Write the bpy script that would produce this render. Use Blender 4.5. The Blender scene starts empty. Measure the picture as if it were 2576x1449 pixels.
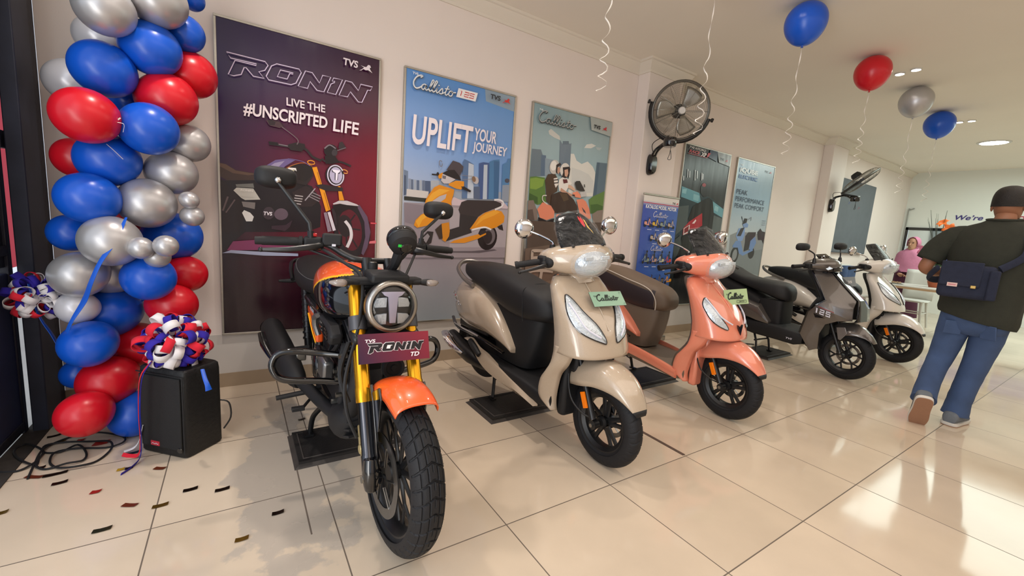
import bpy, bmesh, math, random
from math import sin, cos, pi, radians, sqrt
from mathutils import Vector, Matrix, Euler
import numpy as np
random.seed(7)
SC = bpy.context.scene
COL = SC.collection
V = Vector

# ---------------------------------------------------------------- camera
cam_d = bpy.data.cameras.new('camera')
cam_d.sensor_width = 36.0
cam_d.lens = 1060.73 / 2576 * 36.0
cam_d.clip_start = 0.02
cam = bpy.data.objects.new('camera', cam_d)
COL.objects.link(cam)
_yaw, _pit, _rol = 0.5819, -0.1446, 0.0715
_f = V((sin(_yaw) * cos(_pit), cos(_yaw) * cos(_pit), sin(_pit)))
_r0 = V((cos(_yaw), -sin(_yaw), 0))
_u0 = _r0.cross(_f)
_r = cos(_rol) * _r0 + sin(_rol) * _u0
_u = -sin(_rol) * _r0 + cos(_rol) * _u0
cam.matrix_world = Matrix(((_r.x, _u.x, -_f.x, -0.906), (_r.y, _u.y, -_f.y, -1.293), (_r.z, _u.z, -_f.z, 1.2143), (0, 0, 0, 1)))
SC.camera = cam
# ---------------------------------------------------------------- view, world, lights
SC.view_settings.view_transform = 'Standard'
SC.view_settings.look = 'None'
SC.view_settings.exposure = 0.0
SC.view_settings.gamma = 1.0
SC.view_settings.use_curve_mapping = False
wd = bpy.data.worlds.new('world'); SC.world = wd; wd.use_nodes = True
_bg = wd.node_tree.nodes['Background']
_bg.inputs[0].default_value = (0.80, 0.88, 1.0, 1); _bg.inputs[1].default_value = 1.0

def light(name, kind, loc, energy, col, size=0.1, rot=(0, 0, 0), spot=None, sizey=None, blend=.6):
    d = bpy.data.lights.new(name, kind); d.energy = energy; d.color = col
    if kind == 'AREA':
        d.shape = 'RECTANGLE' if sizey else 'DISK'; d.size = size
        if sizey: d.size_y = sizey
    else:
        d.shadow_soft_size = size
        if spot: d.spot_size = spot; d.spot_blend = blend
    o = bpy.data.objects.new(name, d); COL.objects.link(o)
    o.location = loc; o.rotation_euler = rot
    return o
WARM = (1.0, .885, .79); NEUT = (1.0, .98, .86); COOL = (.84, 1.0, .93); DAY = (.93, .96, 1.0)
# daylight that comes in through the open street front
light('daylight_area', 'AREA', (-2.3, -1.3, 1.9), 50, DAY, 4.6, (0, radians(-78), 0), None, 2.4)
# added fill light in place of pavement bounce, aimed up to brighten the ceiling
light('pavement_bounce_fill', 'AREA', (-2.2, -1.3, .35), 85, (1.0, .96, .90), 4.6, (0, radians(-128), 0), None, 1.0)
# ceiling spots above the row of vehicles
SPOTS = [(-.95, 1.02), (.2, 1.02), (1.9, 1.02), (3.9, .95), (5.4, .95)]
for _x, _y in SPOTS:
    light('ceiling_spot', 'SPOT', (_x, _y, 2.95), 66 if _x < 3 else 46, WARM if _x < 3 else NEUT, .05, (0, 0, 0), radians(112), None, 1.0)
light('room_fill_area', 'AREA', (2.2, -1.8, 2.93), 58, WARM, 6.0, (0, 0, 0), None, 2.4)  # unseen wide fill light, added to lighten the upper walls
light('back_room_area', 'AREA', (8.8, -.6, 2.9), 115, COOL, 3.4, (0, 0, 0), None, 3.0)

# ---------------------------------------------------------------- materials
def lin(c):
    if isinstance(c, str):
        c = [int(c[i:i + 2], 16) / 255 for i in (0, 2, 4)]
    return tuple((x / 12.92 if x <= .04045 else ((x + .055) / 1.055) ** 2.4) for x in c[:3]) + (1,)

MATS = {}
def mat(name, col, rough=.5, metal=0., coat=0., var=0., vscale=20., bump=0., bscale=60., spec=.5, emit=None, est=1., trans=0., alpha=1., flake=0., detail=3):
    if name in MATS: return MATS[name]
    m = bpy.data.materials.new(name); m.use_nodes = True
    nt = m.node_tree; N = nt.nodes; L = nt.links
    b = N['Principled BSDF']
    c = lin(col)
    b.inputs['Base Color'].default_value = c
    b.inputs['Roughness'].default_value = rough
    b.inputs['Metallic'].default_value = metal
    b.inputs['Coat Weight'].default_value = coat
    b.inputs['Coat Roughness'].default_value = .04
    b.inputs['Specular IOR Level'].default_value = spec
    b.inputs['Transmission Weight'].default_value = trans
    b.inputs['Alpha'].default_value = alpha
    m.diffuse_color = c
    tc = None
    if var or bump or flake:
        tc = N.new('ShaderNodeTexCoord')
    if var:
        no = N.new('ShaderNodeTexNoise'); no.inputs['Scale'].default_value = vscale; no.inputs['Detail'].default_value = detail
        L.new(tc.outputs['Object'], no.inputs['Vector'])
        mx = N.new('ShaderNodeMix'); mx.data_type = 'RGBA'
        mx.inputs[6].default_value = tuple(x * (1 - var) for x in c[:3]) + (1,)
        mx.inputs[7].default_value = tuple(min(1, x * (1 + var)) for x in c[:3]) + (1,)
        L.new(no.outputs['Fac'], mx.inputs[0]); L.new(mx.outputs[2], b.inputs['Base Color'])
    if bump:
        nb = N.new('ShaderNodeTexNoise'); nb.inputs['Scale'].default_value = bscale; nb.inputs['Detail'].default_value = 4
        L.new(tc.outputs['Object'], nb.inputs['Vector'])
        bp = N.new('ShaderNodeBump'); bp.inputs['Strength'].default_value = bump; bp.inputs['Distance'].default_value = .01
        L.new(nb.outputs['Fac'], bp.inputs['Height']); L.new(bp.outputs[0], b.inputs['Normal'])
    if flake:
        vo = N.new('ShaderNodeTexVoronoi'); vo.inputs['Scale'].default_value = 900
        L.new(tc.outputs['Object'], vo.inputs['Vector'])
        mx = N.new('ShaderNodeMix'); mx.data_type = 'RGBA'
        mx.inputs[6].default_value = c
        mx.inputs[7].default_value = tuple(min(1, x * (1 + flake) + .02) for x in c[:3]) + (1,)
        L.new(vo.outputs['Color'], mx.inputs[0]); L.new(mx.outputs[2], b.inputs['Base Color'])
    if emit:
        b.inputs['Emission Color'].default_value = lin(emit); b.inputs['Emission Strength'].default_value = est
    MATS[name] = m
    return m

# ---------------------------------------------------------------- mesh builder
def cat_rom(pts, n=6, closed=False):
    """smooth path through points"""
    P = [V(p) for p in pts]; out = []
    k = len(P); rng = range(k if closed else k - 1)
    for i in rng:
        if closed: a, b, c, d = P[i - 1], P[i], P[(i + 1) % k], P[(i + 2) % k]
        else: a, b, c, d = P[max(i - 1, 0)], P[i], P[i + 1], P[min(i + 2, k - 1)]
        for j in range(n):
            t = j / n
            out.append(.5 * ((2 * b) + (c - a) * t + (2 * a - 5 * b + 4 * c - d) * t * t + (3 * b - a - 3 * c + d) * t ** 3))
    if not closed: out.append(P[-1])
    return out

class M:
    def __init__(s):
        s.v = []; s.f = []; s.m = []; s.T = None; s.mi = 0
    def add(s, vs, fs, mi=None):
        o = len(s.v)
        if s.T is not None: vs = [s.T @ V(p) for p in vs]
        s.v += [tuple(p) for p in vs]
        s.f += [tuple(i + o for i in f) for f in fs]
        s.m += [s.mi if mi is None else mi] * len(fs)
        return s
    def box(s, c, d, rot=None, mi=None, taper=1.):
        x, y, z = (k / 2 for k in d)
        vs = [V((sx * x * (taper if sz > 0 else 1), sy * y * (taper if sz > 0 else 1), sz * z)) for sz in (-1, 1) for sy in (-1, 1) for sx in (-1, 1)]
        if rot is not None:
            R = rot if isinstance(rot, Matrix) else Euler(rot).to_matrix()
            vs = [R @ p for p in vs]
        vs = [p + V(c) for p in vs]
        return s.add(vs, [(0, 2, 3, 1), (4, 5, 7, 6), (0, 1, 5, 4), (2, 6, 7, 3), (0, 4, 6, 2), (1, 3, 7, 5)], mi)
    def loft(s, rings, closed=True, caps=True, mi=None, loop=False):
        n = len(rings[0]); vs = [p for r in rings for p in r]; fs = []
        k = len(rings)
        for i in range(k if loop else k - 1):
            i2 = (i + 1) % k
            for j in range(n if closed else n - 1):
                j2 = (j + 1) % n
                fs.append((i * n + j, i * n + j2, i2 * n + j2, i2 * n + j))
        if caps and closed and not loop:
            fs.append(tuple(range(n - 1, -1, -1))); fs.append(tuple((k - 1) * n + j for j in range(n)))
        return s.add(vs, fs, mi)
    def grid(s, P, mi=None):
        return s.loft(P, closed=False, caps=False, mi=mi)
    def tube(s, pts, r, n=10, sm=0, closed=False, mi=None, caps=True, flat=1.):
        P = cat_rom(pts, sm, closed) if sm else [V(p) for p in pts]
        k = len(P)
        if isinstance(r, (list, tuple)):
            m_ = len(r) - 1
            R = []
            for i in range(k):
                t = i / max(1, k - 1) * m_; a = min(int(t), m_ - 1) if m_ else 0
                R.append(r[a] + (r[min(a + 1, m_)] - r[a]) * (t - a))
        else: R = [r] * k
        rings = []; nrm = None
        for i in range(k):
            if closed: t = P[(i + 1) % k] - P[i - 1]
            else: t = P[min(i + 1, k - 1)] - P[max(i - 1, 0)]
            if t.length < 1e-9: t = V((0, 0, 1))
            t.normalize()
            if nrm is None:
                a = V((0, 0, 1)) if abs(t.z) < .9 else V((1, 0, 0))
                nrm = (a - t * a.dot(t)).normalized()
            else:
                nrm = nrm - t * nrm.dot(t)
                if nrm.length < 1e-6: nrm = t.orthogonal()
                nrm.normalize()
            bi = t.cross(nrm)
            rings.append([P[i] + R[i] * (cos(2 * pi * j / n) * nrm * flat + sin(2 * pi * j / n) * bi) for j in range(n)])
        return s.loft(rings, True, caps, mi, loop=closed)
    def lathe(s, prof, o=(0, 0, 0), ax=(0, 0, 1), n=24, mi=None, caps=False, a0=0, a1=2 * pi):
        """prof: list of (radius, height along axis)"""
        ax = V(ax).normalized(); e1 = ax.orthogonal().normalized() if abs(ax.z) > .99 or True else None
        if abs(ax.z) < .9: e1 = (V((0, 0, 1)) - ax * ax.z).normalized()
        else: e1 = (V((1, 0, 0)) - ax * ax.x).normalized()
        e2 = ax.cross(e1); o = V(o)
        full = abs(a1 - a0 - 2 * pi) < 1e-6
        cnt = n if full else n + 1
        rings = [[o + ax * h + r * (cos(a0 + (a1 - a0) * j / n) * e1 + sin(a0 + (a1 - a0) * j / n) * e2) for j in range(cnt)] for r, h in prof]
        return s.loft(rings, full, caps, mi)
    def cyl(s, a, b, r, n=16, mi=None, r2=None):
        return s.tube([a, b], [r, r if r2 is None else r2], n, mi=mi)
    def ball(s, c, r, n=16, m_=10, rot=None, mi=None, egg=0.):
        if not isinstance(r, (tuple, list)): r = (r, r, r)
        R = (rot if isinstance(rot, Matrix) else Euler(rot).to_matrix()) if rot is not None else Matrix.Identity(3)
        c = V(c); vs = [c + R @ V((0, 0, -r[2]))]; fs = []
        for i in range(1, m_):
            a = -pi / 2 + pi * i / m_
            e = 1 + egg * sin(a)
            for j in range(n):
                b = 2 * pi * j / n
                vs.append(c + R @ V((r[0] * e * cos(a) * cos(b), r[1] * e * cos(a) * sin(b), r[2] * sin(a))))
        vs.append(c + R @ V((0, 0, r[2])))
        for j in range(n):
            fs.append((0, 1 + (j + 1) % n, 1 + j))
            fs.append((len(vs) - 1, 1 + (m_ - 2) * n + j, 1 + (m_ - 2) * n + (j + 1) % n))
        for i in range(m_ - 2):
            for j in range(n):
                fs.append((1 + i * n + j, 1 + i * n + (j + 1) % n, 1 + (i + 1) * n + (j + 1) % n, 1 + (i + 1) * n + j))
        return s.add(vs, fs, mi)
    def prism(s, poly, o, ex, ey, d, mi=None):
        """extrude 2D polygon (in frame o,ex,ey) by vector d"""
        o, ex, ey, d = V(o), V(ex), V(ey), V(d); n = len(poly)
        a = [o + ex * p[0] + ey * p[1] for p in poly]
        vs = a + [p + d for p in a]
        fs = [tuple(range(n - 1, -1, -1)), tuple(range(n, 2 * n))] + [(i, (i + 1) % n, n + (i + 1) % n, n + i) for i in range(n)]
        return s.add(vs, fs, mi)
    def poly(s, poly, o, ex, ey, mi=None):
        o, ex, ey = V(o), V(ex), V(ey)
        return s.add([o + ex * p[0] + ey * p[1] for p in poly], [tuple(range(len(poly)))], mi)
    def stroke(s, pts, w, o, ex, ey, sm=4, mi=None, closed=False):
        """flat ribbon along 2D path; w scalar or list"""
        P = cat_rom([V((p[0], p[1], 0)) for p in pts], sm, closed) if sm else [V((p[0], p[1], 0)) for p in pts]
        k = len(P); o, ex, ey = V(o), V(ex), V(ey); L, R = [], []
        for i in range(k):
            t = (P[(i + 1) % k] - P[i - 1]) if closed else (P[min(i + 1, k - 1)] - P[max(i - 1, 0)])
            if t.length < 1e-9: t = V((1, 0, 0))
            t.normalize(); nn = V((-t.y, t.x, 0))
            if isinstance(w, (list, tuple)):
                q = i / max(1, k - 1) * (len(w) - 1); a = min(int(q), len(w) - 2); ww = w[a] + (w[a + 1] - w[a]) * (q - a)
            else: ww = w
            a, b = P[i] + nn * ww / 2, P[i] - nn * ww / 2
            L.append(o + ex * a.x + ey * a.y); R.append(o + ex * b.x + ey * b.y)
        return s.loft([R, L], closed, False, mi)
    def text(s, txt, o, ex, ey, w=None, h=.1, bold=0., shear=0., mi=None, ext=0., center=False):
        cu = bpy.data.curves.new('t', 'FONT'); cu.body = txt; cu.offset = bold; cu.shear = shear; cu.resolution_u = 4
        ob = bpy.data.objects.new('t', cu)
        me = bpy.data.meshes.new_from_object(ob)
        vs = [v.co.copy() for v in me.vertices]; fs = [tuple(p.vertices) for p in me.polygons]
        bpy.data.objects.remove(ob); bpy.data.meshes.remove(me); bpy.data.curves.remove(cu)
        x0 = min(p.x for p in vs); x1 = max(p.x for p in vs); y0 = min(p.y for p in vs); y1 = max(p.y for p in vs)
        sy = h / (y1 - y0); sx = w / (x1 - x0) if w else sy
        o, ex, ey = V(o), V(ex), V(ey)
        off = -(x1 - x0) * sx / 2 if center else 0
        return s.add([o + ex * ((p.x - x0) * sx + off) + ey * ((p.y - y0) * sy) for p in vs], fs, mi)
    def mesh(s, name):
        me = bpy.data.meshes.new(name); me.from_pydata(s.v, [], s.f)
        return me
    def build(s, name, mats, parent=None, ang=35, sub=0, bev=0, sol=0, bevseg=2, weld=False, solo=0., flip=True):
        me = bpy.data.meshes.new(name)
        me.from_pydata([tuple(p) for p in s.v], [], s.f)
        if not isinstance(mats, (list, tuple)): mats = [mats]
        for m_ in mats: me.materials.append(m_)
        if len(mats) > 1:
            me.polygons.foreach_set('material_index', s.m)
        if flip or weld:
            bm = bmesh.new(); bm.from_mesh(me)
            if weld: bmesh.ops.remove_doubles(bm, verts=bm.verts, dist=1e-5)
            bmesh.ops.recalc_face_normals(bm, faces=bm.faces)
            bm.to_mesh(me); bm.free()
        if ang:
            me.shade_smooth()
            if ang < 180 and not sub: me.set_sharp_from_angle(angle=radians(ang))
        me.update()
        o = bpy.data.objects.new(name, me); COL.objects.link(o)
        if parent: o.parent = parent
        if sol:
            md = o.modifiers.new('sol', 'SOLIDIFY'); md.thickness = sol; md.offset = solo
        if bev:
            md = o.modifiers.new('bev', 'BEVEL'); md.width = bev; md.segments = bevseg; md.limit_method = 'ANGLE'; md.angle_limit = radians(40)
            if not sub: md.harden_normals = False
        if sub:
            md = o.modifiers.new('sub', 'SUBSURF'); md.levels = sub; md.render_levels = sub
        return o

def tag(o, label=None, cat=None, group=None, kind=None):
    if label: o['label'] = label
    if cat: o['category'] = cat
    if group: o['group'] = group
    if kind: o['kind'] = kind
    return o
def thing(name, label, cat, loc=(0, 0, 0), rz=0., group=None):
    o = bpy.data.objects.new(name, None); COL.objects.link(o)
    o.empty_display_size = .1
    o.location = loc; o.rotation_euler = (0, 0, rz)
    return tag(o, label, cat, group)
def struct(o, label=None):
    o['kind'] = 'structure'
    if label: o['label'] = label
    return o
def copy_tree(o, parent=None):
    c = o.copy(); COL.objects.link(c)
    if parent: c.parent = parent
    for ch in list(o.children): copy_tree(ch, c)
    return c
def rotm(ax, a, o=(0, 0, 0)):
    return Matrix.Translation(V(o)) @ Matrix.Rotation(a, 4, V(ax)) @ Matrix.Translation(-V(o))
X, Y, Z = V((1, 0, 0)), V((0, 1, 0)), V((0, 0, 1))
# ================================================================= room
WY, CZ, BX, RY, FX = 2.03, 3.0, 11.65, -4.2, -1.76
m_wall = mat('plaster_wall', 'eadfd8', .75, var=.05, vscale=1.5, bump=.05, bscale=200)
m_ceil = mat('ceiling_paint', 'eee7dc', .8, var=.04, vscale=1.2, bump=.05, bscale=250)
m_trim = mat('gypsum_cornice', 'e4dccf', .7)
m_base = mat('baseboard_tile', 'a5927b', .35, var=.12, vscale=6)
m_dado = mat('wall_dado_paint', 'cdc8c2', .6, var=.06, vscale=4)

def floor_mat():
    m = bpy.data.materials.new('polished_tile_floor'); m.use_nodes = True
    nt = m.node_tree; N = nt.nodes; L = nt.links; b = N['Principled BSDF']
    geo = N.new('ShaderNodeNewGeometry'); sep = N.new('ShaderNodeSeparateXYZ'); L.new(geo.outputs['Position'], sep.inputs[0])
    def math_(op, a, b_=None, c=None):
        n = N.new('ShaderNodeMath'); n.operation = op
        for i, x in enumerate((a, b_, c)):
            if x is None: continue
            if isinstance(x, (int, float)): n.inputs[i].default_value = x
            else: L.new(x, n.inputs[i])
        return n.outputs[0]
    def ingrout(s, w):
        fr = math_('FRACT', math_('DIVIDE', math_('ADD', s, 60.0), .6))
        d = math_('MULTIPLY', math_('MINIMUM', fr, math_('SUBTRACT', 1.0, fr)), .6)
        return math_('LESS_THAN', d, w)
    g = math_('MAXIMUM', ingrout(sep.outputs[0], .0024), ingrout(sep.outputs[1], .0024))
    # cut strip left of the motorcycle
    st = math_('LESS_THAN', math_('ABSOLUTE', math_('SUBTRACT', sep.outputs[0], -.69)), .003)
    st = math_('MULTIPLY', st, math_('GREATER_THAN', sep.outputs[1], .3))
    g = math_('MAXIMUM', g, st)
    # per tile tint
    fx = math_('FLOOR', math_('DIVIDE', sep.outputs[0], .6)); fy = math_('FLOOR', math_('DIVIDE', sep.outputs[1], .6))
    cx = N.new('ShaderNodeCombineXYZ'); L.new(fx, cx.inputs[0]); L.new(fy, cx.inputs[1])
    wn = N.new('ShaderNodeTexWhiteNoise'); L.new(cx.outputs[0], wn.inputs[0])
    no = N.new('ShaderNodeTexNoise'); no.inputs['Scale'].default_value = 2.2; no.inputs['Detail'].default_value = 6; L.new(geo.outputs['Position'], no.inputs['Vector'])
    n2 = N.new('ShaderNodeTexNoise'); n2.inputs['Scale'].default_value = 7; n2.inputs['Detail'].default_value = 8; L.new(geo.outputs['Position'], n2.inputs['Vector'])
    r1 = N.new('ShaderNodeMix'); r1.data_type = 'RGBA'; r1.inputs[6].default_value = lin('d0bfa9'); r1.inputs[7].default_value = lin('dccbb5')
    L.new(wn.outputs[0], r1.inputs[0])
    r2 = N.new('ShaderNodeMix'); r2.data_type = 'RGBA'; r2.blend_type = 'MULTIPLY'; r2.inputs[0].default_value = .8
    mr = N.new('ShaderNodeMapRange'); mr.inputs[1].default_value = .3; mr.inputs[2].default_value = .7; mr.inputs[3].default_value = .86; mr.inputs[4].default_value = 1.04
    L.new(no.outputs['Fac'], mr.inputs[0]); L.new(r1.outputs[2], r2.inputs[6]); L.new(mr.outputs[0], r2.inputs[7])
    # grey patch: floor wear, with the motorcycle's shade put into the tile colour
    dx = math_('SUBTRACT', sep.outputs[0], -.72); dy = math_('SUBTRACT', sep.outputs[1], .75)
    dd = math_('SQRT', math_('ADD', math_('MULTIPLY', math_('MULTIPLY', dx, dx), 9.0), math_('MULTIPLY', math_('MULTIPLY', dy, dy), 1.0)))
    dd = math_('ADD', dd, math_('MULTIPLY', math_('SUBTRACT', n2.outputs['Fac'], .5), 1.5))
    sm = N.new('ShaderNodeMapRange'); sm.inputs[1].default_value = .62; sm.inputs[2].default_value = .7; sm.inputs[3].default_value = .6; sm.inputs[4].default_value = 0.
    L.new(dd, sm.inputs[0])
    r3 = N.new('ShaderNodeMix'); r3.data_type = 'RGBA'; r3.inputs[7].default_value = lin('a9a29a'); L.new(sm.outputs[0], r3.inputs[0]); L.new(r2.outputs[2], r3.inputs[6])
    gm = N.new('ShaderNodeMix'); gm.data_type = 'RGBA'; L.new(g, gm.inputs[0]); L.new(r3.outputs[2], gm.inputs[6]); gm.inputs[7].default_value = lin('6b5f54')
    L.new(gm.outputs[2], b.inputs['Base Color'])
    ro = N.new('ShaderNodeMapRange'); ro.inputs[1].default_value = .35; ro.inputs[2].default_value = .7; ro.inputs[3].default_value = .05; ro.inputs[4].default_value = .13
    L.new(no.outputs['Fac'], ro.inputs[0])
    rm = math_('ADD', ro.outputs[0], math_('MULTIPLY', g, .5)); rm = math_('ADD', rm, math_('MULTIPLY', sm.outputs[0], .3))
    L.new(rm, b.inputs['Roughness'])
    bp = N.new('ShaderNodeBump'); bp.inputs['Strength'].default_value = .25; bp.inputs['Distance'].default_value = .002
    L.new(math_('SUBTRACT', 1.0, g), bp.inputs['Height']); L.new(bp.outputs[0], b.inputs['Normal'])
    b.inputs['Specular IOR Level'].default_value = .45
    return m
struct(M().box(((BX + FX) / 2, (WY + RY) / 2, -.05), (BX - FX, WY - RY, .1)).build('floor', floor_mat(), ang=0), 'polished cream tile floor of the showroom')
struct(M().box(((BX + FX) / 2, (WY + RY) / 2, CZ + .06), (BX - FX + .4, WY - RY + .4, .12)).build('ceiling', m_ceil, ang=0), 'plain cream plaster ceiling')
struct(M().box(((BX + FX) / 2, WY + .06, 1.5), (BX - FX, .12, 3.0)).build('wall_left', m_wall, ang=0), 'long cream wall hung with posters')
struct(M().box((BX + .06, (WY + RY) / 2, 1.5), (.12, WY - RY + .4, 3.0)).build('wall_back', mat('back_wall_paint', 'e3e6e0', .7, var=.03, vscale=1.2), ang=0), 'pale wall at the far end of the room')
struct(M().box(((BX + FX) / 2, RY - .06, 1.5), (BX - FX, .12, 3.0)).build('wall_right', m_wall, ang=0))
# pillars
for nm, x0, x1, lb in (('pillar', 2.69, 3.26, 'cream pillar carrying the round wall fan'), ('pillar', 7.2, 7.76, 'cream pillar before the grey board')):
    struct(M().box(((x0 + x1) / 2, 1.955, 1.5), (x1 - x0, .15, 3.0)).build(nm, m_wall, ang=0, bev=.006), lb)
# cornice: stepped profile swept along the wall and round the pillars
def cornice(path, k, lb):
    prof = [(0, -.115), (.012, -.115), (.014, -.095), (.03, -.075), (.055, -.05), (.07, -.025), (.085, -.02), (.085, 0), (0, 0)]
    m = M(); pts = [V((x, y, CZ)) for x, y in path]; rings = []
    for i, p in enumerate(pts):
        ds = []
        if i > 0: ds.append((p - pts[i - 1]).normalized())
        if i < len(pts) - 1: ds.append((pts[i + 1] - p).normalized())
        ns = [V((d.y, -d.x, 0)) for d in ds]
        n = sum(ns, V()) / len(ns); n = n / max(.2, n.length_squared)
        rings.append([p + n * a + Z * b for a, b in prof])
    struct(m.loft(rings).build('trim_%d' % k, m_trim, ang=30), lb)
cornice([(FX, WY), (2.69, WY), (2.69, 1.88), (3.26, 1.88), (3.26, WY), (7.2, WY), (7.2, 1.88), (7.76, 1.88), (7.76, WY), (BX, WY)], 1, 'stepped plaster cornice along the ceiling')
# baseboard
m = M()
for x0, x1, y in ((FX, 2.69, WY), (2.69, 3.26, 1.88), (3.26, 7.2, WY), (7.2, 7.76, 1.88), (7.76, BX, WY)):
    m.box(((x0 + x1) / 2, y - .004, .048), (x1 - x0 + .02, .012, .096))
struct(m.build('baseboard_left', m_base, ang=0), 'tan tile baseboard')
m = M()
for x0, x1, y in ((FX + .02, 2.69, WY), (3.26, 7.2, WY)):
    m.box(((x0 + x1) / 2, y - .001, .23), (x1 - x0, .006, .27))
struct(m.build('trim_2', m_dado, ang=0), 'grey painted band above the baseboard')
struct(M().box((1.2, .19, .0005), (.022, .36, .003)).build('trim_4', mat('dark_floor_filler', '5b4a40', .6, var=.3, vscale=40), None, 0), 'short dark filler strip in the floor joint beside the beige scooter wheel')
# street outside
struct(M().box((-6.8, -1, -.1), (10.05, 16, .1)).build('ground', mat('street_concrete', 'b8b5ae', .9, var=.15, vscale=3), ang=0), 'concrete pavement outside')
# printed pictures of the posters: shapes in metres on the wall (x, z)
ART={}
ART['RONIN']=[[(-0.941,2.137),(-0.738,2.133),(-0.722,2.114),(-0.74,2.08),(-0.773,2.064),(-0.744,2.031),(-0.803,2.03),(-0.841,2.071),(-0.851,2.07),(-0.867,2.025),(-0.906,2.008),(-0.934,2.01),(-0.898,2.099),(-0.787,2.097),(-0.784,2.107),(-0.92,2.107)],[(-0.673,2.136),(-0.545,2.136),(-0.532,2.117),(-0.564,2.044),(-0.592,2.028),(-0.719,2.028),(-0.733,2.047),(-0.703,2.116)],[(-0.507,2.134),(-0.466,2.133),(-0.422,2.078),(-0.402,2.132),(-0.351,2.132),(-0.394,2.027),(-0.437,2.028),(-0.479,2.074),(-0.495,2.027),(-0.551,2.029)],[(-0.333,2.131),(-0.275,2.133),(-0.318,2.027),(-0.373,2.029),(-0.349,2.088),(-0.327,2.103),(-0.324,2.112),(-0.342,2.108)],[(-0.255,2.133),(-0.213,2.131),(-0.169,2.086),(-0.153,2.132),(-0.071,2.132),(-0.087,2.104),(-0.105,2.103),(-0.143,2.012),(-0.168,2.01),(-0.222,2.066),(-0.241,2.028),(-0.297,2.027)]]
ART['RONIN_IN']=[[(-0.653,2.104),(-0.578,2.103),(-0.582,2.095),(-0.6,2.095),(-0.615,2.057),(-0.671,2.059)]]
ART['HORSE']=[(-0.169,2.253),(-0.15,2.261),(-0.133,2.274),(-0.158,2.281),(-0.131,2.278),(-0.116,2.279),(-0.102,2.293),(-0.087,2.293),(-0.079,2.281),(-0.089,2.281),(-0.086,2.27),(-0.068,2.255),(-0.081,2.259),(-0.101,2.265),(-0.121,2.261),(-0.138,2.265),(-0.153,2.255)]
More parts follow.
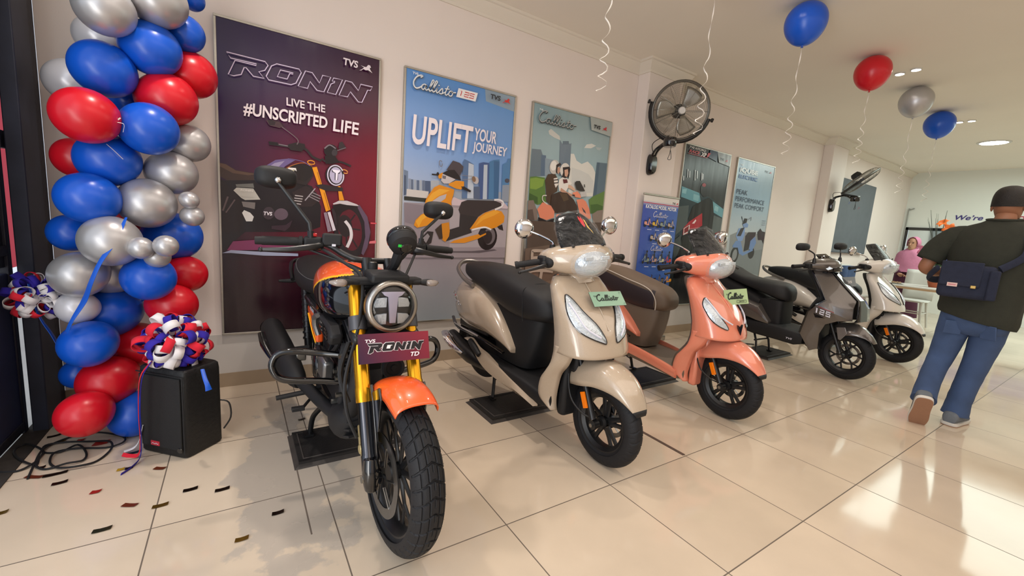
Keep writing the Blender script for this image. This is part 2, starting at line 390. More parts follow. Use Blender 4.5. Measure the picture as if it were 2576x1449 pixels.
ART['P1']=[('p','3b2a26',[(-0.995,1.479),(-0.959,1.475),(-0.906,1.445),(-0.84,1.44),(-0.778,1.441),(-0.801,1.394),(-0.955,1.376),(-0.997,1.396)]),('p','5b4438',[(-0.995,1.478),(-0.959,1.474),(-0.906,1.442),(-0.84,1.437),(-0.789,1.434),(-0.84,1.421),(-0.922,1.424),(-0.996,1.458)]),('p','17121a',[(-0.995,1.371),(-0.801,1.394),(-0.564,1.421),(-0.463,1.392),(-0.404,1.257),(-0.409,1.114),(-0.501,1.074),(-0.863,1.055),(-0.965,0.951),(-1.006,0.924)]),('p','1c1216',[(-0.987,1.384),(-0.924,1.316),(-0.882,1.249),(-0.861,1.167),(-0.902,1.052),(-1.0,1.041)]),('s','5a4a4c',[(-0.952,1.275),(-0.981,1.183)],0.0091),('s','5a4a4c',[(-0.915,1.259),(-0.965,1.172)],0.0075),('p','b9b6ae',[(-0.922,1.316),(-0.905,1.336),(-0.813,1.339),(-0.774,1.272),(-0.86,1.261),(-0.88,1.272)]),('p','6a6a66',[(-0.91,1.356),(-0.813,1.372),(-0.808,1.344),(-0.905,1.34)]),('p','77706e',[(-0.879,1.25),(-0.803,1.25),(-0.807,1.207),(-0.871,1.218)]),('p','d8d6d2',[(-0.878,1.178),(-0.866,1.196),(-0.833,1.182),(-0.813,1.157),(-0.822,1.126),(-0.856,1.124)]),('p','1a151a',[(-0.68,1.19),(-0.683,1.173),(-0.69,1.158),(-0.702,1.146),(-0.716,1.14),(-0.731,1.139),(-0.745,1.143),(-0.756,1.154),(-0.763,1.167),(-0.765,1.184),(-0.762,1.2),(-0.755,1.215),(-0.744,1.227),(-0.73,1.234),(-0.715,1.235),(-0.701,1.231),(-0.69,1.221),(-0.682,1.207)]),('p','3b3038',[(-0.693,1.189),(-0.695,1.175),(-0.702,1.162),(-0.711,1.152),(-0.722,1.146),(-0.734,1.145),(-0.745,1.149),(-0.754,1.158),(-0.76,1.17),(-0.762,1.184),(-0.759,1.198),(-0.753,1.211),(-0.744,1.221),(-0.733,1.227),(-0.721,1.228),(-0.71,1.224),(-0.701,1.215),(-0.695,1.203)]),('p','5c4c58',[(-0.612,1.188),(-0.615,1.175),(-0.622,1.162),(-0.634,1.153),(-0.647,1.147),(-0.662,1.146),(-0.675,1.15),(-0.686,1.158),(-0.693,1.169),(-0.695,1.182),(-0.692,1.196),(-0.685,1.208),(-0.674,1.218),(-0.661,1.224),(-0.647,1.225),(-0.633,1.221),(-0.622,1.213),(-0.615,1.202)]),('p','342530',[(-0.712,1.103),(-0.627,1.115),(-0.584,1.153),(-0.602,1.103),(-0.633,1.073),(-0.712,1.083)]),('p','261b20',[(-0.589,1.337),(-0.501,1.394),(-0.437,1.353),(-0.41,1.306),(-0.463,1.252),(-0.552,1.245)]),('s','b8b0b0',[(-0.57,1.319),(-0.52,1.317)],0.0063),('s','b8b0b0',[(-0.574,1.301),(-0.523,1.299)],0.0061),('s','b8b0b0',[(-0.577,1.284),(-0.527,1.282)],0.0061),('s','b8b0b0',[(-0.58,1.267),(-0.533,1.262)],0.0063),('s','8d8288',[(-0.463,1.35),(-0.407,1.328)],0.0063),('s','8d8288',[(-0.469,1.332),(-0.41,1.31)],0.0063),('s','8d8288',[(-0.482,1.321),(-0.417,1.292)],0.0063),('s','a09aa0',[(-0.443,1.38),(-0.508,1.29)],0.007),('p','8b8094',[(-0.631,1.404),(-0.576,1.413),(-0.58,1.386),(-0.613,1.389)]),('p','241d20',[(-0.778,1.429),(-0.661,1.443),(-0.564,1.448),(-0.463,1.516),(-0.457,1.462),(-0.501,1.394),(-0.625,1.408),(-0.801,1.394)]),('p','6d5d8e',[(-0.778,1.432),(-0.743,1.492),(-0.684,1.539),(-0.612,1.557),(-0.564,1.556),(-0.625,1.508),(-0.673,1.455)]),('p','9a8fae',[(-0.743,1.472),(-0.69,1.518),(-0.631,1.54),(-0.661,1.503),(-0.708,1.457),(-0.761,1.437)]),('p','c3c08a',[(-0.778,1.432),(-0.726,1.452),(-0.661,1.476),(-0.661,1.456),(-0.72,1.439)]),('p','1d181b',[(-0.661,1.456),(-0.613,1.503),(-0.564,1.526),(-0.514,1.536),(-0.463,1.522),(-0.463,1.461),(-0.514,1.42),(-0.589,1.435),(-0.661,1.437)]),('p','b8b49a',[(-0.655,1.457),(-0.625,1.488),(-0.57,1.488),(-0.582,1.47),(-0.631,1.459)]),('p','e8e4e0',[(-0.625,1.481),(-0.607,1.5),(-0.564,1.502),(-0.559,1.481),(-0.576,1.491),(-0.595,1.482)]),('s','c87a28',[(-0.661,1.453),(-0.613,1.499),(-0.564,1.528),(-0.514,1.543),(-0.463,1.529)],0.0033),('s','6a5a8a',[(-0.612,1.557),(-0.564,1.556),(-0.514,1.548),(-0.476,1.528)],0.0047),('s','f09a28',[(-0.447,1.551),(-0.449,1.547),(-0.453,1.543),(-0.46,1.541),(-0.468,1.54),(-0.475,1.54),(-0.483,1.542),(-0.488,1.545),(-0.491,1.549),(-0.492,1.553),(-0.49,1.557),(-0.486,1.561),(-0.479,1.563),(-0.472,1.565),(-0.464,1.564),(-0.457,1.562),(-0.451,1.559),(-0.448,1.555)],0.0054),('s','e8a050',[(-0.23,1.514),(-0.233,1.51),(-0.237,1.508),(-0.243,1.507),(-0.25,1.507),(-0.257,1.509),(-0.263,1.512),(-0.267,1.515),(-0.27,1.519),(-0.269,1.524),(-0.267,1.527),(-0.263,1.53),(-0.257,1.531),(-0.25,1.531),(-0.243,1.529),(-0.237,1.526),(-0.233,1.522),(-0.23,1.518)],0.0058),('p','e8971f',[(-0.464,1.519),(-0.434,1.528),(-0.401,1.413),(-0.427,1.406)]),('p','e8971f',[(-0.417,1.383),(-0.388,1.392),(-0.344,1.241),(-0.373,1.224)]),('s','b8700f',[(-0.431,1.492),(-0.408,1.412)],0.0061),('s','b8700f',[(-0.387,1.358),(-0.353,1.24)],0.0063),('p','e09020',[(-0.296,1.41),(-0.28,1.413),(-0.251,1.315),(-0.286,1.312)]),('p','2a2228',[(-0.443,1.401),(-0.398,1.413),(-0.262,1.403),(-0.261,1.378),(-0.371,1.37),(-0.417,1.383)]),('p','201a20',[(-0.256,1.502),(-0.256,1.477),(-0.264,1.452),(-0.278,1.431),(-0.297,1.418),(-0.318,1.412),(-0.34,1.415),(-0.358,1.427),(-0.372,1.446),(-0.379,1.469),(-0.379,1.494),(-0.371,1.518),(-0.357,1.538),(-0.339,1.552),(-0.318,1.558),(-0.296,1.556),(-0.277,1.544),(-0.263,1.526)]),('s','cfc8dc',[(-0.259,1.499),(-0.258,1.475),(-0.264,1.452),(-0.276,1.433),(-0.292,1.421),(-0.311,1.416),(-0.329,1.42),(-0.345,1.431),(-0.357,1.449),(-0.363,1.471),(-0.363,1.495),(-0.357,1.517),(-0.346,1.536),(-0.33,1.548),(-0.312,1.553),(-0.294,1.55),(-0.277,1.539),(-0.265,1.521)],0.0084),('p','b8b0cc',[(-0.267,1.496),(-0.267,1.476),(-0.272,1.457),(-0.281,1.442),(-0.294,1.431),(-0.308,1.428),(-0.323,1.431),(-0.336,1.44),(-0.345,1.456),(-0.351,1.474),(-0.351,1.494),(-0.346,1.513),(-0.337,1.528),(-0.325,1.538),(-0.31,1.542),(-0.296,1.539),(-0.283,1.53),(-0.273,1.515)]),('p','4a4454',[(-0.339,1.518),(-0.274,1.523),(-0.284,1.5),(-0.294,1.495),(-0.296,1.453),(-0.318,1.45),(-0.318,1.5),(-0.335,1.504)]),('p','f4eefc',[(-0.335,1.522),(-0.278,1.522),(-0.288,1.507),(-0.296,1.502),(-0.301,1.452),(-0.312,1.451),(-0.311,1.5),(-0.328,1.509)]),('p','1d181e',[(-0.302,1.656),(-0.305,1.641),(-0.312,1.626),(-0.324,1.615),(-0.338,1.608),(-0.354,1.606),(-0.368,1.609),(-0.38,1.617),(-0.387,1.628),(-0.39,1.642),(-0.387,1.657),(-0.38,1.671),(-0.368,1.682),(-0.354,1.69),(-0.339,1.692),(-0.325,1.689),(-0.313,1.682),(-0.305,1.67)]),('s','7a7078',[(-0.386,1.657),(-0.353,1.686),(-0.313,1.668)],0.0084),('p','3a343a',[(-0.302,1.642),(-0.303,1.634),(-0.306,1.626),(-0.311,1.62),(-0.317,1.616),(-0.324,1.615),(-0.33,1.617),(-0.335,1.622),(-0.338,1.628),(-0.34,1.636),(-0.338,1.644),(-0.335,1.652),(-0.33,1.658),(-0.324,1.662),(-0.318,1.663),(-0.312,1.661),(-0.307,1.656),(-0.303,1.65)]),('p','332a30',[(-0.29,1.713),(-0.27,1.722),(-0.242,1.682),(-0.259,1.673),(-0.296,1.671)]),('s','6a6068',[(-0.303,1.656),(-0.245,1.685)],0.0063),('s','2a2228',[(-0.718,1.637),(-0.612,1.635),(-0.514,1.637),(-0.463,1.59),(-0.405,1.571)],0.0162),('p','17131a',[(-0.724,1.65),(-0.671,1.651),(-0.672,1.632),(-0.721,1.627)]),('s','7a7078',[(-0.666,1.641),(-0.612,1.638)],0.0065),('p','241d22',[(-0.612,1.648),(-0.563,1.669),(-0.511,1.667),(-0.508,1.638),(-0.533,1.614),(-0.6,1.614)]),('s','6a5a62',[(-0.653,1.758),(-0.557,1.693),(-0.558,1.656)],0.0065),('p','4a343c',[(-0.737,1.777),(-0.705,1.789),(-0.659,1.782),(-0.641,1.76),(-0.659,1.744),(-0.717,1.749)]),('p','2d2229',[(-0.728,1.781),(-0.705,1.788),(-0.682,1.778),(-0.688,1.758),(-0.717,1.752)]),('s','2a2228',[(-0.405,1.585),(-0.359,1.564),(-0.285,1.581),(-0.209,1.56)],0.0148),('p','1d171c',[(-0.386,1.609),(-0.319,1.618),(-0.285,1.574),(-0.379,1.554)]),('p','201820',[(-0.066,1.131),(-0.062,1.086),(-0.065,1.043),(-0.075,1.002),(-0.091,0.967),(-0.112,0.939),(-0.137,0.92),(-0.165,0.91),(-0.194,0.91),(-0.223,0.92),(-0.251,0.939),(-0.275,0.966),(-0.295,1.0),(-0.31,1.038),(-0.319,1.08),(-0.322,1.122),(-0.318,1.164),(-0.309,1.202),(-0.294,1.236),(-0.274,1.263),(-0.25,1.283),(-0.224,1.294),(-0.195,1.296),(-0.166,1.288),(-0.139,1.271),(-0.113,1.245),(-0.092,1.212),(-0.076,1.173)]),('p','5e4a60',[(-0.147,1.294),(-0.087,1.209),(-0.062,1.097),(-0.082,0.981),(-0.111,0.918),(-0.126,0.933),(-0.099,1.057),(-0.108,1.17),(-0.162,1.278)]),('p','571424',[(-0.127,1.12),(-0.124,1.086),(-0.125,1.053),(-0.13,1.022),(-0.14,0.995),(-0.153,0.974),(-0.168,0.959),(-0.186,0.952),(-0.205,0.953),(-0.224,0.961),(-0.242,0.976),(-0.258,0.998),(-0.272,1.025),(-0.283,1.055),(-0.289,1.088),(-0.292,1.121),(-0.291,1.153),(-0.285,1.183),(-0.276,1.209),(-0.264,1.23),(-0.249,1.245),(-0.231,1.252),(-0.213,1.253),(-0.194,1.246),(-0.176,1.231),(-0.159,1.211),(-0.145,1.184),(-0.134,1.154)]),('p','241a20',[(-0.196,1.142),(-0.195,1.113),(-0.2,1.087),(-0.21,1.067),(-0.225,1.054),(-0.242,1.051),(-0.259,1.057),(-0.275,1.073),(-0.287,1.095),(-0.293,1.121),(-0.294,1.149),(-0.29,1.174),(-0.279,1.195),(-0.265,1.208),(-0.248,1.211),(-0.231,1.205),(-0.215,1.191),(-0.203,1.168)]),('s','241a20',[(-0.238,1.124),(-0.175,1.218)],0.0102),('s','241a20',[(-0.231,1.117),(-0.137,1.108)],0.0101),('s','241a20',[(-0.23,1.095),(-0.156,0.978)],0.0105),('s','241a20',[(-0.238,1.102),(-0.229,0.968)],0.0102),('s','d8d0d4',[(-0.245,1.168),(-0.209,1.119),(-0.201,1.052),(-0.229,0.976)],0.0217),('p','d2c8d2',[(-0.365,1.221),(-0.346,1.226),(-0.308,1.098),(-0.328,1.09)]),('p','8a7a88',[(-0.39,1.216),(-0.37,1.221),(-0.335,1.09),(-0.362,1.081)]),('p','2c222a',[(-0.34,1.248),(-0.309,1.258),(-0.301,1.135),(-0.315,1.135)]),('p','c4bcc0',[(-0.33,1.285),(-0.289,1.309),(-0.233,1.314),(-0.162,1.293),(-0.151,1.282),(-0.233,1.283),(-0.282,1.289),(-0.326,1.278)]),('p','1a1218',[(-0.336,1.27),(-0.282,1.288),(-0.233,1.283),(-0.147,1.279),(-0.232,1.25),(-0.302,1.208)]),('p','7a2f58',[(-0.931,0.992),(-0.795,1.008),(-0.565,1.01),(-0.553,0.951),(-0.965,0.932)]),('p','9a9fb8',[(-0.998,0.914),(-0.943,0.935),(-0.749,0.928),(-0.553,0.922),(-0.553,0.904),(-0.762,0.903),(-0.944,0.916)]),('p','d8505a',[(-0.064,1.169),(-0.014,1.168),(-0.014,1.159),(-0.063,1.159)]),('p','d8707a',[(-0.068,1.027),(-0.011,1.036),(-0.011,1.013),(-0.072,1.01)])]
ART['P2']=[('p','9aa3b2',[(0.197,1.439),(1.174,1.516),(1.158,1.429),(0.191,1.365)]),('p','6e7f97',[(0.186,1.59),(0.219,1.583),(0.222,1.408),(0.19,1.393)]),('p','4c5a72',[(0.188,1.551),(0.204,1.547),(0.208,1.401),(0.19,1.393)]),('p','8a94a6',[(0.224,1.527),(0.243,1.528),(0.248,1.405),(0.229,1.403)]),('p','5d6a80',[(0.246,1.524),(0.262,1.524),(0.267,1.406),(0.25,1.405)]),('p','9aa4b2',[(0.267,1.524),(0.288,1.524),(0.292,1.409),(0.272,1.407)]),('p','5a6880',[(0.292,1.523),(0.31,1.523),(0.314,1.411),(0.296,1.409)]),('p','a0a8b4',[(0.313,1.525),(0.334,1.526),(0.339,1.414),(0.318,1.412)]),('p','66738a',[(0.338,1.526),(0.357,1.527),(0.361,1.416),(0.343,1.414)]),('p','4d5c78',[(0.36,1.525),(0.404,1.528),(0.409,1.421),(0.365,1.416)]),('p','a9adb4',[(0.408,1.534),(0.477,1.541),(0.483,1.428),(0.413,1.421)]),('p','95a0b0',[(0.477,1.54),(0.516,1.542),(0.522,1.432),(0.483,1.428)]),('p','c9c4c0',[(0.212,1.446),(0.393,1.445),(0.392,1.389),(0.211,1.39)]),('p','2f322d',[(0.193,1.388),(0.395,1.39),(0.396,1.36),(0.194,1.359)]),('p','58739a',[(0.681,1.714),(0.696,1.74),(0.728,1.733),(0.785,1.71),(0.8,1.428),(0.691,1.418)]),('p','b9c2cf',[(0.736,1.716),(0.785,1.707),(0.8,1.428),(0.74,1.422)]),('p','43598a',[(0.834,1.726),(0.876,1.741),(0.931,1.742),(0.945,1.435),(0.85,1.427)]),('p','b5bfcc',[(0.881,1.72),(0.917,1.725),(0.931,1.434),(0.89,1.43)]),('p','4a78a4',[(0.937,1.753),(0.977,1.774),(1.032,1.785),(1.043,1.445),(0.945,1.435)]),('p','3c648f',[(0.977,1.765),(1.034,1.769),(1.047,1.451),(1.001,1.447)]),('p','4f7dab',[(1.069,1.749),(1.114,1.774),(1.119,1.804),(1.146,1.811),(1.171,1.463),(1.077,1.454)]),('p','8a93a2',[(1.08,1.571),(1.153,1.582),(1.162,1.429),(1.083,1.429)]),('p','4a4a58',[(1.15,1.618),(1.149,1.611),(1.145,1.605),(1.139,1.6),(1.131,1.596),(1.122,1.596),(1.114,1.597),(1.107,1.6),(1.102,1.606),(1.1,1.612),(1.101,1.619),(1.105,1.625),(1.111,1.63),(1.119,1.633),(1.128,1.634),(1.136,1.633),(1.143,1.63),(1.148,1.624)]),('p','53617c',[(0.797,1.527),(0.854,1.534),(0.861,1.428),(0.803,1.428)]),('p','c9b6bd',[(0.59,1.402),(0.616,1.423),(0.678,1.404),(0.748,1.408),(1.095,1.43),(1.17,1.384),(1.147,1.369),(0.599,1.354)]),('p','94898f',[(0.192,1.342),(0.593,1.354),(1.163,1.37),(1.175,0.925),(0.216,0.907)]),('p','a79da2',[(0.58,1.334),(1.164,1.357),(1.175,1.021),(0.598,1.002)]),('p','857a82',[(0.195,1.337),(0.373,1.329),(0.298,1.17),(0.206,1.188)]),('p','5d545a',[(0.559,0.97),(0.811,0.977),(1.035,1.0),(1.066,0.991),(0.885,0.962),(0.6,0.957)]),('p','1f1a1d',[(1.057,1.095),(1.051,1.066),(1.039,1.04),(1.021,1.017),(0.999,1.001),(0.974,0.992),(0.948,0.99),(0.923,0.997),(0.901,1.01),(0.882,1.029),(0.869,1.054),(0.862,1.081),(0.861,1.11),(0.867,1.139),(0.879,1.165),(0.897,1.187),(0.918,1.203),(0.943,1.213),(0.968,1.215),(0.993,1.21),(1.016,1.197),(1.035,1.178),(1.049,1.153),(1.057,1.125)]),('p','6a6266',[(1.037,1.109),(1.034,1.09),(1.026,1.072),(1.015,1.057),(1.001,1.046),(0.985,1.04),(0.969,1.038),(0.954,1.042),(0.94,1.051),(0.929,1.064),(0.921,1.08),(0.916,1.099),(0.916,1.118),(0.92,1.137),(0.928,1.155),(0.938,1.17),(0.952,1.181),(0.967,1.187),(0.983,1.189),(0.998,1.185),(1.012,1.177),(1.024,1.164),(1.032,1.148),(1.037,1.129)]),('p','2a2427',[(1.007,1.1),(1.003,1.08),(0.993,1.062),(0.98,1.05),(0.964,1.044),(0.949,1.046),(0.935,1.054),(0.924,1.068),(0.918,1.086),(0.917,1.106),(0.921,1.126),(0.931,1.143),(0.944,1.155),(0.959,1.161),(0.975,1.16),(0.989,1.152),(1.0,1.138),(1.006,1.12)]),('p','2b2425',[(1.05,1.203),(1.103,1.226),(1.119,1.171),(1.075,1.181)]),('p','2a2528',[(0.678,1.293),(0.856,1.281),(0.784,1.168),(0.801,1.137),(0.595,1.064),(0.555,1.05),(0.59,1.151),(0.677,1.181)]),('p','332b2d',[(0.662,1.323),(0.686,1.387),(0.741,1.41),(1.003,1.428),(1.073,1.415),(1.082,1.39),(0.899,1.31),(0.85,1.274),(0.678,1.287)]),('p','d98a1c',[(0.857,1.275),(0.92,1.318),(1.016,1.351),(1.086,1.341),(1.121,1.3),(1.117,1.247),(1.043,1.196),(0.99,1.18),(0.929,1.19),(0.777,1.165)]),('p','e6a030',[(0.879,1.277),(0.936,1.313),(1.016,1.345),(1.071,1.333),(1.012,1.299),(0.903,1.252),(0.826,1.19)]),('s','e4dcd8',[(0.799,1.16),(0.856,1.176),(0.929,1.19),(0.991,1.173)],0.0143),('s','ded8d8',[(1.016,1.351),(1.083,1.383),(1.095,1.423),(1.055,1.439),(1.002,1.434)],0.0162),('p','d6871a',[(0.596,1.04),(0.636,1.063),(0.838,1.12),(0.94,1.145),(0.941,1.128),(0.862,1.086),(0.735,1.045)]),('p','2a2427',[(0.867,1.128),(0.879,1.158),(0.931,1.164),(0.947,1.145),(0.882,1.116)]),('p','c97f18',[(0.514,1.196),(0.58,1.212),(0.591,1.139),(0.586,1.095),(0.555,1.047),(0.527,1.062),(0.517,1.135)]),('p','382b25',[(0.458,1.144),(0.514,1.196),(0.53,1.074),(0.501,1.067)]),('p','2b2527',[(0.34,1.066),(0.394,1.128),(0.446,1.125),(0.43,1.033),(0.386,1.007),(0.348,1.024)]),('p','8b8488',[(0.352,1.066),(0.395,1.11),(0.415,1.087),(0.385,1.031)]),('p','dc8c1e',[(0.277,1.169),(0.29,1.211),(0.332,1.255),(0.375,1.279),(0.419,1.274),(0.455,1.204),(0.405,1.177),(0.305,1.15)]),('p','e8a534',[(0.291,1.199),(0.332,1.249),(0.381,1.274),(0.407,1.261),(0.346,1.215),(0.317,1.154)]),('p','d98a1e',[(0.357,1.316),(0.367,1.375),(0.394,1.425),(0.435,1.482),(0.479,1.507),(0.612,1.483),(0.608,1.446),(0.591,1.384),(0.593,1.345),(0.541,1.319),(0.387,1.295)]),('p','e6a536',[(0.369,1.329),(0.383,1.383),(0.418,1.433),(0.481,1.475),(0.573,1.473),(0.534,1.451),(0.458,1.408),(0.403,1.355),(0.383,1.306)]),('p','b8aeb0',[(0.403,1.343),(0.428,1.375),(0.484,1.416),(0.545,1.44),(0.537,1.403),(0.486,1.363),(0.429,1.343)]),('p','dc8c1c',[(0.463,1.579),(0.487,1.6),(0.506,1.608),(0.496,1.559),(0.47,1.556)]),('p','dd8e20',[(0.563,1.526),(0.622,1.556),(0.697,1.559),(0.699,1.523),(0.673,1.489),(0.632,1.491),(0.557,1.513)]),('p','c3bbbd',[(0.49,1.541),(0.501,1.595),(0.54,1.588),(0.621,1.568),(0.563,1.526),(0.517,1.521)]),('p','6f6a70',[(0.501,1.584),(0.534,1.582),(0.529,1.557),(0.502,1.56)]),('p','241f22',[(0.5,1.601),(0.557,1.638),(0.604,1.641),(0.653,1.602),(0.669,1.562),(0.614,1.568),(0.534,1.588)]),('p','4a4247',[(0.556,1.667),(0.586,1.713),(0.647,1.703),(0.683,1.678),(0.678,1.647),(0.653,1.596),(0.604,1.641),(0.531,1.629)]),('s','2a2528',[(0.409,1.581),(0.463,1.582)],0.0115),('p','1f1a1c',[(0.47,1.592),(0.47,1.587),(0.468,1.582),(0.465,1.579),(0.462,1.577),(0.458,1.576),(0.454,1.577),(0.451,1.58),(0.448,1.584),(0.448,1.589),(0.448,1.594),(0.45,1.598),(0.453,1.601),(0.456,1.604),(0.46,1.604),(0.464,1.603),(0.467,1.6),(0.47,1.596)]),('p','241e20',[(0.672,1.514),(0.699,1.517),(0.767,1.49),(0.761,1.474),(0.694,1.492)]),('s','7a7478',[(0.493,1.678),(0.494,1.67),(0.494,1.663),(0.492,1.657),(0.488,1.653),(0.484,1.652),(0.479,1.653),(0.475,1.657),(0.471,1.663),(0.468,1.671),(0.467,1.679),(0.467,1.686),(0.469,1.692),(0.473,1.696),(0.477,1.697),(0.482,1.696),(0.486,1.692),(0.49,1.686)],0.0052),('s','8a8488',[(0.673,1.605),(0.77,1.61)],0.0036),('s','8a8488',[(0.675,1.572),(0.772,1.586)],0.0036),('p','b9b0b0',[(0.831,1.59),(0.834,1.579),(0.832,1.569),(0.828,1.56),(0.82,1.553),(0.811,1.55),(0.801,1.55),(0.791,1.554),(0.783,1.562),(0.777,1.571),(0.775,1.582),(0.776,1.592),(0.781,1.602),(0.788,1.608),(0.797,1.611),(0.808,1.611),(0.817,1.607),(0.826,1.6)]),('p','7e6450',[(0.803,1.594),(0.805,1.586),(0.805,1.578),(0.802,1.571),(0.798,1.566),(0.792,1.564),(0.785,1.565),(0.778,1.568),(0.773,1.574),(0.769,1.582),(0.767,1.59),(0.767,1.598),(0.77,1.604),(0.774,1.609),(0.78,1.611),(0.787,1.611),(0.794,1.607),(0.799,1.601)])]
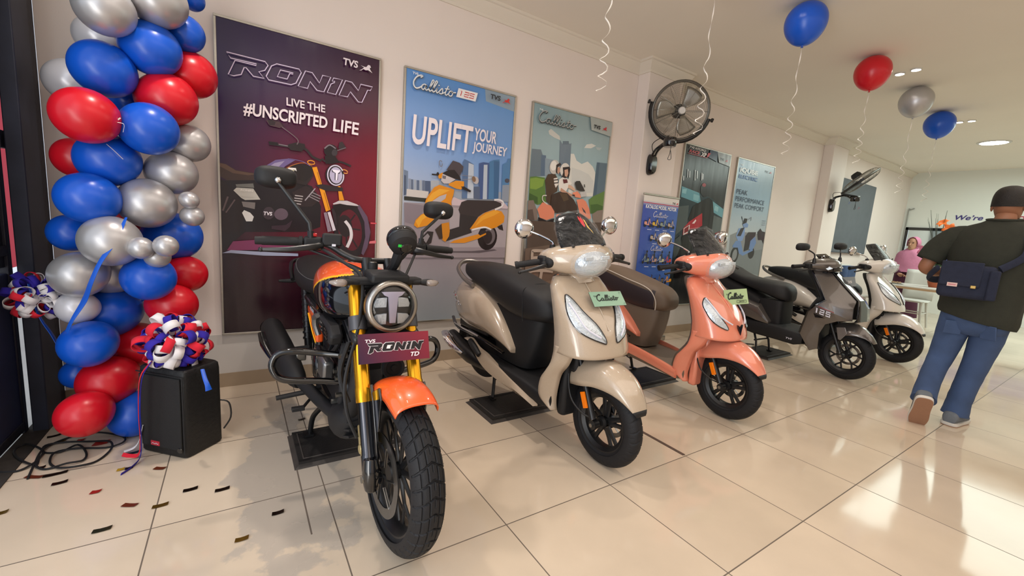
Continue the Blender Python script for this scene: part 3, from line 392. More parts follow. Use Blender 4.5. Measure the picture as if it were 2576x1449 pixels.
ART['P3']=[('p','c4c4bd',[(1.545,2.117),(1.572,2.141),(1.615,2.122),(1.68,2.094),(1.694,2.058),(1.621,2.069),(1.558,2.089)]),('p','cfd0ca',[(2.001,2.035),(2.03,2.073),(2.097,2.091),(2.157,2.08),(2.092,2.045)]),('p','d0cfc8',[(1.823,1.952),(1.877,1.96),(1.917,1.901),(1.987,1.878),(2.063,1.913),(2.138,1.873),(2.181,1.819),(2.189,1.581),(1.85,1.54)]),('p','c3c4c0',[(1.86,1.828),(1.972,1.818),(2.09,1.791),(2.168,1.733),(2.173,1.614),(1.889,1.585)]),('p','a9b6b8',[(2.147,2.066),(2.241,2.073),(2.21,2.043),(2.173,2.045)]),('p','66757f',[(1.373,1.93),(1.474,1.938),(1.498,1.895),(1.517,1.705),(1.372,1.679)]),('p','566a80',[(1.483,1.893),(1.538,1.894),(1.547,1.708),(1.493,1.701)]),('p','8595a0',[(1.53,1.869),(1.622,1.867),(1.628,1.718),(1.542,1.708)]),('p','667684',[(1.689,2.057),(1.718,2.03),(1.823,2.047),(1.83,2.055),(1.842,1.744),(1.71,1.728)]),('p','596a78',[(1.726,2.055),(1.794,2.066),(1.803,2.036),(1.729,2.024)]),('p','5b6e7c',[(2.19,1.922),(2.345,1.931),(2.358,1.597),(2.177,1.58)]),('p','4b5f70',[(2.196,1.923),(2.226,1.923),(2.224,1.585),(2.177,1.58)]),('p','58793a',[(1.372,1.679),(1.439,1.691),(1.544,1.692),(1.563,1.552),(1.582,1.466),(1.484,1.434),(1.378,1.463)]),('p','7c9a42',[(1.374,1.664),(1.44,1.68),(1.54,1.676),(1.527,1.612),(1.451,1.572),(1.382,1.573)]),('p','3d5a2c',[(1.377,1.533),(1.477,1.504),(1.484,1.441),(1.378,1.463)]),('p','5d7d40',[(2.123,1.54),(2.177,1.58),(2.257,1.614),(2.356,1.65),(2.367,1.448),(2.237,1.403),(2.164,1.406)]),('p','43622e',[(2.153,1.492),(2.247,1.508),(2.354,1.491),(2.36,1.447),(2.177,1.402)]),('p','7d6e66',[(1.369,1.463),(1.431,1.472),(1.479,1.386),(1.498,1.291),(1.376,1.283)]),('p','84766c',[(2.189,1.399),(2.256,1.439),(2.347,1.455),(2.353,1.323),(2.213,1.314)]),('p','5a4c46',[(1.372,1.377),(1.429,1.389),(1.459,1.288),(1.376,1.283)]),('p','4a382c',[(1.546,1.669),(1.575,1.727),(1.656,1.745),(1.703,1.695),(1.705,1.583),(1.656,1.553),(1.636,1.443),(1.581,1.474),(1.565,1.584)]),('p','e0d8d0',[(1.646,1.696),(1.691,1.71),(1.708,1.648),(1.681,1.612),(1.662,1.642)]),('s','33282a',[(1.65,1.681),(1.699,1.691)],0.0096),('s','33282a',[(1.657,1.654),(1.705,1.663)],0.0096),('p','bdb8b2',[(1.704,1.805),(1.699,1.781),(1.687,1.761),(1.67,1.745),(1.65,1.737),(1.629,1.737),(1.611,1.744),(1.596,1.759),(1.587,1.779),(1.586,1.802),(1.591,1.824),(1.602,1.845),(1.619,1.86),(1.639,1.869),(1.66,1.869),(1.678,1.862),(1.693,1.848),(1.702,1.828)]),('p','dedad4',[(1.67,1.814),(1.666,1.799),(1.659,1.785),(1.648,1.774),(1.636,1.769),(1.623,1.768),(1.612,1.773),(1.603,1.783),(1.597,1.797),(1.596,1.812),(1.6,1.828),(1.607,1.842),(1.618,1.852),(1.63,1.858),(1.643,1.859),(1.654,1.854),(1.663,1.844),(1.669,1.83)]),('p','2d2426',[(1.663,1.825),(1.707,1.851),(1.725,1.834),(1.681,1.804),(1.682,1.748),(1.665,1.754)]),('p','b88d78',[(1.681,1.804),(1.712,1.808),(1.716,1.769),(1.698,1.743),(1.684,1.757)]),('p','dcd6cf',[(1.714,1.696),(1.763,1.727),(1.83,1.71),(1.878,1.675),(1.839,1.638),(1.811,1.594),(1.726,1.585),(1.708,1.648)]),('p','c9a58e',[(1.836,1.662),(1.881,1.65),(1.929,1.622),(1.92,1.605),(1.862,1.624),(1.829,1.628)]),('p','b98f78',[(1.744,1.619),(1.823,1.587),(1.902,1.57),(1.882,1.551),(1.804,1.56),(1.737,1.586)]),('p','cfcac3',[(1.832,1.793),(1.826,1.771),(1.815,1.75),(1.798,1.735),(1.778,1.727),(1.757,1.727),(1.738,1.734),(1.724,1.749),(1.715,1.768),(1.713,1.791),(1.718,1.813),(1.73,1.833),(1.746,1.848),(1.766,1.856),(1.787,1.857),(1.806,1.85),(1.821,1.836),(1.83,1.816)]),('p','2a2022',[(1.743,1.812),(1.827,1.831),(1.84,1.809),(1.829,1.718),(1.806,1.732),(1.786,1.713),(1.742,1.724),(1.754,1.766)]),('p','c69a84',[(1.767,1.791),(1.808,1.805),(1.819,1.766),(1.806,1.728),(1.778,1.736)]),('p','5c2a2e',[(1.756,1.701),(1.809,1.708),(1.823,1.677),(1.771,1.663)]),('p','3a2c26',[(1.636,1.543),(1.716,1.576),(1.824,1.579),(1.919,1.521),(1.971,1.459),(1.985,1.392),(1.865,1.408),(1.783,1.369),(1.675,1.377),(1.631,1.446)]),('p','52402f',[(1.728,1.569),(1.825,1.57),(1.853,1.515),(1.79,1.493)]),('p','d98468',[(1.478,1.393),(1.532,1.462),(1.637,1.439),(1.686,1.386),(1.685,1.328),(1.6,1.298),(1.516,1.316)]),('p','241c1e',[(1.496,1.319),(1.601,1.29),(1.691,1.321),(1.685,1.28),(1.501,1.268)]),('p','d98468',[(1.713,1.363),(1.826,1.372),(1.787,1.327),(1.714,1.306)]),('s','cfc6c0',[(1.595,1.447),(1.535,1.478),(1.531,1.521),(1.576,1.529)],0.0096),('p','e08a6c',[(1.889,1.585),(1.953,1.608),(2.015,1.564),(2.006,1.546),(1.938,1.548)]),('p','dd8669',[(1.952,1.525),(2.03,1.54),(2.079,1.519),(2.135,1.447),(2.171,1.354),(2.08,1.33),(2.016,1.377)]),('p','4a4448',[(2.029,1.459),(2.079,1.425),(2.101,1.392),(2.057,1.415)]),('p','33302f',[(1.908,1.686),(1.93,1.705),(1.974,1.711),(2.055,1.619),(1.987,1.612),(1.94,1.624)]),('p','b8b6b4',[(1.988,1.604),(2.067,1.612),(2.084,1.571),(2.005,1.555)]),('s','3a3034',[(1.892,1.561),(1.925,1.564)],0.0148),('s','33302f',[(2.035,1.684),(2.044,1.656)],0.0115),('p','54463e',[(1.376,1.283),(1.792,1.287),(2.353,1.323),(2.353,1.277),(2.392,0.446),(1.436,0.468),(1.384,1.14)])]
ART['P3b']=[('p','6b5a4f',[(1.372,1.017),(2.366,1.168),(2.381,0.981),(1.378,0.851)]),('p','7a685b',[(1.383,0.904),(2.384,1.041),(2.399,0.852),(1.389,0.736)]),('p','6f5e52',[(1.393,0.79),(2.402,0.912),(2.417,0.721),(1.399,0.62)]),('p','7d6b5e',[(1.404,0.674),(2.421,0.782),(2.436,0.589),(1.41,0.503)]),('p','6a594e',[(1.414,0.557),(2.439,0.65),(2.455,0.455),(1.421,0.384)])]
ART['P4']=[('p','20343c',[(3.59,1.712),(3.59,1.848),(3.867,1.809),(4.271,1.754),(4.552,1.642),(4.604,1.3),(3.6,1.251)]),('p','5f98a6',[(3.61,1.839),(3.97,1.796),(4.041,1.66),(3.618,1.715)]),('p','86b9c2',[(3.627,1.807),(3.71,1.816),(3.703,1.758),(3.627,1.762)]),('p','7fb2bc',[(3.855,1.773),(3.977,1.762),(3.973,1.69),(3.86,1.703)]),('p','6ba3b0',[(4.255,1.728),(4.541,1.641),(4.547,1.527),(4.311,1.585)]),('p','8fc0c8',[(4.344,1.674),(4.425,1.656),(4.419,1.593),(4.337,1.612)]),('p','4a5658',[(3.567,1.596),(3.789,1.627),(3.803,1.38),(3.6,1.251)]),('p','5a6566',[(4.32,1.548),(4.572,1.516),(4.593,1.299),(4.355,1.313)]),('p','121114',[(4.05,1.709),(4.185,1.758),(4.279,1.718),(4.341,1.55),(4.346,1.35),(4.159,1.328),(3.807,1.451),(3.869,1.622)]),('p','17151a',[(4.162,1.852),(4.164,1.821),(4.154,1.793),(4.134,1.771),(4.107,1.758),(4.075,1.755),(4.043,1.762),(4.015,1.779),(3.994,1.804),(3.981,1.833),(3.98,1.863),(3.99,1.891),(4.009,1.913),(4.036,1.926),(4.067,1.93),(4.099,1.923),(4.128,1.906),(4.15,1.881)]),('p','8c1f2c',[(4.083,1.906),(4.083,1.897),(4.077,1.89),(4.068,1.883),(4.055,1.879),(4.041,1.878),(4.028,1.879),(4.016,1.883),(4.008,1.889),(4.003,1.897),(4.004,1.905),(4.009,1.912),(4.019,1.919),(4.031,1.923),(4.045,1.925),(4.059,1.923),(4.07,1.919),(4.079,1.913)]),('p','a81f30',[(3.733,1.34),(3.831,1.429),(4.081,1.555),(4.117,1.399),(3.881,1.289),(3.741,1.258)]),('p','d8d4d2',[(3.743,1.341),(3.858,1.395),(3.859,1.3),(3.751,1.258)]),('p','7c1622',[(3.754,1.336),(3.841,1.382),(3.841,1.311),(3.762,1.277)]),('p','ecd8d8',[(3.895,1.41),(3.962,1.468),(3.976,1.451),(3.944,1.413)]),('p','9a2434',[(4.379,1.302),(4.524,1.347),(4.596,1.287),(4.46,1.242)]),('p','101013',[(3.734,1.246),(3.884,1.277),(4.349,1.338),(4.591,1.26),(4.824,0.709),(3.669,0.717),(3.685,1.017)]),('p','3c4648',[(3.574,1.191),(3.694,1.256),(3.737,1.139),(3.671,0.993),(3.6,0.968)]),('p','dfe8ea',[(3.669,2.05),(3.683,2.047),(3.698,1.952),(3.685,1.95)]),('p','dfe8ea',[(3.711,2.033),(3.725,2.03),(3.735,1.956),(3.722,1.955)]),('p','dfe8ea',[(3.812,2.057),(3.826,2.054),(3.847,1.935),(3.834,1.933)]),('p','dfe8ea',[(3.856,2.051),(3.871,2.049),(3.884,1.962),(3.871,1.961)]),('p','dfe8ea',[(3.954,2.041),(3.969,2.038),(3.983,1.951),(3.969,1.949)]),('p','dfe8ea',[(3.98,2.032),(3.995,2.03),(4.004,1.965),(3.99,1.963)]),('p','dfe8ea',[(3.603,1.963),(3.617,1.96),(3.622,1.909),(3.609,1.907)])]
ART['P5']=[('p','8b9294',[(4.788,1.309),(4.989,1.372),(5.786,1.357),(5.816,0.703),(4.844,0.911)]),('p','7a8386',[(4.881,1.046),(5.796,1.141),(5.803,0.746),(4.878,0.871)]),('p','1c1d20',[(5.071,1.032),(5.06,0.992),(5.038,0.959),(5.007,0.935),(4.971,0.924),(4.936,0.928),(4.904,0.945),(4.88,0.974),(4.866,1.011),(4.865,1.051),(4.876,1.09),(4.897,1.123),(4.928,1.147),(4.963,1.158),(4.999,1.155),(5.031,1.139),(5.056,1.11),(5.07,1.073)]),('p','8a8f92',[(5.031,1.036),(5.025,1.009),(5.011,0.986),(4.993,0.97),(4.973,0.962),(4.952,0.964),(4.934,0.976),(4.921,0.995),(4.914,1.02),(4.913,1.047),(4.92,1.074),(4.933,1.097),(4.951,1.113),(4.971,1.121),(4.991,1.119),(5.01,1.108),(5.023,1.089),(5.031,1.064)]),('p','1c1d20',[(5.483,1.074),(5.477,1.045),(5.461,1.02),(5.437,1.002),(5.408,0.994),(5.379,0.996),(5.352,1.008),(5.33,1.029),(5.317,1.056),(5.313,1.085),(5.319,1.114),(5.335,1.139),(5.358,1.157),(5.386,1.165),(5.416,1.164),(5.443,1.152),(5.465,1.131),(5.479,1.104)]),('p','6f8fc0',[(4.885,1.167),(4.952,1.237),(5.074,1.242),(5.181,1.081),(5.389,1.129),(5.445,1.116),(5.182,1.033),(5.072,1.065),(5.026,1.145),(4.904,1.141)]),('p','7f9fd0',[(4.934,1.303),(4.978,1.412),(5.134,1.434),(5.151,1.327),(5.111,1.243),(5.0,1.239)]),('p','2c2c30',[(4.958,1.304),(5.027,1.414),(5.122,1.433),(5.056,1.308)]),('p','28282b',[(5.18,1.314),(5.241,1.372),(5.448,1.383),(5.438,1.326),(5.327,1.252),(5.31,1.126),(5.19,1.095),(5.194,1.219)]),('p','6d8dbe',[(5.327,1.252),(5.44,1.32),(5.492,1.231),(5.419,1.116),(5.323,1.127)]),('p','7898c8',[(5.061,1.47),(5.124,1.514),(5.21,1.479),(5.197,1.438),(5.097,1.432)]),('p','26262a',[(5.049,1.469),(5.087,1.559),(5.163,1.557),(5.153,1.503)]),('s','5a6068',[(5.029,1.541),(5.006,1.579),(5.066,1.497)],0.0104),('s','8a9098',[(5.191,1.546),(5.258,1.584),(5.258,1.537)],0.0108),('p','26262a',[(5.534,1.275),(5.487,1.385),(5.551,1.444),(5.604,1.405),(5.704,1.396),(5.76,1.241),(5.7,1.224),(5.642,1.279)])]
# ================================================================= posters
def ink_mat(name, rough, bump):
    m = bpy.data.materials.new(name); m.use_nodes = True
    nt = m.node_tree; N = nt.nodes; L = nt.links; b = N['Principled BSDF']
    a = N.new('ShaderNodeAttribute'); a.attribute_name = 'Col'
    L.new(a.outputs['Color'], b.inputs['Base Color']); b.inputs['Roughness'].default_value = rough
    if bump:
        tc = N.new('ShaderNodeTexCoord'); mp = N.new('ShaderNodeMapping'); mp.inputs['Scale'].default_value = (9, 9, 1.3)
        no = N.new('ShaderNodeTexNoise'); no.inputs['Scale'].default_value = 1.; no.inputs['Detail'].default_value = 1
        L.new(tc.outputs['Object'], mp.inputs[0]); L.new(mp.outputs[0], no.inputs['Vector'])
        bp = N.new('ShaderNodeBump'); bp.inputs['Strength'].default_value = bump; bp.inputs['Distance'].default_value = .02
        L.new(no.outputs['Fac'], bp.inputs['Height']); L.new(bp.outputs[0], b.inputs['Normal'])
    return m
m_ink = ink_mat('printed_vinyl', .22, .25)
m_inkm = ink_mat('printed_card', .55, 0)
m_alu = mat('brushed_aluminium', 'b5b2aa', .35, 1., var=.1, vscale=40)

class Art(M):
    """flat printed picture: a colour for each shape, stacked in thin layers"""
    def __init__(s, y0, dy=-.0003, o=(0, 0, 0), ex=(1, 0, 0), ey=(0, 0, 1), n=(0, -1, 0)):
        super().__init__(); s.o, s.ex, s.ey, s.n = V(o) + V(n) * y0 if y0 else V(o), V(ex), V(ey), V(n); s.k = 0; s.cols = []
    def _o(s):
        s.k += 1
        return s.o + s.n * (.0003 * s.k)
    def _c(s, c):
        s.cols += [lin(c)] * (len(s.f) - len(s.cols))
    def p(s, c, pts): s.poly(pts, s._o(), s.ex, s.ey); s._c(c)
    def st(s, c, pts, w, sm=4, closed=False): s.stroke(pts, w, s._o(), s.ex, s.ey, sm, closed=closed); s._c(c)
    def tx(s, c, t, x, z, w, h, bold=0., shear=0., slope=0.):
        s.text(t, s._o() + s.ex * x + s.ey * z, s.ex + s.ey * slope, s.ey, w, h, bold, shear); s._c(c)
    def items(s, L, x0, x1, z0=.378, z1=2.333):
        c = lambda P: [(min(max(x, x0 + .012), x1 - .012), min(max(z, z0), z1)) for x, z in P]
        for it in L:
            if it[0] == 'p': s.p(it[1], c(it[2]))
            else: s.st(it[1], c(it[2]), it[3])
    def make(s, name, m, parent):
        o = s.build(name, m, parent, ang=0, flip=False)
        a = o.data.attributes.new('Col', 'FLOAT_COLOR', 'CORNER')
        buf = []
        for f, c in zip(s.f, s.cols): buf += list(c) * len(f)
        a.data.foreach_set('color', buf)
        return o
def grad_print(name, x0, x1, z0, z1, o, ex, ey, rows, m, parent, n=14):
    """rows: (height fraction, left colour, right colour) from bottom to top, blended"""
    mm = M(); o, ex, ey = V(o), V(ex), V(ey); cols = []; P = []
    for i in range(n * 2 + 1):
        t = i / (n * 2)
        for a, b in zip(rows, rows[1:]):
            if t <= b[0] + 1e-9: break
        q = 0 if b[0] == a[0] else min(1, max(0, (t - a[0]) / (b[0] - a[0])))
        cl = [u + (w - u) * q for u, w in zip(lin(a[1]), lin(b[1]))]; cr = [u + (w - u) * q for u, w in zip(lin(a[2]), lin(b[2]))]
        row = []
        for j in range(n + 1):
            u = j / n; row.append(o + ex * (x0 + (x1 - x0) * u) + ey * (z0 + (z1 - z0) * t)); cols.append([g + (h - g) * u for g, h in zip(cl, cr)])
        P.append(row)
    ob = mm.grid(P).build(name, m, parent, ang=0, flip=False)
    a = ob.data.attributes.new('Col', 'FLOAT_COLOR', 'POINT')
    a.data.foreach_set('color', [c for cc in cols for c in cc])
    return ob
# --- lettering: script word, normalised to a unit box
CAL = [[(.13, .86), (.17, .97), (.13, 1.0), (.05, .85), (.0, .5), (.02, .2), (.08, .06), (.15, .15), (.2, .3)],
       [(.29, .4), (.25, .46), (.2, .35), (.2, .15), (.24, .08), (.28, .3), (.3, .42), (.28, .2), (.31, .08), (.36, .22)],
       [(.36, .22), (.43, .7), (.44, .85), (.41, .88), (.385, .6), (.37, .2), (.39, .07), (.44, .2)],
       [(.44, .2), (.51, .7), (.52, .85), (.49, .88), (.465, .6), (.45, .2), (.47, .07), (.52, .2)],
       [(.52, .2), (.55, .42), (.54, .2), (.56, .07), (.6, .2)],
       [(.6, .2), (.66, .47), (.68, .3), (.68, .12), (.64, .07), (.61, .12)], [(.68, .12), (.72, .2), (.76, .3)],
       [(.79, .75), (.76, .4), (.75, .15), (.78, .07), (.82, .2)], [(.72, .5), (.83, .54)],
       [(.89, .44), (.85, .4), (.83, .2), (.86, .08), (.91, .12), (.92, .35), (.89, .44), (.91, .36), (1.0, .42)]]
CAL_DOT = (.57, .62)
def callisto(A, c, x, z, w, h, wt=.055, slope=0.):
    sh = .28
    f = lambda q: (x + (q[0] + sh * (q[1] - .5) * h / w * .6) * w, z + q[1] * h + slope * q[0] * w)
    for i, s_ in enumerate(CAL):
        A.st(c, [f(q) for q in s_], wt * h * (1.9 if i == 0 else 1.5))
    dx, dz = f(CAL_DOT); r = wt * h
    A.p(c, [(dx + r * cos(a * .9), dz + r * sin(a * .9)) for a in range(7)])
def norm(pl, box=None):
    xs = [p[0] for q in ART['RONIN'] for p in q]; zs = [p[1] for q in ART['RONIN'] for p in q]
    return lambda p: ((p[0] - min(xs)) / (max(xs) - min(xs)), (p[1] - min(zs)) / (max(zs) - min(zs)))
def ronin(A, x, z, w, h, line, fill=None, wt=.01):
    f = norm(None); g = lambda q: (x + f(q)[0] * w, z + f(q)[1] * h)
    for q in ART['RONIN'] + ART['RONIN_IN']:
        A.st(line, [g(p) for p in q], wt, 0, True)
    if fill:
        for q in ART['RONIN']: A.p(fill, [g(p) for p in q])
        for q in ART['RONIN_IN']: A.p(line, [g(p) for p in q])
def horse(A, c, x, z, w, h):
    H = ART['HORSE']; xs = [p[0] for p in H]; zs = [p[1] for p in H]
    A.p(c, [(x + (p[0] - min(xs)) / (max(xs) - min(xs)) * w, z + (p[1] - min(zs)) / (max(zs) - min(zs)) * h) for p in H])
def tvs(A, x, z, h, c, hc):
    A.tx(c, 'TVS', x, z, h * 2.3, h, .03, .12); horse(A, hc, x + h * 2.55, z - h * .1, h * 2.1, h * 1.15)
N125 = {'1': [(.1, .95), (.3, 1.0), (.3, 0)], '2': [(0, .95), (.9, .95), (.9, .5), (.05, .5), (.05, .05), (.95, .05)], '5': [(.95, .95), (.05, .95), (.05, .52), (.9, .52), (.9, .05), (0, .05)]}
def n125(A, c, x, z, w, h, sh=.25, wt=.17, slope=0):
    for i, ch in enumerate('125'):
        q = [(x + w * (.34 * i * .95 + .3 * px - (.02 if i else -.02)) + sh * pz * h, z + pz * h + slope * w * .34 * i) for px, pz in N125[ch]]
        A.st(c, q, wt * h, 0)

def poster(label, x0, x1, rows, fill, z0=.365, z1=2.345, y=2.03, th=.03, m=m_ink):
    t = thing('framed_poster', label, 'poster', ((x0 + x1) / 2, y, z0), group=None)
    off = V((-(x0 + x1) / 2, -y, -z0))
    fr = M(); w = .014; yc = y - th / 2
    fr.box(V(((x0 + x1) / 2, yc, z0 + w / 2)) + off, (x1 - x0, th, w)); fr.box(V(((x0 + x1) / 2, yc, z1 - w / 2)) + off, (x1 - x0, th, w))
    fr.box(V((x0 + w / 2, yc, (z0 + z1) / 2)) + off, (w, th, z1 - z0 - 2 * w)); fr.box(V((x1 - w / 2, yc, (z0 + z1) / 2)) + off, (w, th, z1 - z0 - 2 * w))
    fr.build('frame', m_alu, t, ang=0, bev=.002)
    grad_print('print', x0 + w * .7, x1 - w * .7, z0 + w * .7, z1 - w * .7, V((0, y - th + .006, 0)) + off, X, Z, rows, m, t)
    A = Art(0, o=V((0, y - th + .0055, 0)) + off); fill(A)
    A.make('printed_artwork', m, t)
    return t
def f1(A):
    for q in ART['RONIN']: pass
    A.items(ART['P1'], -1.004, -0.008)
    for q in ART['RONIN'] + ART['RONIN_IN']: A.st('d9c8e6', q, .006, 0, True)
    A.tx('f0e4ec', 'TVS', -.272, 2.232, .098, .047, .03, .1); horse(A, 'f0e4ec', -.165, 2.222, .09, .05)
    A.tx('f0e2ea', 'LIVE THE', -.62, 1.893, .235, .05, .02, 0)
    A.tx('f2e6ec', '#UNSCRIPTED', -.86, 1.782, .49, .085, .025, .08); A.tx('f2e6ec', 'LIFE', -.335, 1.782, .175, .085, .02, .08)
    A.tx('e6dfe6', 'TVS', -.758, 1.172, .05, .024, .03, .15)
    A.tx('d8d2cc', 'RONIN', -.885, 1.317, .07, .012, .03, .2)
poster('tall dark purple and red poster of a black motorcycle reading LIVE THE UNSCRIPTED LIFE', -1.004, -.008,
       [(0, '20101a', '3a0f1c'), (.2, '1d0f1b', '4a1020'), (.4, '2a0f24', '7a1226'), (.62, '28103a', '7c1428'), (.85, '241350', '48122e'), (1, '201248', '33122e')], f1)
def f2(A):
    A.p('8fa3b4', [(.852, 2.338), (1.155, 2.338), (1.155, 2.21), (.868, 2.238)])
    A.items(ART['P2'], 0.166, 1.166)
    A.tx('eef2f6', 'TVS', .222, 2.293, .045, .018, .03)
    callisto(A, '4c5a6c', .234, 2.188, .35, .105, .06); callisto(A, 'e8ecef', .232, 2.193, .35, .105, .05)
    A.p('f2efef', [(.60, 2.276), (.775, 2.276), (.757, 2.206), (.583, 2.206)]); n125(A, 'c8202c', .605, 2.222, .145, .038)
    A.tx('20242c', 'TVS', .895, 2.258, .098, .04, .03, .1); horse(A, 'd0342c', 1.01, 2.25, .085, .045)
    A.tx('f1e6ea', 'UPLIFT', .232, 1.788, .52, .218, .02, .1)
    A.tx('f1e6ea', 'YOUR', .765, 1.902, .21, .1, .02, .1); A.tx('f1e6ea', 'JOURNEY', .752, 1.79, .34, .1, .015, .1)
poster('light blue poster of a yellow scooter before city towers reading UPLIFT YOUR JOURNEY', .166, 1.166,
       [(0, '9aa2a8', '929ca4'), (.28, '94898f', '94898f'), (.5, 'b4bccb', '8ba2c4'), (.7, '8ba9d8', '6f9ad2'), (1, '5b93d6', '5d93d0')], f2)
def f3(A):
    A.items(ART['P3'], 1.348, 2.347)
    A.items(ART['P3b'], 1.348, 2.347)
    A.p('a9b1ae', [(2.03, 2.335), (2.337, 2.335), (2.337, 2.195), (2.06, 2.215)])
    A.tx('e6ebe8', 'TVS', 1.412, 2.274, .042, .016, .03)
    callisto(A, '3a3f42', 1.42, 2.166, .44, .11, .075); callisto(A, 'a9adab', 1.417, 2.171, .44, .11, .04)
    A.tx('25262a', 'TVS', 2.084, 2.235, .088, .036, .03, .1); horse(A, 'c42c34', 2.196, 2.232, .07, .04)
    A.st('b3a294', [(1.46, .86), (1.45, .98), (1.47, 1.0), (1.6, 1.0), (1.69, .99)], .03); A.st('b3a294', [(1.44, .93), (1.56, .94)], .026)
    A.st('b3a294', [(1.41, .72), (1.44, .8), (1.6, .81), (1.72, .8)], .03); A.st('b3a294', [(1.58, .81), (1.555, .6), (1.53, .55), (1.47, .56)], .034)
    A.st('b3a294', [(1.7, .62), (1.65, .66), (1.63, .6), (1.66, .55), (1.71, .57), (1.72, .64), (1.69, .66)], .028)
    A.st('b3a294', [(1.77, .66), (1.76, .58), (1.8, .55), (1.84, .66), (1.84, .56), (1.88, .56)], .028)
    A.st('b3a294', [(1.93, .74), (1.9, .6), (1.94, .55), (1.98, .58)], .028)
poster('grey green poster of two helmeted riders on a coral scooter under a cloudy sky', 1.348, 2.347,
       [(0, '6b5c50', '64564c'), (.3, '7a6c62', '70645a'), (.45, '9fb0b4', '9fb2b6'), (.7, '96acb0', '8fabb4'), (1, '8ba6ac', '98aaac')], f3)
def f4(A):
    A.items(ART['P4'], 3.574, 4.556)
    A.p('1c2440', [(4.07, 2.335), (4.23, 2.335), (4.25, 2.21), (4.05, 2.24)]); A.p('8d9294', [(4.228, 2.333), (4.54, 2.333), (4.54, 2.19), (4.285, 2.21)])
    A.tx('d8d4d2', 'TVS NTORQ', 3.65, 2.288, .33, .03, .03, .3); A.tx('b83038', 'RACE', 3.65, 2.243, .22, .036, .04, .3); A.tx('e8e4e2', 'XP', 3.885, 2.233, .12, .048, .04, .3)
    A.p('b83038', [(3.64, 2.232), (4.03, 2.232), (4.02, 2.226), (3.64, 2.226)]); A.p('c23038', [(4.03, 2.29), (4.09, 2.295), (4.04, 2.24), (4.01, 2.24)])
    A.tx('22242a', 'TVS', 4.3, 2.238, .09, .035, .03, .1); horse(A, 'c42c34', 4.41, 2.233, .07, .035)
poster('dark poster of a red sport scooter with a black clad rider beside the first pillar', 3.574, 4.556,
       [(0, '15161a', '1a1b1e'), (.4, '2e3a3e', '343e40'), (.6, '26363c', '2a3236'), (.72, '242a2e', '24282a'), (1, '2a2c2e', '2b2c2c')], f4)
def f5(A):
    A.items(ART['P5'], 4.724, 5.713)
    A.tx('dfe8ee', 'TVS', 4.79, 2.245, .07, .02, .03); A.tx('dbe6ee', 'iQUBE', 4.795, 2.15, .46, .075, .05); A.tx('3c6ab0', 'ELECTRIC', 4.795, 2.08, .47, .05, .03)
    A.tx('2f3c55', 'PEAK', 4.79, 1.872, .275, .062, .0); A.tx('2f3c55', 'PERFORMANCE', 4.79, 1.777, .75, .062, -.005); A.tx('2f3c55', 'PEAK COMFORT', 4.79, 1.685, .77, .062, -.005)
    A.tx('2b3044', 'TVS', 5.44, 2.23, .085, .03, .03, .1); horse(A, 'c42c34', 5.55, 2.227, .07, .033)
    for i in range(3): A.p('6a7688', [(5.56, 1.56 - i * .03), (5.66, 1.562 - i * .03), (5.66, 1.556 - i * .03), (5.56, 1.554 - i * .03)])
poster('pale blue poster of a blue electric scooter reading PEAK PERFORMANCE PEAK COMFORT', 4.724, 5.713,
       [(0, '8f9694', '8a9494'), (.3, 'a9b2b4', 'a2acae'), (.5, 'b9c6cc', 'b4c2c8'), (.75, '93b4cc', '9cbace'), (1, '8fb2d0', 'a4bccc')], f5)

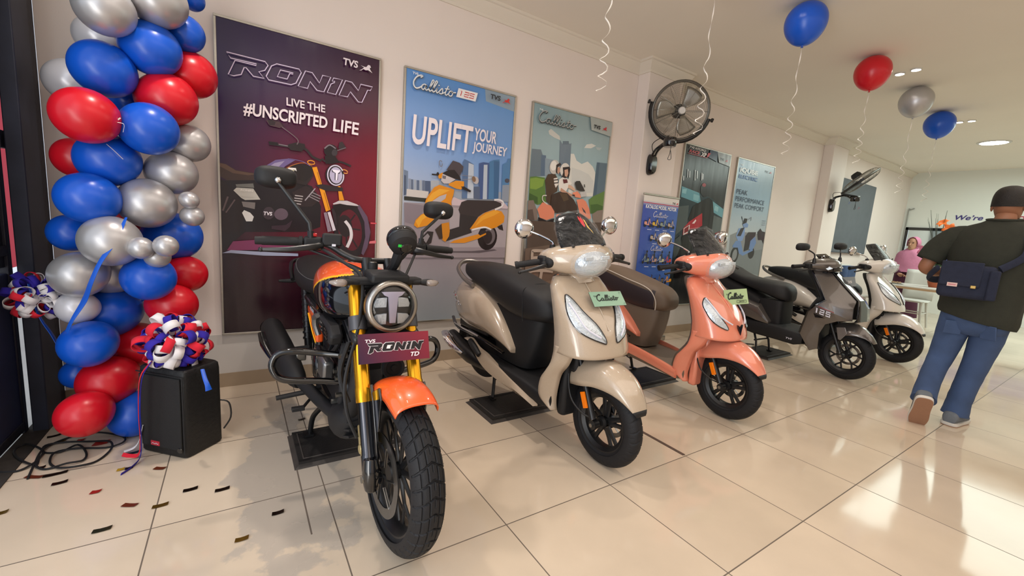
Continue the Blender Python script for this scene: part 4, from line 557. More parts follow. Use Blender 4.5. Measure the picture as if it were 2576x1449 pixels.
# roll-up catalogue banner standing before the pillar
def katalog():
    x0, x1, z0, z1, y = 2.742, 3.342, .06, 1.655, 1.82
    t = thing('roll_up_banner', 'blue catalogue roll up banner with rows of small scooters reading KATALOG MODEL MOTOR', 'banner', ((x0 + x1) / 2, y, 0))
    off = V((-(x0 + x1) / 2, -y, 0))
    M().box(V(((x0 + x1) / 2, y + .01, .03)) + off, (x1 - x0 + .03, .09, .06)).build('base', m_alu, t, bev=.012)
    M().box(V(((x0 + x1) / 2, y + .004, z1 + .006)) + off, (x1 - x0 + .01, .02, .022)).build('top_rail', m_alu, t, bev=.005)
    M().cyl(V(((x0 + x1) / 2, y + .02, .05)) + off, V(((x0 + x1) / 2, y + .014, z1)) + off, .008).build('pole', m_alu, t)
    grad_print('print', x0, x1, z0, z1, V((0, y, 0)) + off, X, Z, [(0, '33529c', '3b5ea6'), (.5, '3a57a8', '4a70b4'), (.949, '3f52ae', '4668b2'), (.95, 'e4dfda', 'ded9d4'), (1, 'e4dfda', 'ded9d4')], m_ink, t)
    A = Art(0, o=V((0, y - .0004, 0)) + off)
    A.p('c03a5a', [(x0, 1.576), (x1, 1.576), (x1, 1.568), (x0, 1.568)])
    A.tx('20242c', 'TVS', 3.225, 1.588, .055, .022, .03, .1); horse(A, 'c42c34', 3.285, 1.586, .045, .024)
    A.tx('f2f2f4', 'KATALOG MODEL MOTOR', 2.785, 1.513, .525, .04, .03)
    callisto(A, 'd8d8e2', 2.925, 1.425, .25, .065, .05); callisto(A, 'd8d8e2', 2.945, 1.055, .2, .06, .04)
    def mini(x, z, c, w=.1, rider=False, flip=1):
        f = lambda L: [(x + flip * w * (p[0] - .5), z + w * p[1]) for p in L]
        el = lambda cx, cz, r: [(cx + r * cos(a * .628), cz + r * sin(a * .628)) for a in range(10)]
        A.p('23232a', f(el(.16, .16, .15))); A.p('23232a', f(el(.86, .16, .15)))
        A.p(c, f([(0, .35), (.05, .25), (.35, .2), (.7, .18), (.62, .62), (.55, .66), (.55, .3), (.4, .3), (.36, .5), (.05, .52)]))
        A.p('2a2628', f([(.02, .52), (.4, .5), (.42, .58), (.1, .62)])); A.p(c, f([(.62, .62), (.72, .5), (.98, .3), (.98, .38), (.8, .5), (.74, .7), (.64, .85), (.56, .8)]))
        A.p('3a3a40', f([(.56, .8), (.7, .95), (.74, .9), (.64, .72)]))
        if rider: A.p('2b3038', f([(.3, .55), (.45, .55), (.6, .9), (.45, 1.1), (.35, .9)])); A.p('1d2026', f(el(.45, 1.15, .12)))
    for i, c in enumerate(('d89a88', 'd8b040', '8c9a8c', 'b8a48c')): mini(2.84 + .13 * i, 1.31, c, .12)
    for i, c in enumerate(('b8a898', '4a2c38')): mini(2.955 + .16 * i, 1.16, c, .12)
    for i, c in enumerate(('7c8a80', 'b09088', 'b8b89c', 'c04038')): mini(2.86 + .125 * i, .91, c, .12, True, -1)
    A.p('f2eef0', [(3.1, .862), (3.2, .862), (3.19, .84), (3.09, .84)]); n125(A, 'c03040', 3.11, .845, .06, .012)
    for i, c in enumerate(('e2e0da', '5a4a48', '6a6258', 'd8922c')): mini(2.86 + .135 * i, .68, c, .125, False, -1)
    for x, z in [(2.84, 1.29), (2.97, 1.29), (3.1, 1.29), (3.23, 1.29), (2.95, 1.14), (3.11, 1.14), (2.86, .885), (2.985, .885), (3.11, .885), (3.0, .655), (3.13, .655)]:
        A.p('c6cce0', [(x - .035, z), (x + .035, z), (x + .035, z - .007), (x - .035, z - .007)])
    A.tx('d8dcea', 'IQUBE', 2.96, .53, .2, .04, .03)
    A.make('printed_artwork', m_ink, t)
katalog()
# ================================================================= shared vehicle parts
m_rub = mat('tyre_rubber', '17171a', .62, var=.25, vscale=60, bump=.15, bscale=300, spec=.35)
m_blk = mat('satin_black', '141416', .38, spec=.5)
m_mblk = mat('matt_black_plastic', '1a1a1c', .6, bump=.12, bscale=500, spec=.4)
m_gblk = mat('gloss_black', '0b0b0d', .08, coat=.6)
m_chr = mat('chrome', 'd6d6d8', .06, 1.)
m_stl = mat('bare_steel', '9b9b98', .3, 1., var=.1, vscale=30)
m_dsc = mat('brake_disc_steel', '8c8c8c', .28, 1., var=.15, vscale=50)
m_orl = mat('orange_reflector', 'f07a00', .25, emit=None)
m_seat = mat('black_vinyl_seat', '1b1b1d', .5, bump=.2, bscale=900, spec=.45)
m_lens = mat('clear_lamp_lens', 'dfe6ea', .05, trans=.85, spec=.6)
m_refl = mat('lamp_reflector', 'c6d0d8', .1, .35, coat=1., bump=.4, bscale=70)
m_drl = mat('white_light_guide', 'dcdce8', .3)
m_red = mat('red_lamp_lens', 'b0141a', .12, coat=.5)
m_amb = mat('amber_lamp_lens', 'e07a14', .15, coat=.4)
m_dkin = mat('dark_lamp_bowl', '26272a', .25)
def wrap_mat(lo=.01, hi=.16):
    m = bpy.data.materials.new('crumpled_plastic_wrap'); m.use_nodes = True
    nt = m.node_tree; N = nt.nodes; L = nt.links; b = N['Principled BSDF']; out = N['Material Output']
    b.inputs['Base Color'].default_value = (.85, .87, .88, 1); b.inputs['Roughness'].default_value = .08; b.inputs['Coat Weight'].default_value = .5
    tc = N.new('ShaderNodeTexCoord'); no = N.new('ShaderNodeTexNoise'); no.inputs['Scale'].default_value = 26; no.inputs['Detail'].default_value = 3
    L.new(tc.outputs['Object'], no.inputs['Vector'])
    bp = N.new('ShaderNodeBump'); bp.inputs['Strength'].default_value = .9; bp.inputs['Distance'].default_value = .02
    L.new(no.outputs['Fac'], bp.inputs['Height']); L.new(bp.outputs[0], b.inputs['Normal'])
    tr = N.new('ShaderNodeBsdfTransparent'); mx = N.new('ShaderNodeMixShader')
    lw = N.new('ShaderNodeLayerWeight'); lw.inputs[0].default_value = .35; L.new(bp.outputs[0], lw.inputs['Normal'])
    mr = N.new('ShaderNodeMapRange'); mr.inputs[3].default_value = lo; mr.inputs[4].default_value = hi; L.new(lw.outputs['Facing'], mr.inputs[0])
    L.new(mr.outputs[0], mx.inputs[0]); L.new(tr.outputs[0], mx.inputs[1]); L.new(b.outputs[0], mx.inputs[2]); L.new(mx.outputs[0], out.inputs[0])
    return m
m_wrap = wrap_mat(); m_wrap2 = wrap_mat(.05, .5)

def interp(x, T, k):
    """linear interpolation of column k in table T (rows sorted on column 0)"""
    if x <= T[0][0]: return T[0][k]
    for a, b in zip(T, T[1:]):
        if x <= b[0]: return a[k] + (b[k] - a[k]) * (x - a[0]) / (b[0] - a[0])
    return T[-1][k]
def smooth_rows(T, n=3):
    return [tuple(v) for v in _cr([list(r) for r in T], n)]
def _cr(P, n):
    out = []; k = len(P)
    for i in range(k - 1):
        a, b, c, d = P[max(i - 1, 0)], P[i], P[i + 1], P[min(i + 2, k - 1)]
        for j in range(n):
            t = j / n
            out.append([.5 * (2 * q + (r - p) * t + (2 * p - 5 * q + 4 * r - s) * t * t + (3 * q - p - 3 * r + s) * t ** 3) for p, q, r, s in zip(a, b, c, d)])
    out.append(P[-1]); return out
def sell(cy, cz, ry, rz, e=2.5, n=24, rzd=None, axis='x', at=0.):
    """super-ellipse ring; rzd: other half height downward"""
    out = []
    for i in range(n):
        a = 2 * pi * i / n; c, s_ = cos(a), sin(a)
        y = cy + ry * (abs(c) ** (2 / e)) * (1 if c >= 0 else -1)
        z = cz + (rz if s_ >= 0 or rzd is None else rzd) * (abs(s_) ** (2 / e)) * (1 if s_ >= 0 else -1)
        out.append(V((at, y, z)) if axis == 'x' else (V((y, at, z)) if axis == 'y' else V((y, z, at))))
    return out
def loft_x(rows, e=2.5, n=24, k=3):
    """rows: x, ztop, zbot, half width"""
    m = M(); R = smooth_rows(rows, k)
    return m.loft([sell(0, (t + b) / 2, w, (t - b) / 2, e, n, at=x) for x, t, b, w in R])

def tyre_mesh(R, Rr, hw, groove, na=360, nv=41, o=(0, 0, 0), hairs=0):
    """wheel axis along y"""
    prof = [(.0, R), (.3, R - .002), (.55, R - .008), (.78, R - .02), (.95, R - .038), (1.0, R - .055), (.97, (R - .055) * .55 + Rr * .45), (.86, Rr + .014), (.74, Rr + .004), (.7, Rr - .004)]
    P = _cr([list(p) for p in prof], 4); L = [0]
    for a, b in zip(P, P[1:]): L.append(L[-1] + math.hypot((a[0] - b[0]) * hw, a[1] - b[1]))
    def at(u):
        u = abs(u) * L[-1]
        for i in range(len(L) - 1):
            if u <= L[i + 1] + 1e-9:
                q = (u - L[i]) / (L[i + 1] - L[i]); return [P[i][k] + (P[i + 1][k] - P[i][k]) * q for k in (0, 1)]
        return P[-1]
    S = [(j / (nv - 1) * 2 - 1) for j in range(nv)]; S = [(abs(u) ** 1.15) * (1 if u > 0 else -1) for u in S]
    sec = [(*at(u), u) for u in S]; o = V(o)
    vs = []
    for i in range(na):
        t = i / na
        ca, sa = cos(2 * pi * t), sin(2 * pi * t)
        for (w, r, u) in sec:
            g = groove(t, w * (1 if u > 0 else -1)) if r > R - .05 else 0
            rr = r - g
            vs.append(o + V((rr * ca, w * hw * (1 if u > 0 else -1), rr * sa)))
    m = M(); fs = []
    for i in range(na):
        i2 = (i + 1) % na
        for j in range(nv - 1):
            fs.append((i * nv + j, i * nv + j + 1, i2 * nv + j + 1, i2 * nv + j))
    m.add(vs, fs)
    for h in range(hairs):
        a = 2 * pi * h / hairs + random.uniform(-.02, .02); u = random.choice((-1, 1)) * random.uniform(.8, .97)
        w, r = (abs(u), R - .02 - .018 * (abs(u) - .78) / .17); d = V((cos(a), .25 * (1 if u > 0 else -1), sin(a)))
        p = o + V((r * cos(a), w * hw * (1 if u > 0 else -1), r * sin(a)))
        m.tube([p, p + d * random.uniform(.004, .007)], [.0005, .0003], 3)
    return m
def groove_scooter(t, w):
    a = abs(w)
    ph = (t * 26 + (.5 if w > 0 else 0) + a * .55) % 1
    if .12 < a < .8 and ph < .13: return .0035
    ph2 = (t * 52 + a * .8) % 1
    if a > .62 and a < .95 and ph2 < .12: return .0025
    return 0
def rim_mesh(Rr, hw, o):
    return M().lathe([(Rr - .004, -hw * .72), (Rr + .002, -hw * .74), (Rr + .002, -hw * .62), (Rr - .012, -hw * .5), (Rr - .02, -hw * .2), (Rr - .02, hw * .2), (Rr - .012, hw * .5), (Rr + .002, hw * .62), (Rr + .002, hw * .74), (Rr - .004, hw * .72),
                      (Rr - .022, hw * .45), (Rr - .027, 0), (Rr - .022, -hw * .45), (Rr - .004, -hw * .72)], o, (0, 1, 0), 64)
def disc_mesh(r, o, y, holes=20):
    m = M(); o = V(o) + V((0, y, 0)); n = 72
    rows = []
    for rr, yy in ((r, .002), (r * .82, .002), (r * .76, .002), (r * .76, -.002), (r * .82, -.002), (r, -.002)):
        rows.append([o + V((rr * (1 + (.012 * sin(9 * 2 * pi * j / n) if rr == r else 0)) * cos(2 * pi * j / n), yy, rr * sin(2 * pi * j / n))) for j in range(n)])
    m.loft(rows, True, False, loop=True)
    for k in range(6):
        a = 2 * pi * k / 6
        m.tube([o + V((.3 * r * cos(a), 0, .3 * r * sin(a))), o + V((.8 * r * cos(a + .25), 0, .8 * r * sin(a + .25)))], .006, 6, flat=.4)
    return m

def wheel(par, name, o, R, Rr, hw, T, spokes, groove, disc=None, disc_y=.06, na=360, nv=41, hairs=0, m_rim=None):
    m_rim = m_rim or m_blk
    m = rim_mesh(Rr, hw, o); O = V(o)
    m.lathe([(.0, -.045), (.03, -.045), (.036, -.03), (.03, -.02), (.03, .02), (.042, .03), (.04, .045), (0, .045)], o, (0, 1, 0), 24)
    spokes(m, O, Rr)
    m.v = [tuple(T @ V(p)) for p in m.v] if T else m.v
    w = m.build(name, m_rim, par, 40)
    tm = tyre_mesh(R, Rr, hw, groove, na, nv, o, hairs)
    if T: tm.v = [tuple(T @ V(p)) for p in tm.v]
    tm.build('tyre', m_rub, w, 30, flip=False)
    if disc:
        d = disc_mesh(disc, o, disc_y)
        if T: d.v = [tuple(T @ V(p)) for p in d.v]
        d.build('brake_disc', m_dsc, w, 30)
    return w
def spokes_twin(m, O, Rr):
    for k in range(5):
        for s in (-.16, .16):
            a = 2 * pi * k / 5 + .3
            p = O + V((.032 * cos(a + s * 1.4), 0, .032 * sin(a + s * 1.4))); q = O + V(((Rr - .02) * cos(a + s), 0, (Rr - .02) * sin(a + s)))
            m.tube([p, p * .5 + q * .5, q], [.0105, .008, .0085], 8, flat=1.6)
def spokes_y(n, wdt=.007):
    def f(m, O, Rr):
        for k in range(n):
            a = 2 * pi * k / n + .2; p = O + V((.03 * cos(a), 0, .03 * sin(a))); c = O + V((Rr * .55 * cos(a), 0, Rr * .55 * sin(a)))
            m.tube([p, c], [wdt * 1.3, wdt], 8, flat=1.5)
            for s in (-.22, .22):
                m.tube([c, O + V(((Rr - .02) * cos(a + s), 0, (Rr - .02) * sin(a + s)))], [wdt, wdt * .9], 8, flat=1.5)
    return f
def bT(b, T):
    """bake transform T into a builder"""
    b.v = [tuple(T @ V(p)) for p in b.v]; return b

def display_board(x0, x1, y0, y1, label):
    t = thing('display_board', label, 'board', ((x0 + x1) / 2, (y0 + y1) / 2, 0), group=None)
    w, d = x1 - x0, y1 - y0
    M().box((0, 0, .014), (w - .04, d - .04, .026)).build('board', mat('black_rubber_board', '1d1b1b', .55, var=.3, vscale=12, bump=.2, bscale=120), t, ang=0)
    m = M(); h = .03; b = .045
    lo = [(-w / 2, -d / 2), (w / 2, -d / 2), (w / 2, d / 2), (-w / 2, d / 2)]; hi = [(x * (1 - 2 * b / w), y * (1 - 2 * b / d)) for x, y in lo]
    vs = [V((x, y, 0)) for x, y in lo] + [V((x, y, h)) for x, y in hi] + [V((x, y, h - .02)) for x, y in hi]
    m.add(vs, [(i, (i + 1) % 4, 4 + (i + 1) % 4, 4 + i) for i in range(4)] + [(4 + i, 4 + (i + 1) % 4, 8 + (i + 1) % 4, 8 + i) for i in range(4)])
    m.build('edge_trim', mat('worn_board_edge', '3a3532', .5, var=.4, vscale=30), t, ang=0, flip=True)
    return t

# ================================================================= classic scooter
AP = [(.565, .98, .215, 1.205), (.60, .98, .215, 1.2), (.666, .976, .215, 1.175), (.74, .955, .212, 1.13), (.82, .925, .207, 1.058), (.90, .885, .195, .965), (.945, .865, .165, .93), (.96, .855, .12, .905)]
def ap(z, ph, off=0.):
    e, w, c = (interp(z, AP, k) for k in (1, 2, 3)); a = radians(ph)
    x = e + (c - e) * abs(cos(a)) ** .48; y = w * (1 if a > 0 else -1) * abs(sin(a)) ** .92
    p = V((x, y, z))
    if off:
        n = V((x - e + .06, y * .9, -.25 * (z - .95) * 1.2)).normalized(); p += n * off
    return p
def make_scooter(label, rear, head, steer, C, wrap=True):
    """local frame: x forward from under the rear axle, y to the scooter's left, z up"""
    t = thing('scooter', label, 'scooter', (rear[0], rear[1], 0), head, 'classic scooters on display')
    P, S2 = C['paint'], C['seat']
    T = rotm((-.454, 0, .891), -radians(steer), (.92, 0, .93)); TW = rotm((-.454, 0, .891), -radians(steer * .1), (.92, 0, .93))
    inner, deck, under = C.get('inner', m_mblk), C.get('deck', m_mblk), C.get('under', m_mblk)
    # --- rear body
    body = loft_x([(-.335, .655, .59, .03), (-.31, .72, .54, .085), (-.22, .785, .46, .145), (-.05, .80, .432, .185), (.10, .785, .432, .2), (.25, .725, .44, .205), (.38, .635, .432, .197), (.48, .54, .42, .185), (.545, .455, .412, .172)], 2.6, 28)
    bo = body.build('rear_body', P, t, 60)
    for s in (-1, 1):
        M().tube([(-.27, s * .13, .475), (-.1, s * .186, .442), (.12, s * .206, .445), (.32, s * .203, .44), (.5, s * .187, .412)], .013, 8, 4, flat=.6).build('trim_strip', m_gblk, bo)
        M().tube([(-.16, s * .178, .455), (.0, s * .2, .455), (.14, s * .212, .458), (.24, s * .214, .455)], .006, 6, 4).build('chrome_strip', m_chr, bo)
    M().ball((-.335, 0, .63), (.03, .09, .04), 16, 8).build('tail_lamp', m_red, bo)
    e = M()
    for j, s_ in enumerate(CAL):
        e.tube([(-.205 + .17 * q[0], -.171 - .028 * math.sin((q[0]) * 1.5) , .655 + .05 * q[1] - .06 * q[0]) for q in s_], .0028, 5, 2)
    e.build('name_emblem', C.get('emblem', m_chr), bo)
    # --- black column below the seat and the seat
    sc_ = M(); R = smooth_rows([(.335, .30, .645, .122), (.45, .25, .69, .13), (.58, .18, .72, .125), (.69, .12, .73, .115)], 3)
    sc_.loft([sell((a + b) / 2, 0, (b - a) / 2, w, 4, 28, axis='z', at=z) for z, a, b, w in R]).build('seat_column', under, t, 60)
    st = loft_x([(-.235, .89, .865, .04), (-.20, .92, .82, .085), (-.08, .938, .79, .125), (.12, .94, .745, .15), (.28, .925, .69, .158), (.44, .893, .645, .158), (.6, .857, .63, .148), (.7, .83, .638, .125), (.765, .785, .66, .09), (.79, .74, .69, .05)], 3.2, 32)
    so = st.build('seat', S2['mats'], t, 60)
    if len(S2['mats']) > 1:
        for p in so.data.polygons:
            c_, n_ = p.center, p.normal
            p.material_index = 0 if (n_.z > .45 or c_.x > .7) else 1
        for s in (-1, 1):
            M().tube([(x, s * w * .94, t_ - (t_ - b) * .13) for x, t_, b, w in [(-.2, .92, .82, .085), (-.08, .938, .79, .125), (.12, .94, .745, .15), (.28, .925, .69, .158), (.44, .893, .645, .158), (.6, .857, .63, .148)]] + [(.68, s * .137, .79), (.715, s * .124, .72), (.715, s * .12, .655)], .004, 6, 4).build('piping', S2['pipe'], so)
    else:
        M().tube([(.615, -.147, .64), (.6, -.146, .76), (.585, -.125, .835), (.58, 0, .862), (.585, .125, .835), (.6, .146, .76), (.615, .147, .64)], .003, 6, 4).build('seam', m_mblk, so)
    g = M().tube([(.04, -.155, .775), (-.1, -.158, .815), (-.22, -.135, .865), (-.285, -.07, .905), (-.3, 0, .915), (-.285, .07, .905), (-.22, .135, .865), (-.1, .158, .815), (.04, .155, .775)], .015, 10, 5, flat=1.25)
    g.build('grab_rail', C.get('rail', m_stl), t)
    # --- front apron
    rows = [.565, .58, .60, .63, .666, .70, .74, .78, .82, .86, .90, .925, .945, .955, .96]
    a = M().grid([[ap(z, ph) for ph in range(-90, 91, 6)] for z in rows])
    tz = [ap(.96, ph) for ph in range(-90, 91, 6)]
    a.grid([tz, [V((p.x * .6 + .86 * .4, p.y * .6, .966)) for p in tz], [V((.868, 0, .967)) for p in tz]])
    apo = a.build('front_apron', P, t, 50, sol=.006, solo=-1)
    LP = [(.86, 54), (.845, 43), (.79, 32), (.72, 16), (.65, 10), (.655, 20), (.695, 48), (.74, 62), (.8, 64)]
    if C.get('lamp'): LP = C['lamp']
    for s in (-1, 1):
        cz = sum(p[0] for p in LP) / len(LP); cp = sum(p[1] for p in LP) / len(LP)
        lm = M(); B = cat_rom([V((z, ph, 0)) for z, ph in LP], 4, True)
        def ring(k, off): return [ap(cz + (q.x - cz) * k, s * (cp + (q.y - cp) * k), off) for q in B]
        lm.loft([ring(1.04, .001), ring(1.02, .006), ring(.6, .011), ring(.2, .012)], True, True)
        lo = lm.build('position_lamp', m_refl, apo, 60)
        gd = M().tube([ap(z, s * ph, .013) for z, ph in [(.83, 54), (.77, 46), (.715, 38), (.67, 18)]], .005, 6, 4); gd.build('light_guide', m_drl, apo)
        fr = M().tube([ap(q.x + (q.x - cz) * .05, s * (cp + (q.y - cp) * 1.05), .004) for q in B], .004, 5, closed=True); fr.build('lamp_rim', m_gblk, apo)
    M().tube([ap(.93, 0, .002), ap(.849, 0, .004), ap(.792, 0, .004), ap(.70, 0, .004)], .003, 6, 3).build('crease', P, apo)
    if C.get('badge'):
        M().prism([(-.03, .03), (0, .008), (.03, .03), (0, -.04)], (1.186, 0, .64), (0, 1, 0), (-.12, 0, 1), (.012, 0, 0)).build('badge', m_gblk, apo, 0)
    # leg shield wings
    WG = [(.60, .985, .215, 1.10, .168), (.565, .98, .215, 1.085, .165), (.50, .965, .215, 1.05, .158), (.44, .925, .213, 1.0, .152), (.383, .882, .206, .975, .145), (.30, .86, .195, .952, .135), (.25, .875, .182, .945, .128), (.205, .925, .155, .952, .125)]
    for s in (-1, 1):
        w = M(); R = smooth_rows(WG, 3)
        w.grid([[V((xo + (xi - xo) * u, s * (wo + (wi - wo) * u + .018 * sin(pi * u)), z)) for u in (0, .2, .4, .6, .8, 1)] for z, xo, wo, xi, wi in R])
        w.build('leg_shield', P, t, 50, sol=.008, solo=-1 if s < 0 else 1)
    # inner side of the shield facing the rider
    ip = M(); R = smooth_rows([(z, e - .004, w - .004, e - .05, w * .72) for z, e, w, c in [(.21, .93, .15, 0), (.25, .88, .178, 0), (.3, .868, .19, 0), (.383, .888, .2, 0), (.44, .93, .208, 0), (.5, .97, .21, 0), (.6, .985, .21, 0), (.7, .966, .208, 0), (.82, .925, .2, 0), (.9, .885, .188, 0), (.945, .866, .16, 0), (.955, .86, .12, 0)]], 2)
    ip.loft([[V((xe, -we, z)), V((xb, -wb, z)), V((xb - .012, 0, z)), V((xb, wb, z)), V((xe, we, z)), V((xe + .03, we * .55, z)), V((xe + .03, -we * .55, z))] for z, xe, we, xb, wb in R]).build('inner_panel', inner, t, 45)
    M().box((.965, 0, .36), (.06, .24, .36)).box((1.0, 0, .5), (.1, .2, .12)).build('wheel_well', C.get('well', m_mblk), t, bev=.02)
    # --- floor
    fl = M(); R = smooth_rows([(.18, .315, .27, .165), (.35, .325, .25, .185), (.55, .322, .235, .19), (.75, .305, .215, .188), (.85, .285, .2, .178), (.93, .3, .21, .16)], 3)
    fl.loft([sell(0, (tp + b) / 2, w, (tp - b) / 2, 6, 24, at=x) for x, tp, b, w in R]).build('floorboard', deck, t, 50)
    for s in (-1, 1):
        up = C.get('up') or [(.05, .40), (.13, .41), (.22, .37), (.33, .352), (.48, .306), (.68, .256), (.847, .207)]; dn = C.get('dn') or [(.05, .385), (.13, .355), (.22, .285), (.33, .24), (.48, .218), (.68, .205), (.847, .196)]
        U, D = _cr([list(p) for p in up], 3), _cr([list(p) for p in dn], 3)
        q = M().loft([[V((u[0], s * .178, u[1])), V((u[0], s * .2, u[1] - .004)), V((u[0], s * .212, (u[1] + d[1]) / 2)), V((d[0], s * .2, d[1] + .004)), V((d[0], s * .178, d[1]))] for u, d in zip(U, D)])
        q.build('floor_side_trim', P, t, 50)
        M().tube([(.12, s * .2, .39), (.2, s * .214, .365), (.27, s * .216, .33)], [.02, .024, .018], 10, 3).build('pillion_footrest', m_mblk, t)
    # --- engine, muffler, rear wheel, stand
    en = M().box((.12, .0, .33), (.42, .2, .14), (0, .12, 0)).cyl((.0, .06, .3), (.0, .12, .3), .07).box((.15, .13, .31), (.5, .07, .1), (0, .1, 0)).box((-.02, -.02, .45), (.4, .16, .06))
    en.build('engine_unit', m_blk, t, bev=.012)
    mf = M().tube([(.38, -.1, .24), (.25, -.14, .235), (.1, -.165, .265), (-.05, -.172, .3), (-.2, -.178, .345)], [.018, .03, .058, .06, .052], 18, 4)
    mo = mf.build('muffler', m_blk, t)
    M().tube([(.08, -.226, .29), (-.03, -.236, .315), (-.12, -.238, .345), (-.2, -.23, .375)], [.02, .045, .05, .035], 14, 3, flat=.5).build('heat_shield', m_chr, mo)
    M().lathe([(0, .004), (.03, .004), (.05, 0), (.053, -.01)], (-.2, -.178, .345), (-.95, -.02, .3), 20).build('end_cap', m_chr, mo)
    wheel(t, 'rear_wheel', (0, 0, .295), .2335, .152, .047, None, spokes_twin, groove_scooter, na=240, nv=27)
    M().loft([[V((.27 * cos(a), s * .07, .295 + .27 * sin(a))) for s in (-1, -.5, .5, 1)] for a in [radians(d) for d in range(95, 200, 10)]], closed=False, caps=False).build('rear_mudguard', m_mblk, t, sol=.006)
    sd = M()
    for s in (-1, 1):
        sd.tube([(.30, s * .1, .22), (.32, s * .115, .14), (.335, s * .13, .045)], .011, 8); sd.box((.34, s * .135, .038), (.05, .03, .012))
    sd.tube([(.315, -.11, .16), (.315, .11, .16)], .009, 8).tube([(.32, .12, .12), (.24, .17, .11), (.2, .19, .13)], .007, 8)
    sd.build('centre_stand', m_blk, t)
    # --- front wheel, fork, fender (turned with the steering)
    wheel(t, 'front_wheel', (1.275, 0, .2335), .2335, .152, .046, TW, spokes_twin, groove_scooter, .095, .052, na=420, nv=41)
    fk = M()
    for s in (-1, 1): fk.tube([(1.07, s * .068, .64), (1.16, s * .074, .46), (1.262, s * .08, .255)], [.015, .016, .019], 12).cyl((1.275, s * .062, .2335), (1.275, s * .098, .2335), .024)
    fk.box((1.08, 0, .62), (.09, .17, .05), (0, .45, 0)).cyl((1.08, 0, .6), (.93, 0, .94), .024)
    bT(fk, TW).build('fork', m_blk, t)
    bo_ = M()
    for s in (-1, 1): bo_.cyl((1.275, s * .096, .2335), (1.275, s * .108, .2335), .011, 6)
    bT(bo_, TW).build('axle_nuts', m_stl, t)
    for s in (-1, 1):
        r = M().box((1.208, s * .102, .345), (.03, .012, .085), (0, -.42, 0)); bT(r, TW).build('reflector', m_orl, t, 0, bev=.003)
    FD = [(150, .295, .275, .06), (142, .325, .25, .085), (128, .338, .215, .1), (112, .335, .2, .108), (95, .325, .203, .107), (78, .312, .212, .1), (62, .295, .228, .088), (48, .277, .241, .07), (37, .263, .25, .052), (31, .254, .252, .034)]
    R = smooth_rows(FD, 3); fd = M()
    def fsec(th, rc, rs, w, d=0): 
        return [V((1.275 + (rs + (rc - rs) * cos(radians(f)) ** .75 + d) * cos(radians(th)), w * (1 if f > 0 else -1) * abs(sin(radians(f))) ** .8, .2335 + (rs + (rc - rs) * cos(radians(f)) ** .75 + d) * sin(radians(th)))) for f in range(-90, 91, 9)]
    fd.grid([fsec(*r) for r in R]); fo = bT(fd, TW).build('front_fender', P, t, 60, sol=.004, solo=1)
    lp = M().grid([fsec(34.5, .2615, .252, .049, .001), fsec(31, .2565, .2515, .040, .002), fsec(28.5, .252, .25, .032, .001)]); bT(lp, TW).build('fender_lip', m_mblk, fo, 60, sol=.003)
    cb = M().tube([(1.05, -.05, .55), (1.07, -.1, .45), (1.12, -.115, .33), (1.2, -.1, .27), (1.26, -.06, .25)], .005, 6, 5); bT(cb, TW).build('brake_cable', m_blk, t)
    # --- handlebar cowl
    CW = [(-.212, .868, 1.055, .045, .034), (-.2, .873, 1.055, .064, .05), (-.165, .888, 1.056, .084, .064), (-.11, .91, 1.056, .104, .078), (-.05, .928, 1.056, .116, .085), (0, .933, 1.056, .12, .087)]
    CW = CW + [(-y, a, b, c, d) for y, a, b, c, d in CW[-2::-1]]
    R = smooth_rows(CW, 3); cw = M()
    cw.loft([sell(x, z, rx, rz, 2.3, 26, axis='y', at=y) for y, x, z, rx, rz in R])
    co = bT(cw, T).build('handlebar_cowl', P, t, 60)
    nk = M().loft([sell(cx, 0, rx, ry, 2.4, 22, axis='z', at=z) for z, cx, rx, ry in smooth_rows([(.925, .885, .075, .095), (.955, .89, .06, .072), (.985, .905, .065, .08), (1.02, .915, .09, .12)], 3)])
    bT(nk, T).build('steering_neck', P, t, 60)
    hl = M().ball((.985, 0, 1.042), (.092, .112, .076), 28, 18); ho = bT(hl, T).build('headlamp', m_refl, t, 180)
    hb = M().box((1.066, 0, 1.05), (.02, .09, .008)).box((1.062, -.05, 1.07), (.02, .05, .02)).box((1.062, .05, 1.07), (.02, .05, .02)); bT(hb, T).build('lamp_bowl', m_refl, ho, bev=.003)
    for s in (-1, 1):
        sw = M().box((.872, s * .207, 1.05), (.075, .05, .056)).box((.905, s * .215, 1.035), (.03, .05, .035)); so_ = bT(sw, T).build('switch_housing', m_mblk, t, bev=.012)
        mu = M().ball((.897, s * .196, 1.045), (.05, .03, .034), 16, 10); bT(mu, T).build('cowl_mouth', m_mblk, co, 180)
        gp = M().tube([(.862, s * .21, 1.045), (.85, s * .25, 1.042), (.822, s * .345, 1.03)], [.015, .0175, .0175], 14).tube([(.824, s * .338, 1.031), (.819, s * .352, 1.029)], [.0205, .0205], 14)
        bT(gp, T).build('grip', m_mblk, t)
        lv = M().tube([(.905, s * .2, 1.035), (.925, s * .235, 1.03), (.905, s * .3, 1.012), (.88, s * .355, .998)], [.009, .008, .006, .005], 8, 3, flat=1.4).ball((.88, s * .357, .997), .009, 10, 8); bT(lv, T).build('brake_lever', m_blk, t)
        mr = M().tube([(.872, s * .155, 1.105), (.87, s * .155, 1.135)], [.02, .014], 12); mo_ = bT(mr, T).build('mirror_mount', m_mblk, t)
        mi = M().tube([(.87, s * .155, 1.13), (.866, s * .156, 1.15), (.835, s * .21, 1.185), (.8, s * .265, 1.212)], .0062, 8, 3); bT(mi, T).build('mirror_stem', m_chr, t)
        mh = M().ball((.79, s * .282, 1.222), (.024, .054, .054), 24, 14, (0, 0, s * .15)); ml = bT(mh, T).build('mirror', C.get('mirror', m_chr), t, 180)
